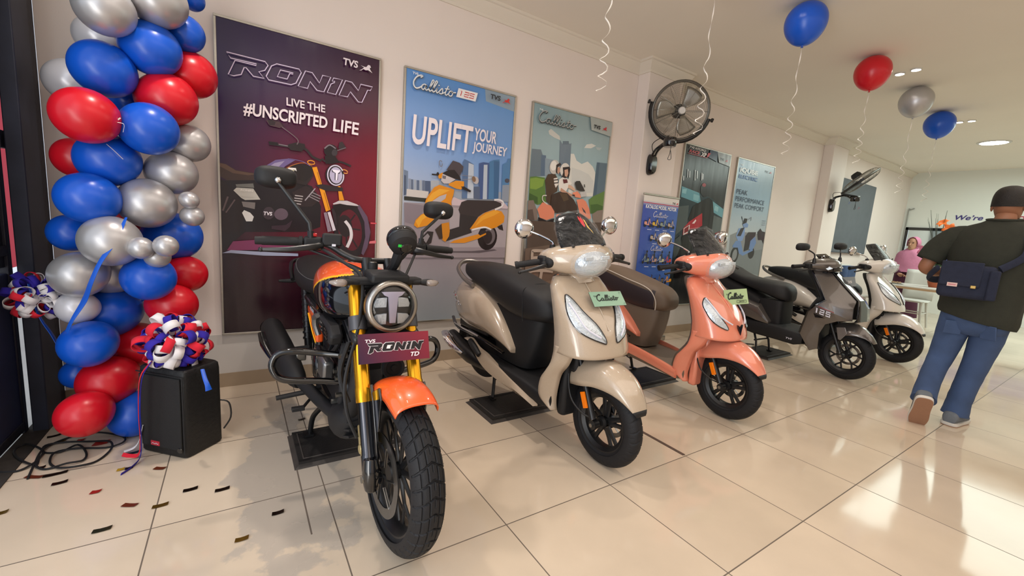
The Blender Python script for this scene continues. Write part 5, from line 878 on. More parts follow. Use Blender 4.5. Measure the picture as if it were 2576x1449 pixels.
        mg = M().lathe([(0, 0), (.046, 0)], (.765, s * .286, 1.222), (-1, s * .15, 0), 24); bT(mg, T).build('mirror_glass', m_chr, ml, 0)
    # --- smoked screen
    SR = [(1.085, 1.02, .10), (1.115, 1.0, .138), (1.16, .968, .146), (1.21, .925, .135), (1.255, .887, .118), (1.285, .862, .1), (1.303, .846, .07)]
    R = smooth_rows(SR, 2)
    scn = M().grid([[V((x - .05 * u * u - .0, w * u, z - .012 * u * u)) for u in [k / 8 - 1 for k in range(17)]] for z, x, w in R])
    bT(scn, T).build('windscreen', mat('smoked_screen', '050506', .12, spec=.25, bump=.25 if wrap else .0, bscale=38), t, 60, sol=.004)
    sb = M().tube([(.955, -.06, 1.1), (.985, -.1, 1.135)], .008, 8).tube([(.955, .06, 1.1), (.985, .1, 1.135)], .008, 8); bT(sb, T).build('screen_bracket', m_blk, t)
    if wrap:
        wp = M(); n = 30
        def wob(p): 
            k = sin(p.x * 91 + p.z * 47) * sin(p.y * 83 - p.z * 71) + .6 * sin(p.y * 160 + p.x * 130) * sin(p.z * 150 - p.x * 90)
            return p + V((k, .5 * k, .6 * k)) * .0045
        wp.ball((.987, 0, 1.042), (.1, .124, .086), 40, 26); wp.v = [tuple(wob(V(p))) for p in wp.v]
        bT(wp, T).build('plastic_wrap', m_wrap2, t, 25)
        wp2 = M().grid([[wob(V((x - .05 * u * u + .012, w * u * 1.06, z - .012 * u * u))) for u in [k / 14 - 1 for k in range(29)]] for z, x, w in smooth_rows([(r[0] + (.012 if i > 4 else -.004), r[1], r[2] + .006) for i, r in enumerate(SR)], 4)])
        bT(wp2, T).build('plastic_wrap', m_wrap, t, 25)
    # fit the parts to the measured wheelbase and reach
    W = C.get('warp', [(-.36, -.022), (0, 0), (.9, .055), (1.4, .05)])
    def shift(o, fw):
        for v in o.data.vertices:
            c = v.co
            if fw: c.x -= .025
            else:
                k = interp(c.x, W, 1); c.z += C.get('lift', .014) * min(1, max(0, c.x / .9)) * (1 if c.z > .1 else 0)
                c.x += k
                if o.name.split('.')[0] in ('seat', 'piping', 'seam', 'seat_column'): c.x *= C.get('seat_k', 1)
        for ch in o.children: shift(ch, fw)
    for ch in list(t.children): shift(ch, ch.name.split('.')[0] in ('front_wheel', 'fork', 'axle_nuts', 'reflector', 'front_fender', 'brake_cable'))
    return t, T
def local_to_world(t):
    return Matrix.Translation(t.location) @ Matrix.Rotation(t.rotation_euler.z, 4, 'Z')
def heading(rear, front): return math.atan2(front[1] - rear[1], front[0] - rear[0])
p_beige = mat('beige_paint', 'b3a18c', .2, coat=1., flake=.12)
p_coral = mat('coral_paint', 'e4866a', .2, coat=1., flake=.08)
p_white = mat('pearl_white_paint', 'd9d2ca', .2, coat=1., flake=.06)
m_taupe = mat('taupe_plastic', '6f6052', .45, bump=.1, bscale=400)
m_rail = mat('silver_rail', '8f8b88', .3, .8)
R1, F1 = (.665, 1.42), (.705, .17)
sc_beige, T_beige = make_scooter('pearl beige scooter with black seat and plastic wrapped headlamp behind the orange motorcycle', R1, heading(R1, F1), 12, dict(paint=p_beige, seat=dict(mats=[m_seat]), rail=m_rail))
LAMP2 = [(0.825, 56), (0.81, 48), (0.745, 42), (0.685, 34), (0.645, 30), (0.65, 40), (0.68, 58), (0.725, 68), (0.785, 70)]
R2, F2 = (1.91, 1.46), (1.93, .21)
sc_coral, T_coral = make_scooter('coral orange scooter with brown two tone seat and pale green name card', R2, heading(R2, F2), 10, dict(paint=p_coral, seat=dict(mats=[mat('tan_brown_vinyl', '6a5847', .5, bump=.2, bscale=700), mat('maroon_vinyl', '2c2126', .45, bump=.2, bscale=700)], pipe=mat('cream_piping', 'cfc4b6', .5)), under=m_taupe, deck=m_taupe, inner=m_taupe, badge=True, rail=m_rail, lamp=LAMP2, well=p_coral, up=[(.05, .40), (.13, .405), (.22, .385), (.33, .37), (.5, .355), (.7, .322), (.89, .28)], dn=[(.05, .345), (.13, .32), (.22, .30), (.33, .29), (.5, .277), (.7, .25), (.89, .215)], warp=[(-.36, -.03), (.3, -.02), (.62, .03), (.85, .075), (1.4, .085)], lift=-.004, seat_k=.88))
R3, F3 = (5.37, 1.455), (5.31, .185)
sc_white, T_white = make_scooter('pearl white scooter farthest from the entrance beside the grey sport scooter', R3, heading(R3, F3), 10, dict(paint=p_white, seat=dict(mats=[m_seat]), rail=m_rail))
# sticker patch on the beige scooter's screen
_sc = next(c for c in sc_beige.children if c.name.split('.')[0] == 'windscreen')
def screen_pt(z, u):
    SRZ = [(1.10, 1.0, .12), (1.16, .968, .146), (1.21, .925, .135), (1.255, .887, .118), (1.303, .846, .07)]
    return V((interp(z, SRZ, 1) + .062 - .05 * u * u, interp(z, SRZ, 2) * u, z + .013 - .012 * u * u))
for _nm, _c, _P in (('red_sticker', mat('red_sticker_film', 'd0202a', .35), [(1.27, .05), (1.285, .12), (1.27, .2), (1.285, .3), (1.262, .34), (1.235, .28), (1.225, .2), (1.24, .12)]), ('yellow_sticker', mat('yellow_sticker_film', 'e2c060', .35), [(1.27, .4), (1.262, .52), (1.277, .62), (1.25, .64), (1.245, .78), (1.228, .68), (1.208, .78), (1.208, .6), (1.19, .54), (1.21, .46), (1.225, .36), (1.25, .36)])):
    _m = M(); _m.add([screen_pt(z, u) for z, u in _P], [tuple(range(len(_P)))]); bT(_m, T_beige).build(_nm, _c, _sc, 0)
display_board(.385, .925, .79, 1.15, 'black display board under the beige scooter')
display_board(1.72, 2.255, .80, 1.16, 'black display board under the coral scooter')
display_board(5.16, 5.70, .80, 1.16, 'black display board under the white scooter')
# ================================================================= orange motorcycle
m_gold = mat('anodised_gold', 'd79a1e', .24, .85, var=.05, vscale=30)
m_orange = mat('orange_paint', 'ee5a14', .3, coat=1., flake=.15)
m_tblk = mat('tank_black_paint', '0c0c0e', .12, coat=1.)
m_yel = mat('yellow_pinstripe', 'f0b41e', .35)
m_eng = mat('engine_black', '202024', .42, .3, bump=.15, bscale=300)
m_alm = mat('cast_alloy', '8d8e90', .35, .9, bump=.1, bscale=200)
m_drk = mat('dark_chrome', 'a5a09a', .3, 1., bump=.06, bscale=60)
def groove_block(t, w):
    a = abs(w)
    if a > .97: return 0
    ph = (t * 34 + a * .62) % 1
    if ph < .14: return .006
    k = (t * 34 + a * .62) * .5 % 1
    if abs(a - .30) < .028 or (abs(a - .66) < .025): return .0045
    if a < .018 and ph > .5: return .003
    return 0
RR, RF = (-.43, 1.477), (-.42, .12)
def make_ronin():
    t = thing('motorcycle', 'orange and black roadster motorcycle with gold fork and round headlamp, nearest to the camera', 'motorcycle', (RR[0], RR[1], 0), heading(RR, RF))
    T = rotm((-.39, 0, .92), radians(3.5), (1.0, 0, .97))
    wheel(t, 'front_wheel', (1.357, 0, .293), .293, .218, .058, T, spokes_y(10, .0065), groove_block, .15, -.066, na=1080, nv=61, hairs=110)
    wheel(t, 'rear_wheel', (0, 0, .325), .295, .218, .064, None, spokes_y(10, .0065), groove_block, .11, -.07, na=500, nv=41)
    # fork
    for s in (-1, 1):
        m = M().lathe([(0, 0), (.027, 0), (.0275, .003), (.0275, .155)], (1.05, s * .104, .965), (.39, 0, -.92), 24)
        g = bT(m.lathe([(.0275, .20), (.0275, .42), (.0295, .425), (.0295, .47), (.0285, .475), (.0, .478)], (1.05, s * .104, .965), (.39, 0, -.92), 24), T).build('fork_tube', m_gold, t, 40)
        cl = M().lathe([(.027, .15), (.034, .152), (.034, .205), (.027, .207)], (1.05, s * .104, .965), (.39, 0, -.92), 24); bT(cl, T).build('fork_clamp', mat('grey_clamp', '4c4c50', .4, .5), g, 40)
        sl = M().lathe([(0, .47), (.0235, .47), (.0235, .66), (.026, .665), (.027, .74), (.015, .78), (0, .78)], (1.05, s * .104, .965), (.39, 0, -.92), 20)
        so = bT(sl, T).build('fork_slider', mat('dark_slider', '4e4e52', .18, 1.), t, 40)
        lg = M().tube([(1.345, s * .106, .36), (1.36, s * .108, .30), (1.362, s * .104, .25)], [.026, .032, .024], 12, 2).cyl((1.357, s * .075, .293), (1.357, s * .125, .293), .03)
        lg.prism([(-.05, .12), (.012, .16), (.026, .1), (.02, -.1), (-.005, -.13), (-.03, -.1)], (1.305, s * .08, .45), (.92, 0, .39), (-.39, 0, .92), (0, s * .012, 0))
        bT(lg, T).build('axle_lug', m_gblk, so, 40, bev=.003)
        ax = M().cyl((1.357, s * .12, .293), (1.357, s * .142, .293), .013, 6).cyl((1.357, s * .118, .293), (1.357, s * .128, .293), .02, 16); bT(ax, T).build('axle_nut', m_stl, so, 30)
    ca = M().prism([(-.03, .06), (.02, .065), (.034, .02), (.03, -.05), (-.005, -.07), (-.034, -.03)], (1.262, -.118, .385), (.92, 0, .39), (-.39, 0, .92), (0, .045, 0)); ca.cyl((1.262, -.125, .41), (1.262, -.118, .41), .018).cyl((1.268, -.125, .36), (1.268, -.118, .36), .018)
    bT(ca, T).build('brake_caliper', mat('cream_gold_caliper', 'b8a878', .35, .6), t, 40, bev=.004)
    yk = M().box((1.045, 0, .945), (.07, .27, .03), (0, .4, 0)).box((1.14, 0, .755), (.08, .27, .04), (0, .4, 0)).cyl((1.12, 0, .73), (1.0, 0, .99), .03)
    bT(yk, T).build('fork_yokes', m_blk, t, bev=.012)
    # front fender
    FD = [(128, .318, .292, .05), (115, .335, .29, .072), (100, .341, .288, .078), (85, .341, .288, .079), (74, .338, .287, .078), (66, .332, .288, .075)]
    def fsec(th, rc, rs, w, d=0):
        o = []
        for f in range(-90, 91, 9):
            r = rs + (rc - rs) * cos(radians(f)) ** .7 + d
            o.append(V((1.357 + r * cos(radians(th)), w * (1 if f > 0 else -1) * abs(sin(radians(f))) ** .8, .293 + r * sin(radians(th)))))
        return o
    fo = bT(M().grid([fsec(*r) for r in smooth_rows(FD, 3)]), T).build('front_fender', m_orange, t, 60, sol=.004, solo=1)
    for s in (-1, 1):
        br = M().prism([(0, 0), (.09, .055), (.12, .02), (.11, -.1), (.085, -.12), (.07, -.05)], (1.245, s * .082, .56), (1, 0, 0), (0, 0, 1), (0, s * .008, 0)); bT(br, T).build('fender_bracket', m_gblk, fo, 40, bev=.002)
    # headlamp
    h0 = V((1.195, 0, .878)); hx = V((1, 0, .06)).normalized()
    b = M().lathe([(0, -.11), (.05, -.1), (.085, -.06), (.095, -.01), (.096, .0)], h0, hx, 48); hb = bT(b, T).build('headlamp', m_gblk, t, 60)
    r_ = M().lathe([(.092, -.035), (.1, -.03), (.102, -.006), (.1, .008), (.092, .016), (.084, .016), (.08, .008), (.08, -.002)], h0, hx, 64); bT(r_, T).build('headlamp_ring', m_drk, hb, 60)
    bo = M().lathe([(0, -.012), (.08, -.012), (.082, .002)], h0, hx, 40); bT(bo, T).build('lamp_bowl', m_dkin, hb, 30)
    ez = hx.cross(V((0, 1, 0))) * -1; 
    if ez.z < 0: ez = -ez
    for s in (-1, 1):
        for zz, hh, k in ((.012, .05, 1), (-.048, .048, 0)):
            q = M(); c_ = [(s * .02, zz + hh * .5), (s * .062, zz + hh * .42), (s * .072, zz + (0 if k else hh * .2)), (s * (.068 if k else .05), zz - hh * (.3 if k else .45)), (s * .022, zz - hh * (.3 if k else .42))]
            q.prism([(p[0], p[1]) for p in c_], h0 + hx * -.008, (0, 1, 0), ez, hx * .010); bT(q, T).build('reflector_cell', m_refl, hb, 30, bev=.003)
    tt = M().prism([(-.046, .058), (.046, .058), (.034, .044), (.019, .038), (.011, -.062), (-.011, -.062), (-.019, .038), (-.034, .044)], h0 + hx * .002, (0, 1, 0), ez, hx * .008); bT(tt, T).build('light_guide', mat('lilac_white_guide', 'd5cfe6', .3), hb, 30)
    ln = M().lathe([(.083, .006), (.075, .015), (.05, .022), (.02, .026), (0, .0265)], h0, hx, 48)
    bT(ln, T).build('lens', glass_mat(), hb, 180)
    st = M().box((1.12, 0, .985), (.11, .15, .035), (0, .1, 0)).box((1.1, 0, .965), (.06, .30, .03)); bT(st, T).build('headlamp_bracket', m_mblk, hb, bev=.01)
    for s in (-1, 1):
        i = M().tube([(1.12, s * .11, .962), (1.13, s * .15, .963)], [.012, .01], 10).tube([(1.13, s * .14, .963), (1.135, s * .168, .963), (1.132, s * .19, .963), (1.125, s * .218, .963)], [.013, .019, .017, .006], 14, 3, flat=.8)
        io = bT(i, T).build('indicator', m_mblk, t)
        l = M().tube([(1.138, s * .162, .963), (1.15, s * .175, .963), (1.149, s * .195, .963), (1.135, s * .216, .963)], [.01, .0145, .013, .005], 12, 3); bT(l, T).build('indicator_lens', mat('smoked_clear_lens', '8a7f78', .1, coat=.5), io)
    # handlebar
    hbm = M().tube([(.86, -.40, 1.085), (.90, -.20, 1.09), (.965, -.12, 1.05), (1.0, -.07, 1.035), (1.0, .07, 1.035), (.965, .12, 1.05), (.90, .20, 1.09), (.86, .40, 1.085)], .0125, 12, 5)
    for s in (-1, 1): hbm.tube([(1.03, s * .045, .97), (1.0, s * .045, 1.04)], [.02, .022], 12)
    bT(hbm, T).build('handlebar', m_blk, t)
    for s in (-1, 1):
        g = M().tube([(.884, s * .27, 1.089), (.858, s * .4, 1.084)], .0175, 14).tube([(.858, s * .397, 1.084), (.853, s * .422, 1.083)], [.016, .0155], 14).tube([(.886, s * .262, 1.089), (.883, s * .275, 1.089)], .022, 14); bT(g, T).build('grip', m_mblk, t)
        sw = M().box((.893, s * .225, 1.085), (.045, .07, .055), (0, 0, s * .2)); so = bT(sw, T).build('switch_housing', m_mblk, t, bev=.01)
        lv = M().tube([(.925, s * .2, 1.08), (.945, s * .235, 1.075), (.93, s * .32, 1.06), (.895, s * .405, 1.052)], [.011, .009, .007, .005], 8, 3, flat=1.4).ball((.894, s * .407, 1.052), .0095, 10, 8); bT(lv, T).build('brake_lever' if s < 0 else 'clutch_lever', m_blk, t)
        dz = .03 if s < 0 else -.026; dy = .0 if s < 0 else .03
        ms = M().tube([(.9, s * .235, 1.1), (.9, s * .237, 1.135)], [.013, .012], 10).tube([(.9, s * .237, 1.13), (.895, s * .242, 1.165), (.82, s * .345 + dy, 1.285 + dz)], [.0075, .0075, .007], 8); bT(ms, T).build('mirror_stem', m_blk, t)
        mh = M(); mh.loft([sell(s * .345 + dy, 1.302 + dz, w * .075, w * .043, 3, 26, axis='x', at=x) for x, w in ((.77, .96), (.765, 1.0), (.79, 1.0), (.812, .88), (.824, .6), (.828, .2))])
        mo = bT(mh, T).build('mirror', m_mblk, t, 60); mg = M().poly([(s * .345 + dy + .068 * cos(a * .3), 1.302 + dz + .038 * sin(a * .3)) for a in range(21)], (.763, 0, 0), (0, 1, 0), (0, 0, 1)); bT(mg, T).build('mirror_glass', m_chr, mo, 0)
        bt = M().ball((.83, s * .345 + dy, 1.29 + dz), .013, 12, 8); bT(bt, T).build('mirror_ball', m_chr, mo)
    rs = M().box((.915, -.158, 1.105), (.05, .075, .05), (0, 0, -.25)); ro = bT(rs, T).build('brake_reservoir', m_mblk, t, bev=.008); lb = M().box((.942, -.158, 1.085), (.004, .014, .009)); bT(lb, T).build('reservoir_label', m_drl, ro, 0)
    ks = M().box((.9, -.228, 1.12), (.02, .028, .014)); bT(ks, T).build('kill_switch', m_red, t, bev=.003)
    # instrument
    i0 = V((1.13, .05, 1.135)); ia = V((-.75, .05, .62)).normalized()
    im = M().lathe([(0, -.05), (.03, -.05), (.05, -.04), (.056, -.02), (.058, .012), (.055, .02), (.05, .02), (.048, .012), (0, .012)], i0, ia, 40); io = bT(im, T).build('instrument', m_mblk, t, 40)
    for k in range(22):
        a = 2 * pi * k / 22
    rg = M().lathe([(.0575, -.008), (.0595, -.004), (.0595, .006), (.0575, .01)], i0, ia, 40); bT(rg, T).build('dial_ring', m_gblk, io, 30)
    dm = M(); e1 = V((0, 0, 1)); e1 = (e1 - ia * ia.z).normalized(); e2 = ia.cross(e1)
    for k in range(9):
        a = pi + (k - 4) * .2; p = i0 - ia * .001 + (e1 * cos(a) + e2 * sin(a)) * .0592; d = (e1 * cos(a) + e2 * sin(a)); tn = ia.cross(d)
        dm.box(p, (.003, .006, .011), Matrix((d, tn, ia)).transposed())
    bT(dm, T).build('dial_marks', m_drl, io, 0)
    fc = i0 - ia * .051
    gd = M().box(fc + e1 * .012 + e2 * -.022, (.01, .012, .008), Matrix((e1, e2, ia)).transposed()); bT(gd, T).build('green_tab', mat('bright_green_plastic', '2fd04a', .4), io, 0)
    cp = M().lathe([(0, .003), (.02, .003), (.024, 0)], fc + e2 * .006, -ia, 20).box(fc + e1 * -.015 + e2 * .01, (.05, .004, .006), Matrix((e1, e2, ia)).transposed() @ Matrix.Rotation(.6, 3, 'Z')); bT(cp, T).build('back_cover', m_gblk, io)
    br = M().tube([(1.03, .04, .99), (1.08, .045, 1.03), (1.12, .05, 1.09)], [.018, .02, .024], 10, 3); bT(br, T).build('instrument_bracket', m_mblk, io)
    kc = M().cyl((1.045, -.03, .97), (1.04, -.03, 1.03), .019, 16); ko = bT(kc, T).build('ignition_lock', m_mblk, t); kx = M().lathe([(0, .002), (.014, .002), (.015, 0)], (1.04, -.03, 1.031), (0, 0, 1), 16); bT(kx, T).build('key_slot', m_drk, ko)
    cbm = M().tube([(.92, -.2, 1.07), (1.02, -.13, 1.02), (1.1, -.09, .97), (1.15, -.11, .8), (1.2, -.165, .62), (1.235, -.165, .5), (1.25, -.13, .4)], .0065, 8, 5).tube([(.92, .2, 1.06), (1.04, .12, 1.0), (1.1, .06, .93), (1.0, .02, .85)], .006, 8, 5).tube([(.9, -.24, 1.06), (1.02, -.05, .99), (1.06, .0, .94)], .005, 6, 4).tube([(1.1, -.13, .72), (1.16, -.175, .62), (1.2, -.15, .52)], .009, 8, 4)
    bT(cbm, T).build('brake_hose', m_mblk, t)
    # tank
    tk = M(); TR = smooth_rows([(.20, .88, .77, .06), (.26, .925, .755, .105), (.36, .965, .745, .145), (.50, .985, .735, .168), (.64, .99, .725, .178), (.76, .975, .725, .172), (.86, .94, .735, .14), (.93, .90, .76, .09), (.95, .87, .79, .05)], 16)
    tk.loft([sell(0, b_ + (tp - b_) * .42, w, (tp - b_) * .58, 2.5, 160, (tp - b_) * .42, at=x) for x, tp, b_, w in TR])
    to = tk.build('fuel_tank', [m_orange, m_tblk, m_yel], t, 70)
    for p in to.data.polygons:
        c = p.center; bd = interp(c.x, [(.2, .72), (.38, .735), (.46, .78), (.55, .85), (.68, .905), (.8, .945), (.95, 1.0)], 1) + (.0 if abs(c.y) > .05 else .03)
        d = c.z - bd
        p.material_index = 2 if abs(d) < .0055 else (0 if d > 0 else 1)
    M().lathe([(0, .008), (.028, .008), (.034, .002), (.034, -.01)], (.62, 0, .988), (0, 0, 1), 24).build('filler_cap', m_blk, to)
    # seat
    ss = loft_x([(-.42, .91, .87, .06), (-.39, .928, .84, .11), (-.28, .932, .80, .16), (-.12, .918, .765, .188), (.04, .89, .745, .19), (.18, .868, .745, .16), (.28, .865, .755, .11), (.32, .85, .77, .06)], 3, 32)
    so = ss.build('seat', m_seat, t, 60)
    for s in (-1, 1): M().tube([(x, s * w * .93, tp - (tp - b_) * .2) for x, tp, b_, w in [(-.38, .928, .84, .112), (-.28, .932, .80, .16), (-.12, .918, .765, .188), (.04, .89, .745, .19), (.18, .868, .745, .16), (.27, .865, .755, .115)]], .0025, 5, 4).build('seam', mat('grey_stitching', '4a4a4c', .7), so)
    M().tube([(-.16, -.19, .79), (-.3, -.185, .845), (-.41, -.15, .885), (-.45, 0, .9), (-.41, .15, .885), (-.3, .185, .845), (-.16, .19, .79)], .012, 10, 5).build('grab_rail', m_blk, t)
    M().loft([sell(0, z, w, h, 3, 20, at=x) for x, z, w, h in ((-.1, .75, .12, .05), (-.35, .79, .11, .05), (-.43, .82, .09, .04))]).build('tail_cowl', m_mblk, t, 50)
    M().box((-.45, 0, .825), (.02, .14, .04)).build('tail_lamp', m_red, t, bev=.008)
    for s in (-1, 1): M().tube([(-.36, s * .12, .76), (-.38, s * .18, .75), (-.38, s * .25, .75)], [.01, .015, .008], 10, 3).build('rear_indicator', m_amb if s > 0 else m_mblk, t)
    # side panels, frame
    for s in (-1, 1):
        q = M().prism([(.30, .72), (.58, .705), (.61, .66), (.60, .585), (.5, .62), (.34, .68)], (0, s * .135, 0), (1, 0, 0), (0, 0, 1), (0, s * .035, 0)); qo = q.build('side_panel', m_orange, t, 30, bev=.01)
        M().prism([(.2, .76), (.62, .745), (.62, .705), (.3, .722), (.18, .735)], (0, s * .14, 0), (1, 0, 0), (0, 0, 1), (0, s * .03, 0)).build('panel_cover', m_tblk, qo, 30, bev=.008)
        M().tube([(.36, s * .172, .685), (.5, s * .174, .628), (.6, s * .172, .59)], .003, 6, 3).build('pinstripe', m_yel, qo)
        tx = M().text('RONIN', (.42 if s < 0 else .54, s * .1715, .718), (1 if s < 0 else -1, 0, 0), (0, 0, 1), .12, .018, .02, .25); tx.build('name_lettering', m_drl, qo, 0, flip=False)
        hv = M().prism([(.64, .745), (.7, .75), (.9, .745), (.955, .71), (.93, .665), (.86, .665), (.72, .70), (.66, .69)], (0, s * .115, 0), (1, 0, 0), (0, 0, 1), (0, s * .055, 0)); ho = hv.build('intake_cover', m_mblk, t, 30, bev=.012)
        for k in range(3): M().tube([(.74, s * .172, .728 - k * .016), (.84, s * .173, .722 - k * .016), (.9, s * .172, .71 - k * .014)], .004, 6, 2).build('louvre', m_gblk, ho)
        M().tube([(.645, s * .165, .64), (.64, s * .178, .69), (.655, s * .18, .73), (.70, s * .178, .745)], [.014, .016, .016, .01], 10, 4).build('silver_trim', m_alm, ho)
    fr = M()
    for s in (-1, 1):
        fr.tube([(1.0, s * .03, .86), (.95, s * .06, .7), (.96, s * .075, .5), (.9, s * .08, .36), (.6, s * .1, .3), (.4, s * .11, .33)], .017, 10, 5)
        fr.tube([(1.0, s * .03, .9), (.7, s * .08, .8), (.35, s * .1, .76), (-.4, s * .1, .82)], .016, 10, 5).tube([(.35, s * .11, .74), (.38, s * .12, .5), (.36, s * .12, .34)], .016, 10, 4)
        fr.tube([(.38, s * .11, .42), (.2, s * .1, .38), (0, s * .09, .325)], [.022, .02, .018], 10, 3).tube([(.0, s * .12, .36), (-.12, s * .125, .76)], [.022, .024], 12)
        for k in range(9): fr.tube([(-.02 - .01 * k, s * .122, .44 + .033 * k), (-.025 - .01 * k, s * .122, .452 + .033 * k)], .028, 12)
    fr.build('frame', m_blk, t)
    # engine
    e = M().box((.62, 0, .42), (.44, .22, .2)).cyl((.56, -.13, .46), (.56, -.165, .46), .1, 32).cyl((.56, .13, .46), (.56, .16, .46), .1, 32).box((.8, 0, .43), (.14, .18, .16), (0, -.25, 0)).box((.45, 0, .5), (.2, .2, .12)); eo = e.build('engine', m_eng, t, 35, bev=.018)
    f = M()
    for k in range(8): f.box((.775 + .02 * k, 0, .555 + .028 * k * .95), (.15, .2, .011), (0, .45, 0))
    f.box((.855, 0, .64), (.11, .15, .26), (0, .45, 0)).box((.93, 0, .79), (.13, .16, .07), (0, .45, 0)); f.build('cylinder_fins', m_eng, eo, 30, bev=.004)
    cv = M().lathe([(0, .012), (.05, .012), (.062, .004), (.064, 0)], (.56, -.166, .46), (0, -1, 0), 32); cv.build('clutch_cover', m_gblk, eo, 40)
    M().box((.72, -.145, .50), (.1, .05, .1), (0, .2, .1)).box((.66, -.15, .53), (.06, .04, .05)).build('cast_cover', m_alm, eo, bev=.012)
    bl = M(); 
    for k in range(8): bl.cyl((.56 + .085 * cos(k * .785), -.16, .46 + .085 * sin(k * .785)), (.56 + .085 * cos(k * .785), -.172, .46 + .085 * sin(k * .785)), .008, 6)
    for x, z in ((.84, .52), (.88, .5), (.9, .43), (.8, .36), (.93, .56), (.95, .62)): bl.cyl((x, -.1, z), (x, -.135, z), .012, 6)
    bl.build('bolts', m_stl, eo, 30)
    M().tube([(.72, -.12, .6), (.77, -.14, .58), (.82, -.12, .62), (.86, -.1, .7)], .011, 8, 4).tube([(.9, -.1, .66), (.93, -.12, .58), (.92, -.11, .48)], .014, 10, 4).tube([(.9, -.05, .6), (.98, -.07, .52), (.97, -.1, .44)], .006, 6, 4).build('cables', m_mblk, eo)
    bp = M(); R = smooth_rows([(.55, .33, .235, .10), (.7, .345, .205, .135), (.84, .37, .20, .15), (.94, .40, .225, .14), (1.0, .41, .30, .11)], 3)
    bp.loft([sell(0, (a + b_) / 2, w, (a - b_) / 2, 3, 24, at=x) for x, a, b_, w in R]); bo = bp.build('belly_pan', m_mblk, t, 50)
    for k in range(3): M().box((.985, -.075, .275 + .03 * k), (.05, .075, .009), (0, -.3, .3)).build('vent_fin', m_mblk, bo, 0)
    hd = M().tube([(.96, -.02, .72), (1.03, -.05, .66), (1.04, -.075, .55), (.99, -.085, .4), (.9, -.1, .32), (.7, -.14, .3), (.5, -.19, .32), (.38, -.23, .35)], [.024, .026, .03, .032, .032, .03, .03, .032], 16, 5); hd.build('exhaust_header', m_mblk, t)
    mu = M().tube([(.44, -.22, .335), (.38, -.235, .35), (.25, -.26, .39), (.1, -.285, .44), (-.05, -.305, .485), (-.12, -.312, .505)], [.03, .05, .064, .066, .062, .056], 24, 4, flat=1.1); mo = mu.build('muffler', m_mblk, t)
    M().lathe([(0, -.005), (.03, -.005), (.032, .008), (.05, .01), (.06, 0)], (-.12, -.312, .505), (-.93, -.07, .32), 24).build('end_cap', m_drk, mo)
    M().tube([(.25, -.325, .42), (.12, -.35, .46), (.0, -.364, .50)], [.022, .034, .026], 14, 3, flat=.35).build('heat_shield', m_gblk, mo)
    M().box((.3, -.2, .44), (.03, .05, .06)).build('muffler_bracket', m_stl, mo, bev=.006)
    # crash guard
    for s in (-1, 1):
        M().tube([(.9, s * .09, .605), (.85, s * .18, .61), (.83, s * .29, .625), (.82, s * .35, .615), (.82, s * .372, .57), (.83, s * .352, .52), (.84, s * .3, .50), (.85, s * .18, .485), (.87, s * .09, .47)], .0145, 12, 5).build('crash_guard', m_gblk, t)
        M().tube([(.5, s * .13, .32), (.5, s * .2, .305)], [.014, .012], 10).tube([(.5, s * .2, .304), (.5, s * .335, .293)], [.017, .016], 10, flat=.7).build('foot_peg', m_mblk, t)
        M().tube([(.1, s * .13, .42), (.08, s * .25, .41)], [.014, .013], 8).build('pillion_peg', m_mblk, t)
    M().tube([(.45, -.15, .27), (.58, -.21, .275), (.65, -.235, .285)], .008, 8, 3).box((.655, -.255, .288), (.03, .055, .018)).build('brake_pedal', m_mblk, t, bev=.003)
    M().lathe([(0, .02), (.012, .02), (.014, .012), (.03, .012), (.034, .018), (.045, .016), (.048, 0), (.04, -.02), (0, -.02)], (1.1, .05, .6), (1, 0, .1), 32).build('horn', m_mblk, t)
    sd = M()
    for s in (-1, 1): sd.tube([(.55, s * .11, .25), (.5, s * .135, .2), (.44, s * .16, .13), (.42, s * .17, .04)], .014, 10, 4).box((.43, s * .18, .036), (.05, .05, .012))
    sd.tube([(.52, -.125, .215), (.52, .125, .215)], .011, 8).build('centre_stand', m_blk, t)
    M().loft([[V((.32 * cos(a), s * .075, .325 + .32 * sin(a))) for s in (-1, -.5, .5, 1)] for a in [radians(d) for d in range(60, 185, 10)]], closed=False, caps=False).build('rear_mudguard', m_mblk, t, sol=.006)
    M().box((-.42, 0, .62), (.012, .18, .2), (0, -.4, 0)).build('number_holder', m_mblk, t, bev=.004)
    return t
def glass_mat():
    if 'lens_glass' in MATS: return MATS['lens_glass']
    m = bpy.data.materials.new('lens_glass'); m.use_nodes = True
    nt = m.node_tree; N = nt.nodes; L = nt.links; out = N['Material Output']
    tr = N.new('ShaderNodeBsdfTransparent'); gl = N.new('ShaderNodeBsdfGlossy'); gl.inputs['Roughness'].default_value = .03
    lw = N.new('ShaderNodeFresnel'); lw.inputs[0].default_value = 1.45; mx = N.new('ShaderNodeMixShader')
    L.new(lw.outputs[0], mx.inputs[0]); L.new(tr.outputs[0], mx.inputs[1]); L.new(gl.outputs[0], mx.inputs[2]); L.new(mx.outputs[0], out.inputs[0])
    MATS['lens_glass'] = m; return m
ronin_t = make_ronin()
display_board(-.70, -.16, .775, 1.135, 'black display board under the orange motorcycle')

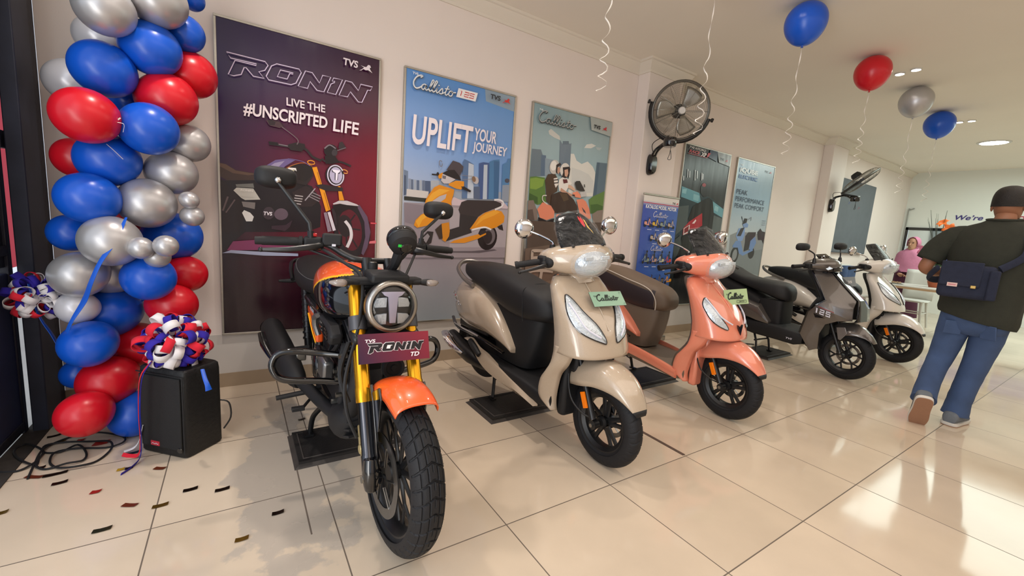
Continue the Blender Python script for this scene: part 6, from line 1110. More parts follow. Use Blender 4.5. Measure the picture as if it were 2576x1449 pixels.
# name plates and cards fixed to the vehicles
def card(name, label, P, m, rows, fill, cat='sign', th=.003, group=None):
    """P: corners top-left, top-right, bottom-right (world)"""
    tl, tr, br = (V(p) for p in P); ex = (tr - tl); w = ex.length; ex.normalize(); ey = (tr - br); ey = (ey - ex * ey.dot(ex)); h = (tr - br).length; ey.normalize(); n = ex.cross(ey).normalized()
    o = br - ex * w
    t = thing(name, label, cat, o, 0, group)
    b = M(); b.prism([(0, 0), (w, 0), (w, h), (0, h)], (0, 0, 0), ex, ey, -n * th); b.build('board', mat('card_edge', '4a4440', .5), t, 0)
    grad_print('print', 0, w, 0, h, n * .0006, ex, ey, rows, m, t, 8)
    A = Art(.0007, o=V((0, 0, 0)), ex=ex, ey=ey, n=n); fill(A, w, h); A.make('lettering', m, t)
    return t
RL = local_to_world(ronin_t)
def fr(A, w, h):
    A.tx('f0e8ec', 'TVS', w * .09, h * .70, w * .14, h * .11, .03, .15)
    ronin(A, w * .12, h * .33, w * .80, h * .34, 'f4eef0', '17131a', .0045)
    A.tx('f0e8ec', 'TD', w * .71, h * .13, w * .13, h * .15, .03, .3)
card('name_plate', 'dark red name plate reading RONIN TD fixed before the motorcycle fork', [RL @ V(p) for p in ((1.235, -.128, .789), (1.22, .148, .778), (1.253, .146, .675))], m_inkm, [(0, '2e1436', '7c1830'), (1, '451634', '8a1c30')], fr)
# ================================================================= grey sport scooter
p_grey = mat('gunmetal_paint', '5a5450', .3, .45, coat=1., flake=.25)
RN, FN = (4.0, 1.46), (3.93, .21)
def make_sport():
    t = thing('scooter', 'dark grey angular sport scooter marked 125 with black seat', 'scooter', (RN[0], RN[1], 0), heading(RN, FN))
    T = rotm((-.454, 0, .891), -radians(7), (.95, 0, .95)); I = Matrix.Identity(4)
    wheel(t, 'rear_wheel', (0, 0, .295), .232, .156, .05, None, spokes_y(6, .006), groove_scooter, na=240, nv=27)
    wheel(t, 'front_wheel', (1.252, 0, .232), .232, .158, .048, None, spokes_y(6, .0055), groove_scooter, .1, .05, na=360, nv=35)
    # angular front shell
    R = dict(A=(.895, .13, 1.0), B=(1.045, .055, .988), D=(1.285, .07, .757), C=(1.08, .165, .775), E=(1.085, .188, .728), F=(1.29, .115, .69), K=(1.30, .12, .575), J=(1.175, .192, .625), G=(1.02, .222, .67), L=(1.2, .17, .553), H=(1.11, .168, .503), Mm=(1.065, .145, .40), N=(1.066, .13, .25), O=(1.01, .162, .217), P=(.915, .2, .378), Q=(.965, .222, .60))
    faces = ['ABDC', 'ACE', 'CDF', 'CFE', 'EFKJ', 'GEJ', 'GJLHQ', 'JKL', 'QHMmP', 'PMmNO']
    for s in (-1, 1):
        m = M(); ks = list(R); m.v = [(R[k][0], s * R[k][1], R[k][2]) for k in ks]
        for f in faces:
            q = []; i = 0
            while i < len(f):
                if f[i:i + 2] == 'Mm': q.append(ks.index('Mm')); i += 2
                else: q.append(ks.index(f[i])); i += 1
            m.f.append(tuple(q)); m.m.append(0)
        o = m.build('side_fairing', p_grey, t, 12, sol=.012, solo=-1, bev=.004)
        d = M(); n = V((.2, s * .98, 0)); p0 = V((1.022, s * .2255, .612)); p1 = V((1.178, s * .1965, .578)); ex = (p1 - p0)
        if s > 0: p0, ex = p1, -ex
        ex.normalize(); ey = V((0, 0, 1))
        for i, ch in enumerate('125'):
            d.stroke([((.012 if ch == '1' else 0) + .05 * i + .038 * a, .043 * b_) for a, b_ in N125[ch]], .0115, p0 + V((0, s * .006, 0)), ex, ey, 0)
        d.build('number_decal', m_drl, o, 0)
        d = M().prism([(0, 0), (.10, -.012), (.02, -.035)], p0 + V((0, s * .004, -.012)), ex, ey, V((0, s * .001, 0))); d.build('black_decal', m_gblk, o, 0)
        d = M().stroke([(.03, .062), (.16, .055)], .004, p0 + V((0, s * .002, 0)), ex, ey, 0); d.build('red_decal', m_red, o, 0)
        M().tube([(.905, s * .125, .995), (1.0, s * .15, .86), (1.085, s * .186, .735), (1.02, s * .22, .675), (.965, s * .22, .60), (.915, s * .2, .38)], .008, 6).build('edge_trim', m_gblk, o)
    c = M(); L_ = [R['B'], R['D'], R['F'], R['K']]
    rows = [[V((x + .012, y * k, z)) for k in (-1, -.5, 0, .5, 1)] for x, y, z in ((.93, .10, 1.0), (1.045, .06, .99), (1.16, .068, .875), (1.285, .072, .76), (1.31, .115, .69), (1.325, .12, .575), (1.25, .13, .545))]
    c.grid(rows).build('centre_panel', m_gblk, t, 20, sol=.01)
    for s in (-1, 1):
        m = M().prism([(0, .115), (.05, .1), (.062, .02), (.05, -.02), (.012, -.01), (0, .03)], (1.318, s * .035, .59), (0, s, 0), (.12 * -1, 0, 1), (.016, 0, 0)); m.build('headlamp', m_refl, t, 30, bev=.006)
    M().loft([[V((x, -w, z)), V((x - .05, -w * .6, z)), V((x - .06, 0, z)), V((x - .05, w * .6, z)), V((x, w, z)), V((x + .08, w * .6, z)), V((x + .08, -w * .6, z))] for z, x, w in ((.24, .99, .14), (.38, .92, .19), (.5, .95, .2), (.6, .97, .21), (.68, 1.0, .205), (.75, 1.03, .165), (.86, .96, .14), (.98, .89, .125), (1.0, .89, .11))]).build('inner_panel', m_mblk, t, 45)
    M().box((1.0, 0, .42), (.1, .2, .36)).build('wheel_well', m_mblk, t, bev=.02)
    nk = M().loft([sell(x, 0, a, b_, 3, 20, axis='z', at=z) for z, x, a, b_ in ((.98, .95, .08, .1), (1.0, .96, .07, .085), (1.03, .965, .08, .1))]); nk.build('steering_neck', m_mblk, t, 50)
    # handlebar cowl and visor
    CW = [(-.2, .90, 1.06, .04, .025), (-.17, .915, 1.062, .065, .045), (-.1, .945, 1.06, .1, .062), (0, .97, 1.06, .115, .07)]; CW = CW + [(-y, a, b_, c_, d) for y, a, b_, c_, d in CW[-2::-1]]
    cw = M().loft([sell(x, z, rx, rz, 2.0, 20, axis='y', at=y) for y, x, z, rx, rz in smooth_rows(CW, 2)]); co = bT(cw, T).build('handlebar_cowl', p_grey, t, 40)
    vs = M().grid([[V((x - .05 * u * u, w * u, z - .01 * u * u)) for u in (-1, -.6, -.2, .2, .6, 1)] for z, x, w in ((1.01, 1.095, .09), (1.05, 1.082, .1), (1.09, 1.04, .1), (1.135, .98, .085), (1.165, .935, .06))]); bT(vs, T).build('visor', m_gblk, t, 30, sol=.006)
    for s in (-1, 1):
        l = M().prism([(0, 0), (.05, .012), (.085, -.006), (.04, -.028)], (1.0, s * .105, 1.045), (.75, -s * .45, 0), (0, 0, 1), (.012, s * .014, 0)); bT(l, T).build('indicator_lens', m_refl, co, 30, bev=.003)
        g = M().tube([(.905, s * .2, 1.05), (.885, s * .26, 1.048), (.865, s * .34, 1.043)], [.014, .018, .018], 14).tube([(.867, s * .335, 1.043), (.862, s * .35, 1.042)], .02, 14); bT(g, T).build('grip', m_mblk, t)
        w = M().box((.915, s * .205, 1.05), (.07, .05, .05)); bT(w, T).build('switch_housing', m_mblk, t, bev=.01)
        lv = M().tube([(.94, s * .2, 1.03), (.95, s * .25, 1.02), (.91, s * .34, 1.0)], [.009, .007, .005], 8, 3); bT(lv, T).build('brake_lever', m_mblk, t)
        ms = M().tube([(.965, s * .2, 1.085), (.965, s * .2, 1.13)], [.02, .012], 10).tube([(.965, s * .2, 1.12), (.96, s * .205, 1.17), (.93, s * .25, 1.205)], .0065, 8, 3); bT(ms, T).build('mirror_stem', m_blk, t)
        mh = M().loft([sell(s * .295, 1.235, w_ * .075, w_ * .036, 2.6, 22, axis='x', at=x) for x, w_ in ((.885, .95), (.88, 1.0), (.91, 1.0), (.93, .85), (.94, .45))]); mo = bT(mh, T).build('mirror', m_mblk, t, 60)
        mg = M().poly([(s * .295 + .066 * cos(a * .3), 1.235 + .031 * sin(a * .3)) for a in range(21)], (.879, 0, 0), (0, 1, 0), (0, 0, 1)); bT(mg, T).build('mirror_glass', m_chr, mo, 0)
    # fender and fork
    FD = [(118, .298, .235, .06), (105, .31, .21, .09), (92, .318, .195, .1), (82, .318, .205, .1), (68, .305, .225, .085), (54, .288, .245, .066), (44, .275, .255, .05), (38, .268, .26, .035)]
    def fs(th, rc, rs, w): return [V((1.252 + (rs + (rc - rs) * (1 - abs(u) ** 1.6)) * cos(radians(th)), w * u, .232 + (rs + (rc - rs) * (1 - abs(u) ** 1.6)) * sin(radians(th)))) for u in (-1, -.8, -.5, -.2, .2, .5, .8, 1)]
    fo = M().grid([fs(*r) for r in FD]).build('front_fender', p_grey, t, 25, sol=.006)
    for s in (-1, 1):
        M().prism([(-.05, .06), (.02, .075), (.045, .02), (.0, -.055), (-.02, -.05)], (1.225, s * .092, .43), (1, 0, 0), (0, 0, 1), (0, s * .01, 0)).build('fender_blade', mat('silver_grey_paint', '8a8786', .3, .6, coat=.6), fo, 20, bev=.004)
        M().tube([(1.07, s * .07, .62), (1.14, s * .078, .46), (1.235, s * .085, .255)], [.015, .015, .018], 12).cyl((1.252, s * .06, .232), (1.252, s * .1, .232), .022).build('fork_leg', m_blk, t)
        M().cyl((1.252, s * .098, .232), (1.252, s * .112, .232), .013, 6).build('axle_nut', m_stl, t, 30)
    # rear
    for s in (-1, 1):
        m = M().loft([[V((x, s * .12, zt)), V((x, s * w, zt - (zt - zb) * .2)), V((x, s * (w + .012), (zt + zb) / 2)), V((x, s * w, zb)), V((x, s * .12, zb + .01))] for x, zt, zb, w in ((-.42, .87, .80, .13), (-.3, .84, .67, .165), (-.1, .77, .575, .19), (.1, .69, .50, .198), (.3, .635, .44, .198), (.47, .585, .40, .192), (.6, .42, .385, .18))]); m.build('side_panel', p_grey, t, 30, bev=.006)
    M().loft([sell(0, z, w, h, 4, 20, at=x) for x, z, w, h in ((-.42, .85, .1, .06), (-.1, .72, .15, .14), (.2, .6, .16, .16), (.45, .52, .15, .13))]).build('rear_body', m_mblk, t, 45)
    sc_ = M().loft([sell((a + b_) / 2, 0, (b_ - a) / 2, w, 5, 24, axis='z', at=z) for z, a, b_, w in ((.36, .45, .69, .13), (.5, .42, .685, .14), (.64, .3, .68, .13))]); sc_.build('seat_column', m_mblk, t, 45)
    st = loft_x([(-.42, .985, .94, .05), (-.38, 1.0, .90, .1), (-.2, .985, .85, .135), (.02, .945, .80, .15), (.12, .90, .775, .155), (.25, .855, .74, .158), (.45, .84, .69, .158), (.58, .835, .65, .148), (.66, .815, .635, .125), (.705, .77, .64, .08), (.72, .72, .66, .04)], 3, 28); st.build('seat', m_seat, t, 60)
    M().tube([(-.1, -.17, .85), (-.3, -.165, .91), (-.47, -.12, .96), (-.5, 0, .97), (-.47, .12, .96), (-.3, .165, .91), (-.1, .17, .85)], .014, 10, 5).build('grab_rail', m_blk, t)
    M().box((-.445, 0, .84), (.02, .16, .05)).build('tail_lamp', m_red, t, bev=.01)
    fl = M().loft([sell(0, (a + b_) / 2, w, (a - b_) / 2, 7, 24, at=x) for x, a, b_, w in ((.25, .40, .27, .17), (.45, .40, .245, .195), (.7, .40, .24, .198), (.86, .38, .232, .195), (.94, .37, .26, .18))]); fo = fl.build('floorboard', m_mblk, t, 35)
    d = M().text('TVS', (.80, -.1995, .285), (1, 0, 0), (0, 0, 1), .06, .018, .02, .2); d.build('lettering', m_drl, fo, 0, flip=False)
    M().box((.12, 0, .33), (.42, .2, .14)).cyl((0, .06, .3), (0, .12, .3), .07).box((0, 0, .47), (.4, .18, .12)).build('engine_unit', m_blk, t, bev=.015)
    M().tube([(.38, -.12, .27), (.2, -.15, .29), (0, -.165, .33), (-.2, -.17, .39)], [.02, .045, .058, .05], 16, 3).build('muffler', m_blk, t)
    M().tube([(.3, -.19, .43), (.1, -.205, .445), (-.05, -.2, .46)], [.012, .02, .012], 10, 3).build('heat_shield', m_stl, t)
    sd = M()
    for s in (-1, 1): sd.tube([(.42, s * .1, .26), (.47, s * .12, .16), (.49, s * .13, .045)], .011, 8).box((.49, s * .135, .038), (.05, .03, .012))
    sd.tube([(.45, -.12, .17), (.45, .12, .17)], .009, 8).tube([(.46, -.13, .12), (.36, -.17, .11), (.3, -.18, .14), (.27, -.19, .13)], .007, 8, 3); sd.build('centre_stand', m_blk, t)
    return t
sport_t = make_sport()
display_board(3.80, 4.345, .815, 1.17, 'black display board under the dark grey sport scooter')
# name cards
def fcard(txtc, limited=False):
    def f(A, w, h):
        A.tx(txtc, 'TVS', w * .09, h * .62, w * .11, h * .12, .03)
        callisto(A, txtc, w * .17, h * .34, w * .66, h * .46, .085)
        if limited:
            for q in ([(.5, .1), (.9, .1)], [(.5, .26), (.9, .26)], [(.5, .1), (.5, .26)], [(.9, .1), (.9, .26)]): A.st(txtc, [(w * a, h * b) for a, b in q], .0022, 0)
            A.tx(txtc, 'LIMITED', w * .58, h * .145, w * .24, h * .075, .02)
        else:
            for cx, cy in ((.93, .88), (.95, .12)): A.p('7fa08c', [(w * cx + .005 * cos(a), h * cy + .005 * sin(a)) for a in range(7)])
    return f
card('name_card', 'green name card reading Callisto on the beige scooter', [(.645, .328, .90), (.881, .325, .901), (.88, .268, .833)], m_inkm, [(0, '93b9a0', '9cc0a6'), (1, '93b9a0', '98bca3')], fcard('1d2622'))
card('name_card', 'pale lime green name card reading Callisto LIMITED on the coral scooter', [(1.94, .359, .875), (2.078, .273, .898), (2.086, .235, .798)], m_inkm, [(0, 'a8c08e', 'b0c896'), (1, 'a8c08e', 'acc492')], fcard('1d2622', True))
def fg(A, w, h):
    A.tx('d8d4d0', 'N 125', w * .2, h * .35, w * .6, h * .25, .03)
card('name_card', 'grey name card on the front of the dark grey sport scooter', [(3.92, .388, .951), (4.063, .294, .971), (4.056, .269, .882)], m_inkm, [(0, '7d8486', '868d8f'), (1, '7d8486', '868d8f')], fg)
# ================================================================= people
def skin_mesh(chains, sub=2):
    """one continuous surface grown along joints; chains: lists of (point, radius) sharing joints by equal points"""
    vs, es, rs, key = [], [], [], {}
    for ch in chains:
        pv = None
        for p, r in ch:
            k = tuple(round(c, 4) for c in p)
            if k not in key: key[k] = len(vs); vs.append(p); rs.append(r if isinstance(r, tuple) else (r, r))
            i = key[k]
            if pv is not None and pv != i: es.append((pv, i))
            pv = i
    me = bpy.data.meshes.new('skin'); me.from_pydata(vs, es, [])
    o = bpy.data.objects.new('skin', me); COL.objects.link(o)
    md = o.modifiers.new('skin', 'SKIN'); md.use_smooth_shade = True; md.branch_smoothing = .4
    if not me.skin_vertices: return None, o
    for i, r in enumerate(rs): me.skin_vertices[0].data[i].radius = r
    me.skin_vertices[0].data[0].use_root = True
    sb = o.modifiers.new('sub', 'SUBSURF'); sb.levels = sub; sb.render_levels = sub
    bpy.context.view_layer.update()
    ev = o.evaluated_get(bpy.context.evaluated_depsgraph_get()); em = ev.to_mesh()
    V_ = [v.co.copy() for v in em.vertices]; F_ = [tuple(p.vertices) for p in em.polygons]
    ev.to_mesh_clear(); bpy.data.objects.remove(o); bpy.data.meshes.remove(me)
    return V_, F_
def hand(m, w, d, up, side, k=1., curl=.5):
    """palm, four fingers and a thumb; w wrist, d pointing direction, up back of the hand, side: thumb direction"""
    w, d, up, side = V(w), V(d).normalized(), V(up).normalized(), V(side).normalized()
    m.tube([w, w + d * .03 * k, w + d * .075 * k, w + d * .09 * k], [.024 * k, .034 * k, .037 * k, .026 * k], 12, 2, flat=1.) 
    for i, (o, L_) in enumerate(((.028, .072), (.010, .08), (-.008, .074), (-.026, .06))):
        b = w + d * (.082 - abs(o) * .2) * k + side * o * k; a = curl; dd = d; P = [b]
        for q in range(3):
            dd = (Matrix.Rotation(-a * .5, 3, side) @ dd if True else dd); P.append(P[-1] + dd * L_ * k * (.45, .32, .23)[q])
        m.tube(P, [.0092 * k, .0088 * k, .0078 * k, .005 * k], 8, 2)
    b = w + d * .025 * k + side * .028 * k
    m.tube([b, b + (side * .7 + d * .7) * .035 * k, b + (side * .5 + d) * .055 * k - up * .01, b + (side * .2 + d) * .075 * k - up * .02], [.013 * k, .011 * k, .009 * k, .006 * k], 8, 2)
def head_mesh(m, c, k=1., yaw=0.):
    R = Matrix.Rotation(yaw, 3, 'Z'); c = V(c); f = lambda x, y, z: c + R @ V((x, y, z)) * k
    rings = []
    for z, x0, x1, w in smooth_rows([(-.125, .035, .075, .022), (-.112, .01, .088, .042), (-.08, -.03, .092, .058), (-.04, -.075, .093, .068), (.0, -.092, .094, .073), (.04, -.097, .093, .075), (.08, -.09, .08, .068), (.105, -.065, .055, .052), (.12, -.03, .02, .028)], 3):
        rings.append([f((x0 + x1) / 2 + (x1 - x0) / 2 * cos(2 * pi * i / 24), w * sin(2 * pi * i / 24), z) for i in range(24)])
    m.loft(rings)
    m.tube([f(.092, 0, .012), f(.105, 0, -.015), f(.113, 0, -.032), f(.096, 0, -.042)], [.008 * k, .01 * k, .013 * k, .008 * k], 8, 3)
    for s in (-1, 1):
        m.ball(f(-.004, s * .077, -.012), (.02 * k, .008 * k, .032 * k), 12, 8, R.to_4x4().to_3x3() @ Matrix.Rotation(s * .3, 3, 'Z'))
        m.tube([f(.084, s * .015, .028), f(.09, s * .032, .034), f(.078, s * .052, .026)], .006 * k, 6, 2)
    m.tube([f(.09, -.024, -.07), f(.098, 0, -.067), f(.09, .024, -.07)], [.003 * k, .006 * k, .003 * k], 8, 3)
    return f
def eyes(par, f, k):
    e = M()
    for s in (-1, 1): e.ball(f(.083, s * .031, .012), (.008 * k, .013 * k, .007 * k), 10, 8)
    e.build('eyes', mat('dark_eyes', '221a16', .2), par, 180)
m_skin = mat('skin_tan', '9c6a4e', .55, var=.06, vscale=8)
m_skin2 = mat('skin_light_brown', 'b08468', .5)
m_shirt = mat('dark_olive_knit', '2b2d24', .9, var=.25, vscale=25, bump=.25, bscale=180)
m_jean = mat('blue_denim', '3d5277', .85, var=.4, vscale=7, bump=.25, bscale=260)
m_hair = mat('black_hair', '17120f', .6, bump=.5, bscale=220)
def make_man():
    t = thing('person', 'man in dark olive polo shirt and blue jeans walking away from the camera', 'person', (3.5, -.63, 0), 0)
    b = M()
    v, f = skin_mesh([[((0, 0, .9), (.12, .15)), ((0, -.01, 1.1), (.10, .14)), ((.02, -.01, 1.3), (.11, .16)), ((.03, -.02, 1.44), (.07, .09)), ((.035, -.02, 1.5), .055), ((.05, -.02, 1.57), .056)],
                      [((.02, -.01, 1.3), (.11, .16)), ((.02, .17, 1.39), .06), ((-.01, .26, 1.28), .052), ((-.05, .325, 1.12), .046), ((.08, .27, 1.1), .042), ((.22, .16, 1.12), .03)],
                      [((.02, -.01, 1.3), (.11, .16)), ((.02, -.2, 1.39), .06), ((.0, -.28, 1.28), .052), ((-.02, -.33, 1.12), .044), ((.1, -.27, 1.12), .042), ((.22, -.16, 1.16), .03)],
                      [((0, 0, .9), (.12, .15)), ((-.01, .09, .82), .07), ((.0, .135, .48), .042), ((-.12, .14, .33), .04), ((-.265, .128, .19), .036)], [((0, 0, .9), (.12, .15)), ((.01, -.08, .82), .07), ((.05, -.045, .48), .045), ((.02, -.005, .1), .036)]])
    if v: b.add(v, f)
    fn = head_mesh(b, (.055, -.02, 1.6), 1.0)
    hand(b, (.22, .16, 1.12), (.7, -.6, .1), (0, 0, 1), (-.5, -.6, .3), 1., .9); hand(b, (.22, -.16, 1.16), (.7, .6, .05), (0, 0, 1), (-.5, .6, .3), 1., .9)
    bo = b.build('body', m_skin, t, 180)
    eyes(bo, fn, 1.)
    h = M(); rings = []
    for z, x0, x1, w in smooth_rows([(-.015, -.098, .0, .078), (.02, -.105, .055, .081), (.06, -.105, .088, .08), (.095, -.088, .082, .07), (.12, -.05, .055, .05), (.131, -.015, .02, .02)], 3):
        rings.append([fn((x0 + x1) / 2 + (x1 - x0) / 2 * cos(2 * pi * i / 24), w * sin(2 * pi * i / 24) * 1.02, z + .012 * (1 if cos(2 * pi * i / 24) > .3 and z < .03 else 0)) for i in range(24)])
    h.loft(rings).build('hair', m_hair, t, 60)
    # shirt
    s_ = M(); RR_ = smooth_rows([(.79, 0, 0, .15, .195), (.84, 0, 0, .152, .205), (.95, 0, 0, .148, .203), (1.08, -.005, -.005, .142, .2), (1.2, -.005, -.01, .142, .215), (1.31, .005, -.012, .138, .236), (1.39, .012, -.015, .122, .232), (1.44, .02, -.018, .098, .185), (1.475, .028, -.02, .074, .11), (1.5, .032, -.02, .066, .075)], 4)
    def fold(z, a): return 1 + .02 * sin(5 * a + z * 14) + .012 * sin(11 * a - z * 30)
    s_.loft([[V((cx + rx * cos(2 * pi * i / 36) * fold(z, 2 * pi * i / 36), cy + ry * sin(2 * pi * i / 36) * fold(z, 2 * pi * i / 36), z + .04 * sin(2 * pi * i / 36) * max(0, min(1, (1.0 - z) / .2)))) for i in range(36)] for z, cx, cy, rx, ry in RR_], True, False)
    for s, el in ((1, .31), (-1, .33)): s_.tube([(.015, s * .12 - .01, 1.385), (.01, s * .19, 1.365), (-.005, s * (el - .045), 1.28), (-.02, s * (el - .005), 1.185)], [.06, .08, .08, .076], 18, 4, caps=False)
    so = s_.build('polo_shirt', m_shirt, t, 60, sol=.004)
    M().tube([(.032 + .07 * cos(a * pi / 8), -.02 + .08 * sin(a * pi / 8), 1.5 + .008 * cos(a * pi / 8)) for a in range(16)], .014, 8, closed=True, flat=.5).build('collar', m_shirt, so)
    # jeans
    j = M(); j.loft([[V((cx + rx * cos(2 * pi * i / 28), ry * sin(2 * pi * i / 28), z)) for i in range(28)] for z, cx, rx, ry in smooth_rows([(.95, 0, .12, .17), (.88, -.005, .13, .172), (.8, -.01, .135, .176), (.72, -.005, .11, .16), (.68, 0, .07, .11)], 3)])
    j.tube([(-.01, .088, .84), (-.005, .105, .68), (.005, .135, .48), (-.08, .142, .37), (-.2, .135, .25), (-.265, .125, .19)], [.096, .088, .072, .066, .066, .072], 22, 4).tube([(.01, -.08, .84), (.03, -.065, .66), (.05, -.042, .48), (.045, -.02, .32), (.025, -.005, .18), (.015, 0, .075)], [.096, .088, .074, .068, .068, .076], 22, 4)
    def wr(p): k = sin(p.z * 60 + p.y * 25) * .5 + sin(p.z * 95 - p.x * 40) * .5; return p + V((k, k * .6, 0)) * .0035
    j.v = [tuple(wr(V(p))) for p in j.v]; jo = j.build('jeans', m_jean, t, 60)
    for s in (-1, 1): M().box((-.118, s * .085, .725), (.008, .095, .1), (0, -.2, s * .5)).build('back_pocket', m_jean, jo, bev=.006)
    # shoes
    for nm, T in (('shoe', Matrix.Translation((.01, 0, 0)) @ Matrix.Rotation(-.1, 4, 'Z')), ('shoe', Matrix.Translation((-.285, .125, .175)) @ Matrix.Rotation(.35, 4, 'Z') @ Matrix.Rotation(radians(62), 4, 'Y') @ Matrix.Translation((0, 0, -.06)))):
        u = M().loft([sell(0, (a + c) / 2, w, (a - c) / 2, 2.5, 20, at=x) for x, a, c, w in smooth_rows([(-.085, .09, .02, .03), (-.07, .105, .02, .042), (-.02, .11, .02, .046), (.05, .09, .02, .048), (.12, .065, .02, .05), (.17, .05, .02, .042), (.19, .035, .02, .025)], 3)])
        uo = bT(u, T).build(nm, mat('grey_suede', '6b7178', .8, bump=.3, bscale=200), t, 60)
        q = M(); ol = cat_rom([V((-.09, 0, 0)), V((-.07, .044, 0)), V((.03, .048, 0)), V((.12, .054, 0)), V((.18, .038, 0)), V((.2, 0, 0)), V((.18, -.038, 0)), V((.12, -.054, 0)), V((.03, -.048, 0)), V((-.07, -.044, 0))], 4, True)
        q.loft([[p + V((0, 0, .006)) for p in ol], [p * 1.03 + V((0, 0, .01)) for p in ol], [p * 1.03 + V((0, 0, .028)) for p in ol]]); bT(q, T).build('sole', mat('white_rubber_sole', 'd6d2ca', .6), uo, 40)
        q = M().prism([(p.x * .97, p.y * .97) for p in ol], (0, 0, .0), (1, 0, 0), (0, 1, 0), (0, 0, .007)); bT(q, T).build('outsole', mat('tan_gum_outsole', '9a7258', .7, bump=.4, bscale=120), uo, 0)
    # bag carried on the back
    g = thing('shoulder_bag', 'navy canvas shoulder bag hanging on the back of the man in olive', 'bag', (3.5 - .21, -.63 + .055, 1.06), radians(6))
    M().box((0, 0, 0), (.09, .27, .23)).build('body', mat('navy_canvas', '1c2338', .85, var=.3, vscale=30, bump=.3, bscale=300), g, 60, bev=.03, bevseg=3)
    M().box((-.05, .03, .045), (.014, .2, .155)).box((-.046, .03, .125), (.02, .2, .02)).build('flap', MATS['navy_canvas'], g, 60, bev=.006)
    M().box((-.046, -.125, -.01), (.03, .05, .2)).build('side_pocket', MATS['navy_canvas'], g, 60, bev=.01)
    M().box((-.0585, .06, -.025), (.003, .05, .026)).build('tag', mat('pale_pink_tag', 'd8b8b0', .6), g, 0); M().box((-.0605, .06, -.025), (.001, .036, .006)).build('tag_stitching', m_red, g, 0)
    M().box((-.059, -.04, -.03), (.006, .026, .02)).build('buckle', mat('brass_buckle', 'b89a58', .45, .5), g, bev=.004)
    M().tube([(-.01, -.14, .1), (.06, -.23, .2), (.12, -.21, .33), (.2, -.14, .38), (.3, -.02, .3), (.34, .08, .15), (.28, .14, .0), (.1, .2, -.0), (-.01, .15, .08)], .012, 8, 5, flat=2.).build('strap', MATS['navy_canvas'], g)
make_man()
def make_woman():
    t = thing('person', 'woman in a pink headscarf standing behind the white table', 'person', (9.5, 1.25, 0), radians(188))
    b = M()
    v, f = skin_mesh([[((0, 0, .85), (.11, .14)), ((0, 0, 1.05), (.09, .12)), ((.02, 0, 1.2), (.09, .13)), ((.03, 0, 1.29), .05), ((.05, 0, 1.36), .048)],
                      [((.02, 0, 1.2), (.09, .13)), ((.02, .15, 1.2), .05), ((.03, .19, 1.0), .04), ((.16, .14, .87), .034), ((.25, .08, .85), .025)], [((.02, 0, 1.2), (.09, .13)), ((.02, -.15, 1.2), .05), ((.03, -.19, 1.0), .04), ((.16, -.14, .87), .034), ((.25, -.08, .85), .025)],
                      [((0, 0, .85), (.11, .14)), ((0, .08, .78), .085), ((0, .08, .43), .055), ((0, .08, .06), .04), ((.1, .08, .035), .03)], [((0, 0, .85), (.11, .14)), ((0, -.08, .78), .085), ((0, -.08, .43), .055), ((0, -.08, .06), .04), ((.1, -.08, .035), .03)]])
    if v: b.add(v, f)
    fn = head_mesh(b, (.06, 0, 1.42), .93, -.35)
    hand(b, (.25, .08, .85), (1, -.3, -.1), (0, 0, 1), (0, -1, 0), .9); hand(b, (.25, -.08, .85), (1, .3, -.1), (0, 0, 1), (0, 1, 0), .9)
    bo = b.build('body', m_skin2, t, 180); eyes(bo, fn, .93)
    p = mat('pink_fabric', 'c07a96', .85, var=.15, vscale=14, bump=.3, bscale=40); h = M(); rings = []
    for a in range(0, 9):
        th = radians(-112 + a * 28 / 2 * 2); rings.append([fn(.045 - .165 * q + (.02 if abs(th) < 1 else 0), (.088 + .012 * sin(q * pi)) * sin(th) * (1 - .25 * q * q), .0 + (.128 + .01 * q) * cos(th) * (1 - .3 * q * q)) for q in (0, .25, .5, .75, .95)])
    h.grid(rings); h.ball(fn(-.035, 0, .01), (.09, .088, .122), 20, 14)
    for a in range(1): pass
    h.loft([[V((cx + rx * cos(2 * pi * i / 28) * (1 + .03 * sin(7 * 2 * pi * i / 28 + z * 20)), ry * sin(2 * pi * i / 28) * (1 + .03 * sin(9 * 2 * pi * i / 28)), z)) for i in range(28)] for z, cx, rx, ry in smooth_rows([(1.335, .03, .07, .075), (1.30, .03, .10, .11), (1.24, .03, .13, .19), (1.12, .03, .15, .215), (.98, .03, .16, .225), (.9, .04, .165, .22)], 3)])
    h.build('headscarf', p, t, 60, sol=.004)
    q = mat('plum_fabric', '4a1c34', .85)
    d = M().loft([[V((rx * cos(2 * pi * i / 24), ry * sin(2 * pi * i / 24), z)) for i in range(24)] for z, rx, ry in ((1.05, .125, .17), (.85, .15, .19), (.5, .18, .2), (.08, .22, .24))])
    for s in (-1, 1): d.tube([(.03, s * .18, 1.02), (.1, s * .17, .93), (.22, s * .1, .86)], [.06, .055, .045], 12, 3)
    d.build('dress', q, t, 60)
make_woman()
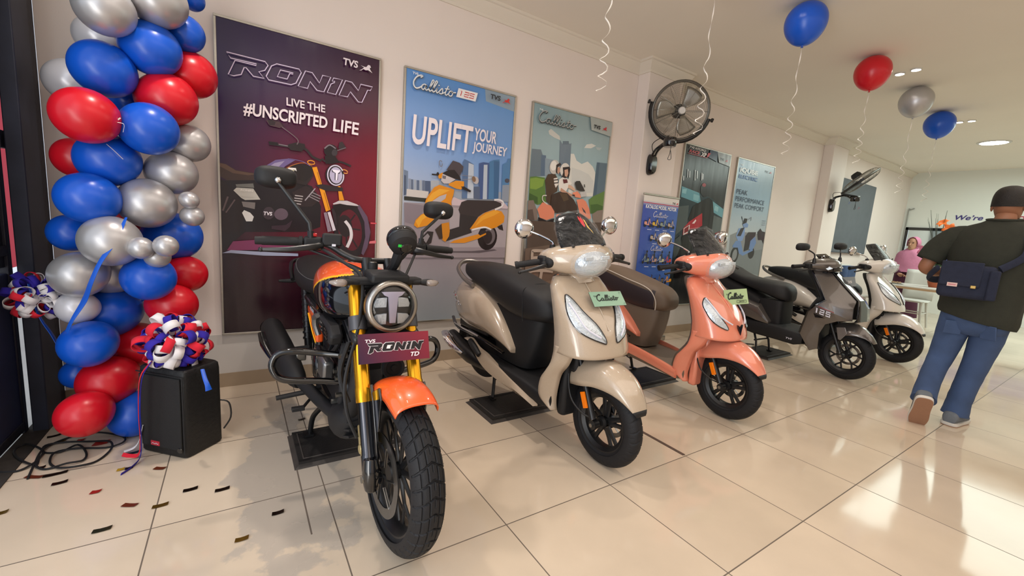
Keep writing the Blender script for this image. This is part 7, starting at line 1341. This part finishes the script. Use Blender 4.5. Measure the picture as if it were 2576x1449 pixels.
# ================================================================= balloons
ORD = ['first', 'second', 'third', 'fourth', 'fifth', 'sixth', 'seventh', 'eighth', 'ninth', 'tenth', 'eleventh', 'twelfth', 'thirteenth', 'fourteenth', 'fifteenth', 'sixteenth', 'seventeenth', 'eighteenth', 'nineteenth', 'twentieth', 'twenty first', 'twenty second', 'twenty third']
def latex(n, c, rough, metal=0., coat=.0):
    return mat(n, c, rough, metal, coat, spec=.5)
BC = {'B': (latex('blue_latex', '0f55c8', .3), 'blue'), 'R': (latex('red_latex', 'cf1426', .3), 'red'), 'S': (latex('silver_chrome_latex', 'b9b8ba', .34, .55), 'silver'), 'P': (latex('pearl_white_latex', 'd4d4da', .25, .15), 'pearl white')}
def balloon_body(r, c, egg=.06):
    m = M(); m.ball((0, 0, 0), (r, r, r * 1.08), 40, 28, egg=egg); return m
def knot(par, r, mt):
    k = M().tube([(0, 0, -r * 1.06), (0, 0, -r * 1.12), (0, 0, -r * 1.17)], [r * .045, r * .03, r * .075], 10); return k.build('knot', mt, par)
BALLS = [(-1.373,1.396,2.03,0.108,'S','m',0),(-1.206,1.485,2.151,0.117,'S','r',0),(-1.088,1.78,2.307,0.056,'B','r',2),(-1.123,1.636,2.081,0.09,'B','r',1),(-1.471,1.78,2.007,0.096,'P','l',2),(-1.245,1.534,1.945,0.122,'B','m',0),(-1.407,1.5,1.796,0.12,'B','m',0),(-1.105,1.689,1.893,0.117,'R','r',1),(-1.579,1.78,1.771,0.103,'P','l',2),(-1.196,1.578,1.726,0.125,'R','r',0),(-1.451,1.375,1.562,0.116,'R','l',0),(-1.257,1.457,1.553,0.119,'B','m',0),(-1.121,1.646,1.533,0.096,'S','r',1),(-1.417,1.535,1.395,0.123,'B','m',0),(-1.553,1.675,1.396,0.094,'R','l',1),(-1.192,1.611,1.366,0.109,'S','r',1),(-1.473,1.429,1.204,0.114,'B','l',0),(-1.288,1.532,1.199,0.122,'S','m',0),(-1.113,1.487,1.231,0.043,'S','r',0),(-1.105,1.513,1.149,0.052,'S','r',0),(-1.401,1.391,1.013,0.116,'S','m',0),(-1.581,1.62,1.031,0.088,'B','l',1),(-1.206,1.696,1.03,0.128,'B','r',1),(-1.317,1.513,0.975,0.054,'S','m',0),(-1.216,1.487,0.99,0.053,'S','r',0),(-1.263,1.581,0.925,0.057,'S','r',0),(-1.533,1.468,0.848,0.105,'S','l',0),(-1.455,1.642,0.83,0.107,'S','m',1),(-1.284,1.45,0.832,0.112,'B','m',0),(-1.159,1.671,0.821,0.101,'R','r',1),(-1.557,1.504,0.68,0.077,'P','l',1),(-1.467,1.651,0.622,0.125,'B','m',0),(-1.212,1.572,0.666,0.112,'R','r',1),(-1.511,1.432,0.517,0.107,'B','l',0),(-1.373,1.689,0.425,0.121,'R','m',1),(-1.606,1.661,0.299,0.074,'B','l',1),(-1.466,1.523,0.293,0.122,'R','m',0),(-1.526,1.36,0.196,0.104,'R','l',0),(-1.373,1.492,0.112,0.112,'B','m',1),(-1.37,1.78,1.715,0.084,'B','m',2),(-1.422,1.78,1.086,0.086,'R','m',2)]
for _i in (23, 24, 25):
    _p = V((-.906, -1.293, 1.2143)) + (V(BALLS[_i][:3]) - V((-.906, -1.293, 1.2143))) * .93; BALLS[_i] = (_p.x, _p.y, _p.z, BALLS[_i][3] * .95) + BALLS[_i][4:]
cnt = {}
order = sorted(BALLS, key=lambda q: -q[2])
side = {'l': 'left edge', 'm': 'middle', 'r': 'right edge'}
bmesh_cache = {}
for x, y, z, r, c, sd, ly in order:
    mt, nm = BC[c]; small = r < .06
    kd = (('small ' if small else '') + nm, sd); cnt[kd] = cnt.get(kd, 0) + 1
    tot = sum(1 for q in BALLS if (('small ' if q[3] < .06 else '') + BC[q[4]][1], q[5]) == kd)
    lab = ('%s %s balloon from the top along the %s of the balloon column' % (ORD[cnt[kd] - 1], kd[0], side[sd])) if tot > 1 else 'only %s balloon along the %s of the balloon column' % (kd[0], side[sd])
    b = balloon_body(r, c)
    o = b.build('balloon', mt, None, 180); tag(o, lab, 'balloon', 'balloons of the tied balloon column')
    d = V((x + 1.35, y - 1.66, 0)); d = d.normalized() if d.length > .02 else V((0, -1, 0))
    o.location = (x, y, z); o.rotation_euler = (V((d.x, d.y, random.uniform(-.5, .2)))).to_track_quat('Z', 'Y').to_euler()
    knot(o, r, mt)
# balloons that float against the ceiling, with curled ribbons
m_rib = mat('white_curling_ribbon', 'efe9e0', .35)
m_bluer = mat('blue_ribbon', '1658c8', .4)
def curl_ribbon(top, length, seed, out=.028):
    rnd = random.Random(seed); P = []; n = 60
    for i in range(n + 1):
        t = i / n; a = t * t * 11 * pi + rnd.uniform(-.1, .1); amp = out * (t ** .9)
        P.append(V((top[0] + amp * cos(a), top[1] + amp * sin(a), top[2] - length * t)))
    m = M(); rows = []
    for i, p in enumerate(P):
        d = (P[min(i + 1, n)] - P[max(i - 1, 0)]).normalized(); w = V((cos(i * .35), sin(i * .35), .3)); w = (w - d * w.dot(d)).normalized() * .0035
        rows.append([p - w, p + w])
    return m.grid(rows)
FLO = [('B', 2.66, .43, .138, .86, 'blue balloon at the ceiling nearest the round wall fan'), ('R', 4.05, .449, .14, .73, 'red balloon floating under the ceiling'), ('S', 5.25, .433, .146, .88, 'silver balloon floating under the ceiling beyond the red one'), ('B', 6.45, .5, .15, .85, 'small looking blue balloon under the ceiling farthest into the room'), ('S', .71, .45, .14, .82, 'ceiling balloon whose white ribbon hangs before the cornice'), ('R', 1.57, .45, .14, .89, 'ceiling balloon whose white ribbon hangs in front of the wall fan')]
for i, (c, x, y, r, L_, lab) in enumerate(FLO):
    mt = BC[c][0]; o = balloon_body(r, c, .1).build('balloon', mt, None, 180); tag(o, lab, 'balloon', 'balloons floating against the ceiling')
    o.location = (x, y, CZ - r * 1.08 - .003)
    knot(o, r, mt); rb = curl_ribbon((0, 0, -r * 1.16), L_ - .08, i).build('ribbon', m_rib, o, 60, sol=.0006)
# thin strings and ribbons on the column
tag(M().tube([(-1.335, 1.33, 1.13), (-1.369, 1.29, 1.029), (-1.42, 1.268, .93), (-1.455, 1.27, .84), (-1.49, 1.31, .75), (-1.535, 1.31, .66), (-1.56, 1.33, .60)], [.006, .014, .012, .013, .016, .01, .012], 10, 5, flat=.15).build('ribbon', m_bluer, None, 60), 'long blue ribbon hanging diagonally across the balloon column', 'ribbon')
for i, pts in enumerate(([(-1.40, 1.406, 1.455), (-1.375, 1.399, 1.43), (-1.345, 1.40, 1.395)], [(-1.33, 1.34, 1.51), (-1.325, 1.335, 1.545), (-1.35, 1.33, 1.55), (-1.335, 1.335, 1.57)])):
    tag(M().tube(pts, .003, 6, 4, flat=.3).build('tape_end', m_rib), ('white tape end stuck across a blue balloon of the column', 'clear thread tangle beside the red balloon of the column')[i], 'tape')
# ================================================================= pompoms
m_pw, m_pr, m_pb = mat('white_felt', 'e4e0e2', .9), mat('red_felt', 'd81e34', .9), mat('violet_blue_felt', '2e1f9c', .9)
loop_mesh = {}
for k, mt in (('w', m_pw), ('r', m_pr), ('b', m_pb)):
    m = M(); ring = cat_rom([V((0, 0, 0)), V((.018, 0, .012)), V((.026, 0, .035)), V((.02, 0, .064)), V((0, 0, .076)), V((-.02, 0, .064)), V((-.026, 0, .035)), V((-.018, 0, .012))], 4, True)
    m.loft([[p + V((0, -.016, 0)) for p in ring], [p + V((0, .016, 0)) for p in ring]], True, False)
    o = m.build('loop', mt, None, 60, sol=.0025); loop_mesh[k] = o
def pompom(label, c, r, n, k, par_extra=None):
    t = thing('pompom', label, 'pompom', c, 0, 'ribbon loop pompoms')
    M().ball((0, 0, 0), r * .42, 16, 10).build('core', m_pb, t, 180)
    rnd = random.Random(k)
    for i in range(n):
        z = 1 - 2 * (i + .5) / n; a = i * 2.39996 + rnd.uniform(-.2, .2); q = sqrt(1 - z * z); d = V((q * cos(a), q * sin(a), z))
        src = loop_mesh['wrbrwbrbw'[i % 9] if rnd.random() < .7 else rnd.choice('wrb')]
        o = src.copy(); COL.objects.link(o); o.parent = t; o.name = 'loop'
        sc = r / .125 * rnd.uniform(.85, 1.25); o.scale = (sc, sc, sc)
        o.rotation_euler = (d.to_track_quat('Z', 'Y') @ Euler((rnd.uniform(-.6, .6), rnd.uniform(-.6, .6), rnd.uniform(0, 6))).to_quaternion()).to_euler()
        o.location = d * r * rnd.uniform(.42, .6)
    return t
PC = V((-1.16, 1.236, .545))
pm = pompom('big red white and violet pompom of ribbon loops on top of the black speaker', PC, .125, 96, 3)
M().tube([V((-1.055, 1.05, .455)) - PC, V((-1.045, 1.01, .425)) - PC, V((-1.035, .985, .40)) - PC, V((-1.03, .98, .375)) - PC], [.008, .009, .01, .014], 10, 3, flat=.3).build('ribbon_tail', m_bluer, pm)
for i, (pts, mt) in enumerate((([(-1.25, 1.16, .48), (-1.285, 1.155, .41), (-1.3, 1.165, .25), (-1.305, 1.18, .1), (-1.31, 1.16, .02), (-1.335, 1.1, .006), (-1.36, 1.06, .005)], m_pb), ([(-1.25, 1.17, .48), (-1.293, 1.16, .41), (-1.307, 1.17, .25), (-1.31, 1.185, .1), (-1.32, 1.2, .02), (-1.35, 1.22, .006), (-1.385, 1.24, .012)], m_pr), ([(-1.307, 1.25, .14), (-1.325, 1.26, .06), (-1.35, 1.275, .02), (-1.385, 1.27, .012)], m_pw))):
    M().tube([V(p) - PC for p in pts], .009, 8, 5, flat=.2).build('ribbon_tail', mt, pm)
lp = pompom('smaller red white and violet pompom tied to the dark gate post', (-1.70, 1.565, .735), .1, 60, 8)
M().tube([(-.02, -.04, .06), (-.005, -.05, -.03), (.012, -.045, -.11), (.035, -.03, -.18), (.05, -.02, -.235)], [.012, .013, .013, .016, .018], 10, 4, flat=.2).build('ribbon_tail', m_bluer, lp)
M().tube([(-.0, .02, 0), (-.06, .05, 0), (-.09, .06, .0)], .004, 6).build('tie', m_bluer, lp)
for k in loop_mesh: bpy.data.objects.remove(loop_mesh[k])
# ================================================================= speaker, cable, confetti
def speaker():
    t = thing('loudspeaker', 'black covered loudspeaker on the floor below the big pompom', 'speaker', (-1.155, 1.255, 0), math.atan2(.141, .141))
    cv = mat('black_speaker_cover', '111112', .6, bump=.35, bscale=45); L_ = lambda p: p
    w, d, h = .205, .275, .435
    m = M(); rr = []
    for z, k in ((.004, .97), (.012, 1), (.40, .985), (.428, .96), (.436, .9)):
        rr.append([V((w / 2 * k * (abs(cos(a)) ** .18) * (1 if cos(a) > 0 else -1), d / 2 * k * (abs(sin(a)) ** .18) * (1 if sin(a) > 0 else -1), z)) for a in [2 * pi * (i + .5) / 40 for i in range(40)]])
    m.loft(rr).build('cabinet', cv, t, 40)
    M().box((-w / 2 - .003, 0, .22), (.008, d * .86, .36)).build('grille', mat('speaker_grille', '161617', .7, bump=.5, bscale=500), t, bev=.004)
    M().tube([(-w / 2 - .004, -d / 2 + .004, .03), (-w / 2 - .004, -d / 2 + .004, .41), (-w / 2 - .004, d / 2 - .004, .41)], .003, 6).build('piping', m_mblk, t)
    b = M().box((-w / 2 - .0085, .035, .06), (.003, .05, .022)).build('brand_tag', mat('red_brand_tag', 'c03040', .5), t, 0)
    q = M(); q.stroke([(.0, .0), (.008, .007), (.016, .001), (.02, .006)], .0022, (-w / 2 - .0105, .055, .055), (0, -1, 0), (0, 0, 1)); q.stroke([(.022, .0), (.028, .008), (.033, .002), (.04, .005)], .0022, (-w / 2 - .0105, .055, .055), (0, -1, 0), (0, 0, 1)); q.build('tag_script', m_drl, b, 0, flip=False)
    M().lathe([(0, .004), (.012, .004), (.014, 0)], (-w / 2 - .006, -d / 2 + .03, .045), (-1, 0, 0), 16).build('corner_plug', m_gblk, t)
    M().tube([(.1, -.12, .22), (.125, -.15, .2), (.13, -.155, .12), (.11, -.13, .06)], .004, 6, 4).build('cord', m_blk, t)
speaker()
CABLE = [[(-1.677, 1.181), (-1.692, 1.311), (-1.7, 1.438), (-1.67, 1.524), (-1.608, 1.556), (-1.534, 1.545), (-1.457, 1.501), (-1.408, 1.43), (-1.408, 1.37), (-1.468, 1.362), (-1.573, 1.398), (-1.645, 1.384), (-1.643, 1.305), (-1.597, 1.227), (-1.529, 1.2), (-1.472, 1.235), (-1.441, 1.328), (-1.461, 1.41), (-1.537, 1.461), (-1.638, 1.494), (-1.702, 1.481), (-1.69, 1.42), (-1.628, 1.39), (-1.58, 1.43), (-1.532, 1.344), (-1.524, 1.26), (-1.575, 1.247), (-1.64, 1.242), (-1.681, 1.287), (-1.691, 1.354), (-1.685, 1.301), (-1.738, 1.352), (-1.785, 1.426), (-1.808, 1.504), (-1.791, 1.537), (-1.757, 1.514), (-1.70, 1.44), (-1.69, 1.36), (-1.695, 1.306), (-1.736, 1.272), (-1.82, 1.30)]]
tag(M().tube([(x, y, .005 + .004 * (i % 3)) for i, (x, y) in enumerate(CABLE[0])], .0045, 7, 5).build('cable', m_mblk), 'loosely coiled black cable on the floor below the balloon column', 'cable')
CF = [(-1.705, 1.606, .048, .2, 'k'), (-1.659, 1.531, .028, .17, 'g'), (-1.585, 1.506, .026, -.18, 'r'), (-1.496, 1.431, .054, -.19, 'r'), (-1.662, 1.193, .063, -.62, 'n'), (-1.595, 1.183, .075, .06, 'k'), (-1.658, 1.273, .019, .09, 'k'), (-1.56, 1.095, .047, .03, 'k'), (-1.421, .956, .03, -.27, 'r'), (-1.289, .794, .05, -.62, 'n'), (-1.188, .74, .05, -.08, 'g'), (-1.226, 1.051, .043, -.63, 'n'), (-1.37, 1.112, .024, -.11, 'y'), (-1.341, 1.11, .028, .03, 'k'), (-1.349, 1.259, .055, .07, 'e'), (-1.096, .811, .05, -.05, 'k'), (-.982, .754, .052, -.07, 'k'), (-1.346, .668, .052, -.1, 'e'), (-.79, .486, .042, -.13, 'k'), (-.914, .388, .042, -.16, 'g'), (-1.678, .944, .03, -.02, 'g'), (-.609, 1.311, .037, .07, 'k')]
CN_ = {'k': ('dark brown', mat('dark_foil', '2a1a12', .3, .7)), 'g': ('gold', mat('gold_foil', '8a6a28', .3, .8)), 'r': ('red', mat('red_foil', 'a82a22', .4, .4)), 'n': ('rust brown', mat('rust_foil', '7a3a22', .35, .5)), 'e': ('dark green', mat('green_foil', '3a4028', .3, .7)), 'y': ('yellow', mat('yellow_foil', 'd8b020', .3, .5))}
seen = {}
tt = {}
for q in CF: tt[q[4]] = tt.get(q[4], 0) + 1
for x, y, L_, a, c in sorted(CF):
    seen[c] = seen.get(c, 0) + 1
    m = M(); w = .022 if c != 'r' else L_ * .8
    m.grid([[V((L_ * (u - .5), w * (v - .5) * (1 + 0 * u) + (u - .5) * w * .35, .0012 + .0025 * (u - .5) ** 2 * 4)) for v in (0, 1)] for u in (0, .33, .66, 1)])
    o = m.build('confetti', CN_[c][1], None, 0, sol=.0004); o.location = (x, y, .001); o.rotation_euler = (0, 0, a)
    tag(o, ('%s confetti piece on the floor tiles, %s from the left' % (CN_[c][0], ORD[seen[c] - 1])) if tt[c] > 1 else 'only %s confetti piece on the floor tiles' % CN_[c][0], 'confetti', 'confetti scattered on the floor')
# ================================================================= gate and street
m_gate = mat('dark_navy_gate_paint', '1a1c2a', .5, .2, var=.5, vscale=9, bump=.2, bscale=40)
g = thing('folding_gate', 'dark navy steel folding gate at the left edge of the entrance', 'gate', (-1.8, 1.6, 0))
M().box((.025, .2, 1.5), (.06, .2, 3.0)).build('post', mat('worn_post_paint', '2c3040', .5, .2, var=.6, vscale=6), g, bev=.005)
M().box((.0, .36, 1.5), (.09, .1, 3.0)).build('post', m_gate, g, bev=.005)
M().box((-.05, -.10, .42), (.03, .46, .8)).build('leaf_panel', mat('navy_panel', '1c2348', .5, .2, var=.4, vscale=8), g, bev=.004)
f = M()
for y in (-.34, .115): f.box((-.05, y, 1.5), (.045, .04, 3.0))
for z in (.04, .93, 1.75, 2.9): f.box((-.05, -.11, z), (.04, .44, .05))
f.box((-.05, -.11, 1.9), (.02, .44, 2.1)); f.build('leaf_frame', m_gate, g, bev=.004)
M().box((-.04, .15, 1.45), (.05, .1, .08)).build('hinge_bar', m_gate, g, bev=.004)
struct(M().box((-1.79, .9, .002), (.09, 2.0, .006)).build('trim_3', mat('dirty_sill', '2c2722', .9, var=.5, vscale=20), None, 0), 'dirty dark threshold strip between tiles and pavement')
rb = thing('street_banner', 'red banner standing in the street beyond the gate', 'banner', (-2.7, 4.4, 0)); M().box((0, 0, 1.6), (.03, 1.6, 2.2)).build('cloth', mat('red_banner_cloth', 'c01830', .7), rb, 0); M().cyl((0, -.75, 0), (0, -.75, 2.7), .02).cyl((0, .75, 0), (0, .75, 2.7), .02).build('poles', m_gate, rb)
# ================================================================= wall fans
m_wire = mat('fan_wire', '8b8880', .35, .9)
def wall_fan(label, c, ax, base, mount, R=.275):
    t = thing('wall_fan', label, 'fan', mount); o = V(mount); c = V(c) - o; b = V(base) - o; ax = V(ax).normalized()
    e1 = (Z - ax * ax.z).normalized(); e2 = e1.cross(ax).normalized()
    P = lambda r, a, h: c + (e1 * cos(a) + e2 * sin(a)) * r + ax * h
    m = M()
    for side_, h0 in ((1, .06), (-1, -.07)):
        for k in range(26):
            q = .05 + (R - .05) * k / 25; h = h0 * sqrt(max(0, 1 - (q / R) ** 3)) + (.01 * side_)
            m.tube([P(q, 2 * pi * i / 40, h) for i in range(40)], .0011, 4, closed=True)
        for k in range(12):
            a = 2 * pi * k / 12; m.tube([P(q, a, h0 * sqrt(max(0, 1 - (q / R) ** 3)) + .012 * side_) for q in [.045 + (R - .045) * i / 6 for i in range(7)]], .002, 5)
    m.build('cage', m_wire, t, 60)
    rg = M().tube([P(R, 2 * pi * i / 48, 0) for i in range(48)], .009, 8, closed=True, flat=1.6); rg.build('rim', mat('fan_rim', '6f6d68', .35, .8), t, 60)
    bl = M()
    for k in range(3):
        a0 = k * 2 * pi / 3; bl.grid([[P(.05 + (R * .86 - .05) * i / 6, a0 + .15 + u * (.75 + .25 * sin(i / 6 * pi)), -.02 + .035 * (u - .5) * (1 - .4 * i / 6)) for u in [j / 6 for j in range(7)]] for i in range(7)])
    bl.build('blades', mat('fan_blade_metal', 'a8a59c', .3, .7), t, 60, sol=.002)
    M().lathe([(0, .078), (.03, .078), (.038, .07), (.038, .055)], c, ax, 24).build('badge', mat('badge_silver', 'c8c8c6', .3, .6), t)
    M().lathe([(0, -.16), (.05, -.155), (.07, -.12), (.07, -.07), (.06, -.06), (0, -.055)], c, ax, 24).build('motor', m_blk, t)
    dn = (b - c); dn = (dn - ax * dn.dot(ax)); dn.normalize(); sd = ax.cross(dn)
    R2 = R + .025
    M().tube([c + (sd * cos(a) + dn * sin(a)) * R2 + ax * 0 for a in [pi * i / 20 for i in range(21)]], .011, 8, flat=1.7).build('yoke', m_blk, t)
    for s in (-1, 1): M().cyl(c + sd * s * (R - .005), c + sd * s * (R2 + .02), .007, 8).cyl(c + sd * s * (R2 + .02), c + sd * s * (R2 + .04), .02, 14).build('tilt_knob', m_blk, t)
    M().lathe([(0, -.045), (.055, -.045), (.062, -.035), (.065, .03), (.06, .045), (0, .05)], b, Z, 28).box(b + V((0, -.06, -.02)), (.03, .02, .02)).build('control_box', m_gblk, t)
    M().cyl(b + Z * .04, c + dn * R2, .014, 10).build('neck', m_blk, t)
    for s in (-1, 1): M().tube([V((s * .022, -.03, .03)), V((s * .022, -.06, .13)), V((s * .025, -.1, .19)) * .6 + b * .4, b + V((s * .022, .04, 0))], .012, 8, 5).build('arm', m_gblk, t)
    M().loft([sell(0, 0, w, h, 3, 20, axis='y', at=y) for y, w, h in ((-.005, .055, .11), (-.05, .052, .10), (-.065, .04, .085))]).build('mount_plate', m_gblk, t)
    M().tube([V((0, -.04, .1)), V((-.05, -.05, .2)), b * .5 + V((-.02, -.02, .16)), c + dn * R * .9 - ax * .05], .004, 6, 5).tube([b + V((0, -.02, -.04)), b + V((-.01, -.02, -.12)), b + V((-.03, -.02, -.17)), b + V((.02, -.02, -.16)), b + V((.0, -.02, -.08))], .003, 6, 4).build('cord', m_blk, t)
wall_fan('round wall fan on the near pillar facing the camera', (2.88, 1.6, 2.49), (-.62, -.74, -.2), (2.80, 1.62, 2.17), (2.84, 1.88, 1.975))
wall_fan('round wall fan on the far pillar seen edge on before the grey board', (7.42, 1.52, 2.32), (.28, -.62, -.72), (7.42, 1.56, 2.04), (7.38, 1.88, 1.93))
# ================================================================= far end of the room
t = thing('notice_board', 'large grey notice board with deep dark sides hung beyond the far pillar', 'board', (8.745, 2.012, 1.165))
M().box((0, -.022, .65), (1.57, .044, 1.30)).build('backing', mat('dark_board_edge', '3b4046', .6), t, 0, bev=.003)
M().box((0, -.0465, .65), (1.55, .005, 1.28)).build('face', mat('grey_board_face', '5d646a', .7, var=.15, vscale=6), t, 0)
for i, (x, z, c) in enumerate(((-.35, .9, m_bluer), (.1, .84, m_red))): M().poly([(x + .05 * cos(a), z + .03 * sin(a * 1.3)) for a in range(6)], (0, -.0495, 0), X, Z).build('smudge', mat('faint_smudge_%s' % 'ab'[i], ('505a78', '7a5560')[i], .8), t, 0)
m_wht = mat('white_plastic', 'd3d2cc', .4)
t = thing('table', 'white table with slim legs behind the white scooter', 'table', (8.15, .55, 0))
M().box((0, 0, .725), (.75, 1.5, .03)).build('tabletop', m_wht, t, 0, bev=.01); M().box((-.372, 0, .705), (.012, 1.48, .03)).build('wooden_edge', mat('pale_wood_edge', 'b89a78', .5), t, 0)
for x in (-.32, .32):
    for y in (-.68, .68): M().tube([(x, y, .71), (x * 1.06, y * 1.03, 0)], [.022, .018], 10).build('leg', m_wht, t)
def chair(label, x, y, rz, mt):
    t = thing('chair', label, 'chair', (x, y, 0), rz, 'chairs at the white table')
    M().loft([sell(0, z, w, h, 4, 24, at=xx) for xx, z, w, h in ((-.2, .455, .19, .012), (.0, .445, .205, .014), (.2, .455, .2, .014), (.23, .45, .17, .012))]).build('seat', mt, t)
    M().grid([[V((-.2 - .1 * (z - .46) - .03 * (1 - u * u), .2 * u, z)) for u in (-1, -.5, 0, .5, 1)] for z in (.46, .6, .75, .9, .97)]).build('backrest', mt, t, 60, sol=.016)
    for sx in (-1, 1):
        for sy in (-1, 1): M().tube([(sx * .15, sy * .15, .44), (sx * .2, sy * .2, 0)], [.02, .014], 10).build('leg', mt, t)
    M().tube([(-.17, -.17, .25), (.17, -.17, .25), (.17, .17, .25), (-.17, .17, .25)], .009, 6, closed=True).build('stretcher', mt, t)
chair('white plastic chair drawn up to the white table near the walking man', 8.78, .95, pi, m_wht)
chair('white plastic chair at the wall end of the white table', 8.25, 1.55, -pi / 2, m_wht)
t = thing('jacket', 'folded blue denim jacket over the chair back behind the grey scooter', 'jacket', (8.25, 1.74, .62)); M().loft([sell(0, 0, .23, .07, 2.5, 20, axis='z', at=z) for z in (0, .06, .2, .3, .325)]).build('body', m_jean, t); M().tube([(-.2, 0, .3), (-.26, -.02, .15), (-.24, -.03, -.05)], [.06, .055, .05], 12, 3).build('sleeve', m_jean, t)
t = thing('plate_of_snacks', 'small white plate of snacks on the white table', 'plate', (8.0, 1.0, .74)); M().lathe([(0, .004), (.06, .004), (.1, .018), (.104, .016), (.065, 0), (0, 0)], (0, 0, 0), Z, 28).build('plate', m_wht, t)
for k in range(6): M().ball((.045 * cos(k * 1.05), .045 * sin(k * 1.05), .022), (.022, .018, .016), 10, 6).build('snack', mat('tan_snack', '9a7a58', .7), t)
# flowers
t = thing('flower_arrangement', 'arrangement of pink lilies, orange blooms and tall grey twigs on the white table', 'flowers', (8.2, .60, .74))
M().lathe([(0, 0), (.06, 0), (.085, .08), (.08, .2), (.06, .27), (.065, .28), (.055, .28)], (0, 0, 0), Z, 28).build('vase', mat('terracotta_vase', 'a5532f', .5), t)
rnd = random.Random(5); lf = M()
def blade(m, b, d, L_, w):
    d = V(d).normalized(); s = d.cross(V((.3, .2, 1))).normalized(); P = []
    for i in range(7):
        u = i / 6; c = V(b) + d * L_ * u - Z * .12 * L_ * u * u; ww = w * sin(pi * min(.98, u * .9 + .08)); P.append([c - s * ww, c + Z * ww * .25, c + s * ww])
    m.grid(P)
for k in range(16): blade(lf, (0, 0, .27), (cos(k * 2.4), sin(k * 2.4), .5 + rnd.random()), rnd.uniform(.22, .4), .035)
lf.build('leaves', mat('dark_green_leaf', '2c4a26', .5), t, 60)
def bloom(c, d, r, mt, nm):
    m = M(); d = V(d).normalized(); e = d.orthogonal().normalized(); e2 = d.cross(e)
    for k in range(6):
        a = k * pi / 3; o = e * cos(a) + e2 * sin(a); tn = d.cross(o); m.grid([[V(c) + d * r * (.2 + .6 * u - .5 * u ** 3) + o * r * u + tn * r * .32 * sin(pi * min(.97, u * .92 + .06)) * v for v in (-1, 0, 1)] for u in [j / 5 for j in range(6)]])
    m.build(nm, mt, t, 60)
pk, og = mat('pink_petal', 'd8789a', .5), mat('orange_petal', 'e06a1e', .5)
for c, d, r, mt, nm in (((-.06, .06, .64), (-1, .2, .4), .11, pk, 'lily'), ((-.05, .15, .55), (-1, .5, .1), .12, pk, 'lily'), ((-.1, -.02, .56), (-1, 0, .3), .11, pk, 'lily'), ((-.06, .08, .42), (-1, .3, -.1), .1, pk, 'lily'), ((0, .04, .98), (-.6, .3, .6), .085, og, 'orange_bloom'), ((0, -.04, .9), (-1, -.2, .2), .095, og, 'orange_bloom'), ((0, -.07, .8), (-1, 0, 0), .09, og, 'orange_bloom')): bloom(c, d, r, mt, nm)
tw = M().tube([(0, 0, .27), (.0, .02, .5), (0, .02, .8)], .006, 6, 3)
for k in range(14): tw.tube([(0, .02, .27), (.02 * cos(k), .08 + .05 * sin(k * 2.1), .7), (.05 * cos(k), .13 + .11 * sin(k * 2.1), rnd.uniform(1.0, 1.2))], [.004, .003, .0012], 5, 3)
tw.build('twigs', mat('grey_green_twig', '4c524a', .7), t)
t = thing('framed_mirror', 'wide black framed mirror low on the far wall behind the flowers', 'mirror', (11.65, .75, 1.1)); 
f = M(); 
for y, z, a, b_ in ((0, .69, 2.44, .06), (0, -.29, 2.44, .06), (1.19, .2, .06, 1.04), (-1.19, .2, .06, 1.04)): f.box((-.02, y, z), (.035, a, b_))
f.build('frame', m_gblk, t, 0, bev=.004); M().box((-.012, 0, .2), (.01, 2.36, .96)).build('glass', mat('mirror_glass_tinted', 'd6e2e6', .08, .75), t, 0)
q = M().prism([(1.1, -.28), (-1.1, -.28), (-1.1, .05), (.3, .12), (.75, .18)], (-.018, 0, .2), (0, 1, 0), (0, 0, 1), (-.002, 0, 0)); q.build('blue_sticker', mat('violet_blue_sticker', '5a62b0', .4), t, 0)
wl_ = thing('wall_lettering', 'dark violet slogan lettering reading We\'re on the far wall', 'lettering', (11.65, 1.22, 2.0)); M().text('We\u2019re', (-.004, 0, 0), (0, -1, 0), (0, 0, 1), .40, .10, .02, .25).build('lettering', mat('violet_lettering', '3a2f78', .5), wl_, 0, flip=False, sol=.003)
wl_ = thing('wall_lettering', 'red slogan lettering at the right edge of the far wall', 'lettering', (11.65, .48, 1.975)); M().text('you', (-.004, 0, 0), (0, -1, 0), (0, 0, 1), .30, .12, .02, .25).build('lettering', mat('crimson_lettering', 'a8304c', .5), wl_, 0, flip=False, sol=.003)
tag(M().tube([(11.62, 1.96, 1.25), (11.62, 1.97, 2.15), (11.62, 1.94, 2.2), (11.62, 1.88, 2.23)], .012, 8, 3).build('wall_pipe', mat('grey_conduit', '9a9c98', .5)), 'thin grey conduit pipe in the far wall corner', 'pipe')
# ceiling lamps, in view and out of view
m_em = mat('lamp_glow', 'ffffff', .5, emit='fff6ea', est=40.)
def downlight(label, x, y, r, grp='ceiling lamps'):
    t = thing('ceiling_lamp', label, 'lamp', (x, y, CZ), 0, grp); M().lathe([(r, 0), (r * 1.25, 0), (r * 1.22, -.012), (r * 1.02, -.014), (r, -.004)], (0, 0, 0), Z, 28).build('trim_ring', m_wht, t); M().lathe([(0, -.008), (r, -.008), (r, 0)], (0, 0, 0), Z, 28).build('diffuser', m_em, t)
for x, y, w in ((4.68, .44, 'left lamp of the twin ceiling lamps beside the red balloon'), (4.65, .31, 'right lamp of the twin ceiling lamps beside the red balloon'), (7.13, .475, 'left lamp of the far twin ceiling lamps beside the blue balloon'), (7.14, .36, 'right lamp of the far twin ceiling lamps beside the blue balloon')): downlight(w, x, y, .035)
for i, (x, y) in enumerate(((2.18, .42), (2.18, .31), (-.29, .42), (-.29, .31), (-.3, -2.1), (2.2, -2.1), (4.66, -2.1), (7.1, -2.1))): downlight('ceiling lamp above the entrance side of the room, %s of the ones out of view' % ORD[i], x, y, .035)  # twin lamps continued out of view; the second row is added for paint glints
downlight('large round ceiling lamp over the far end of the room', 8.8, .41, .15)
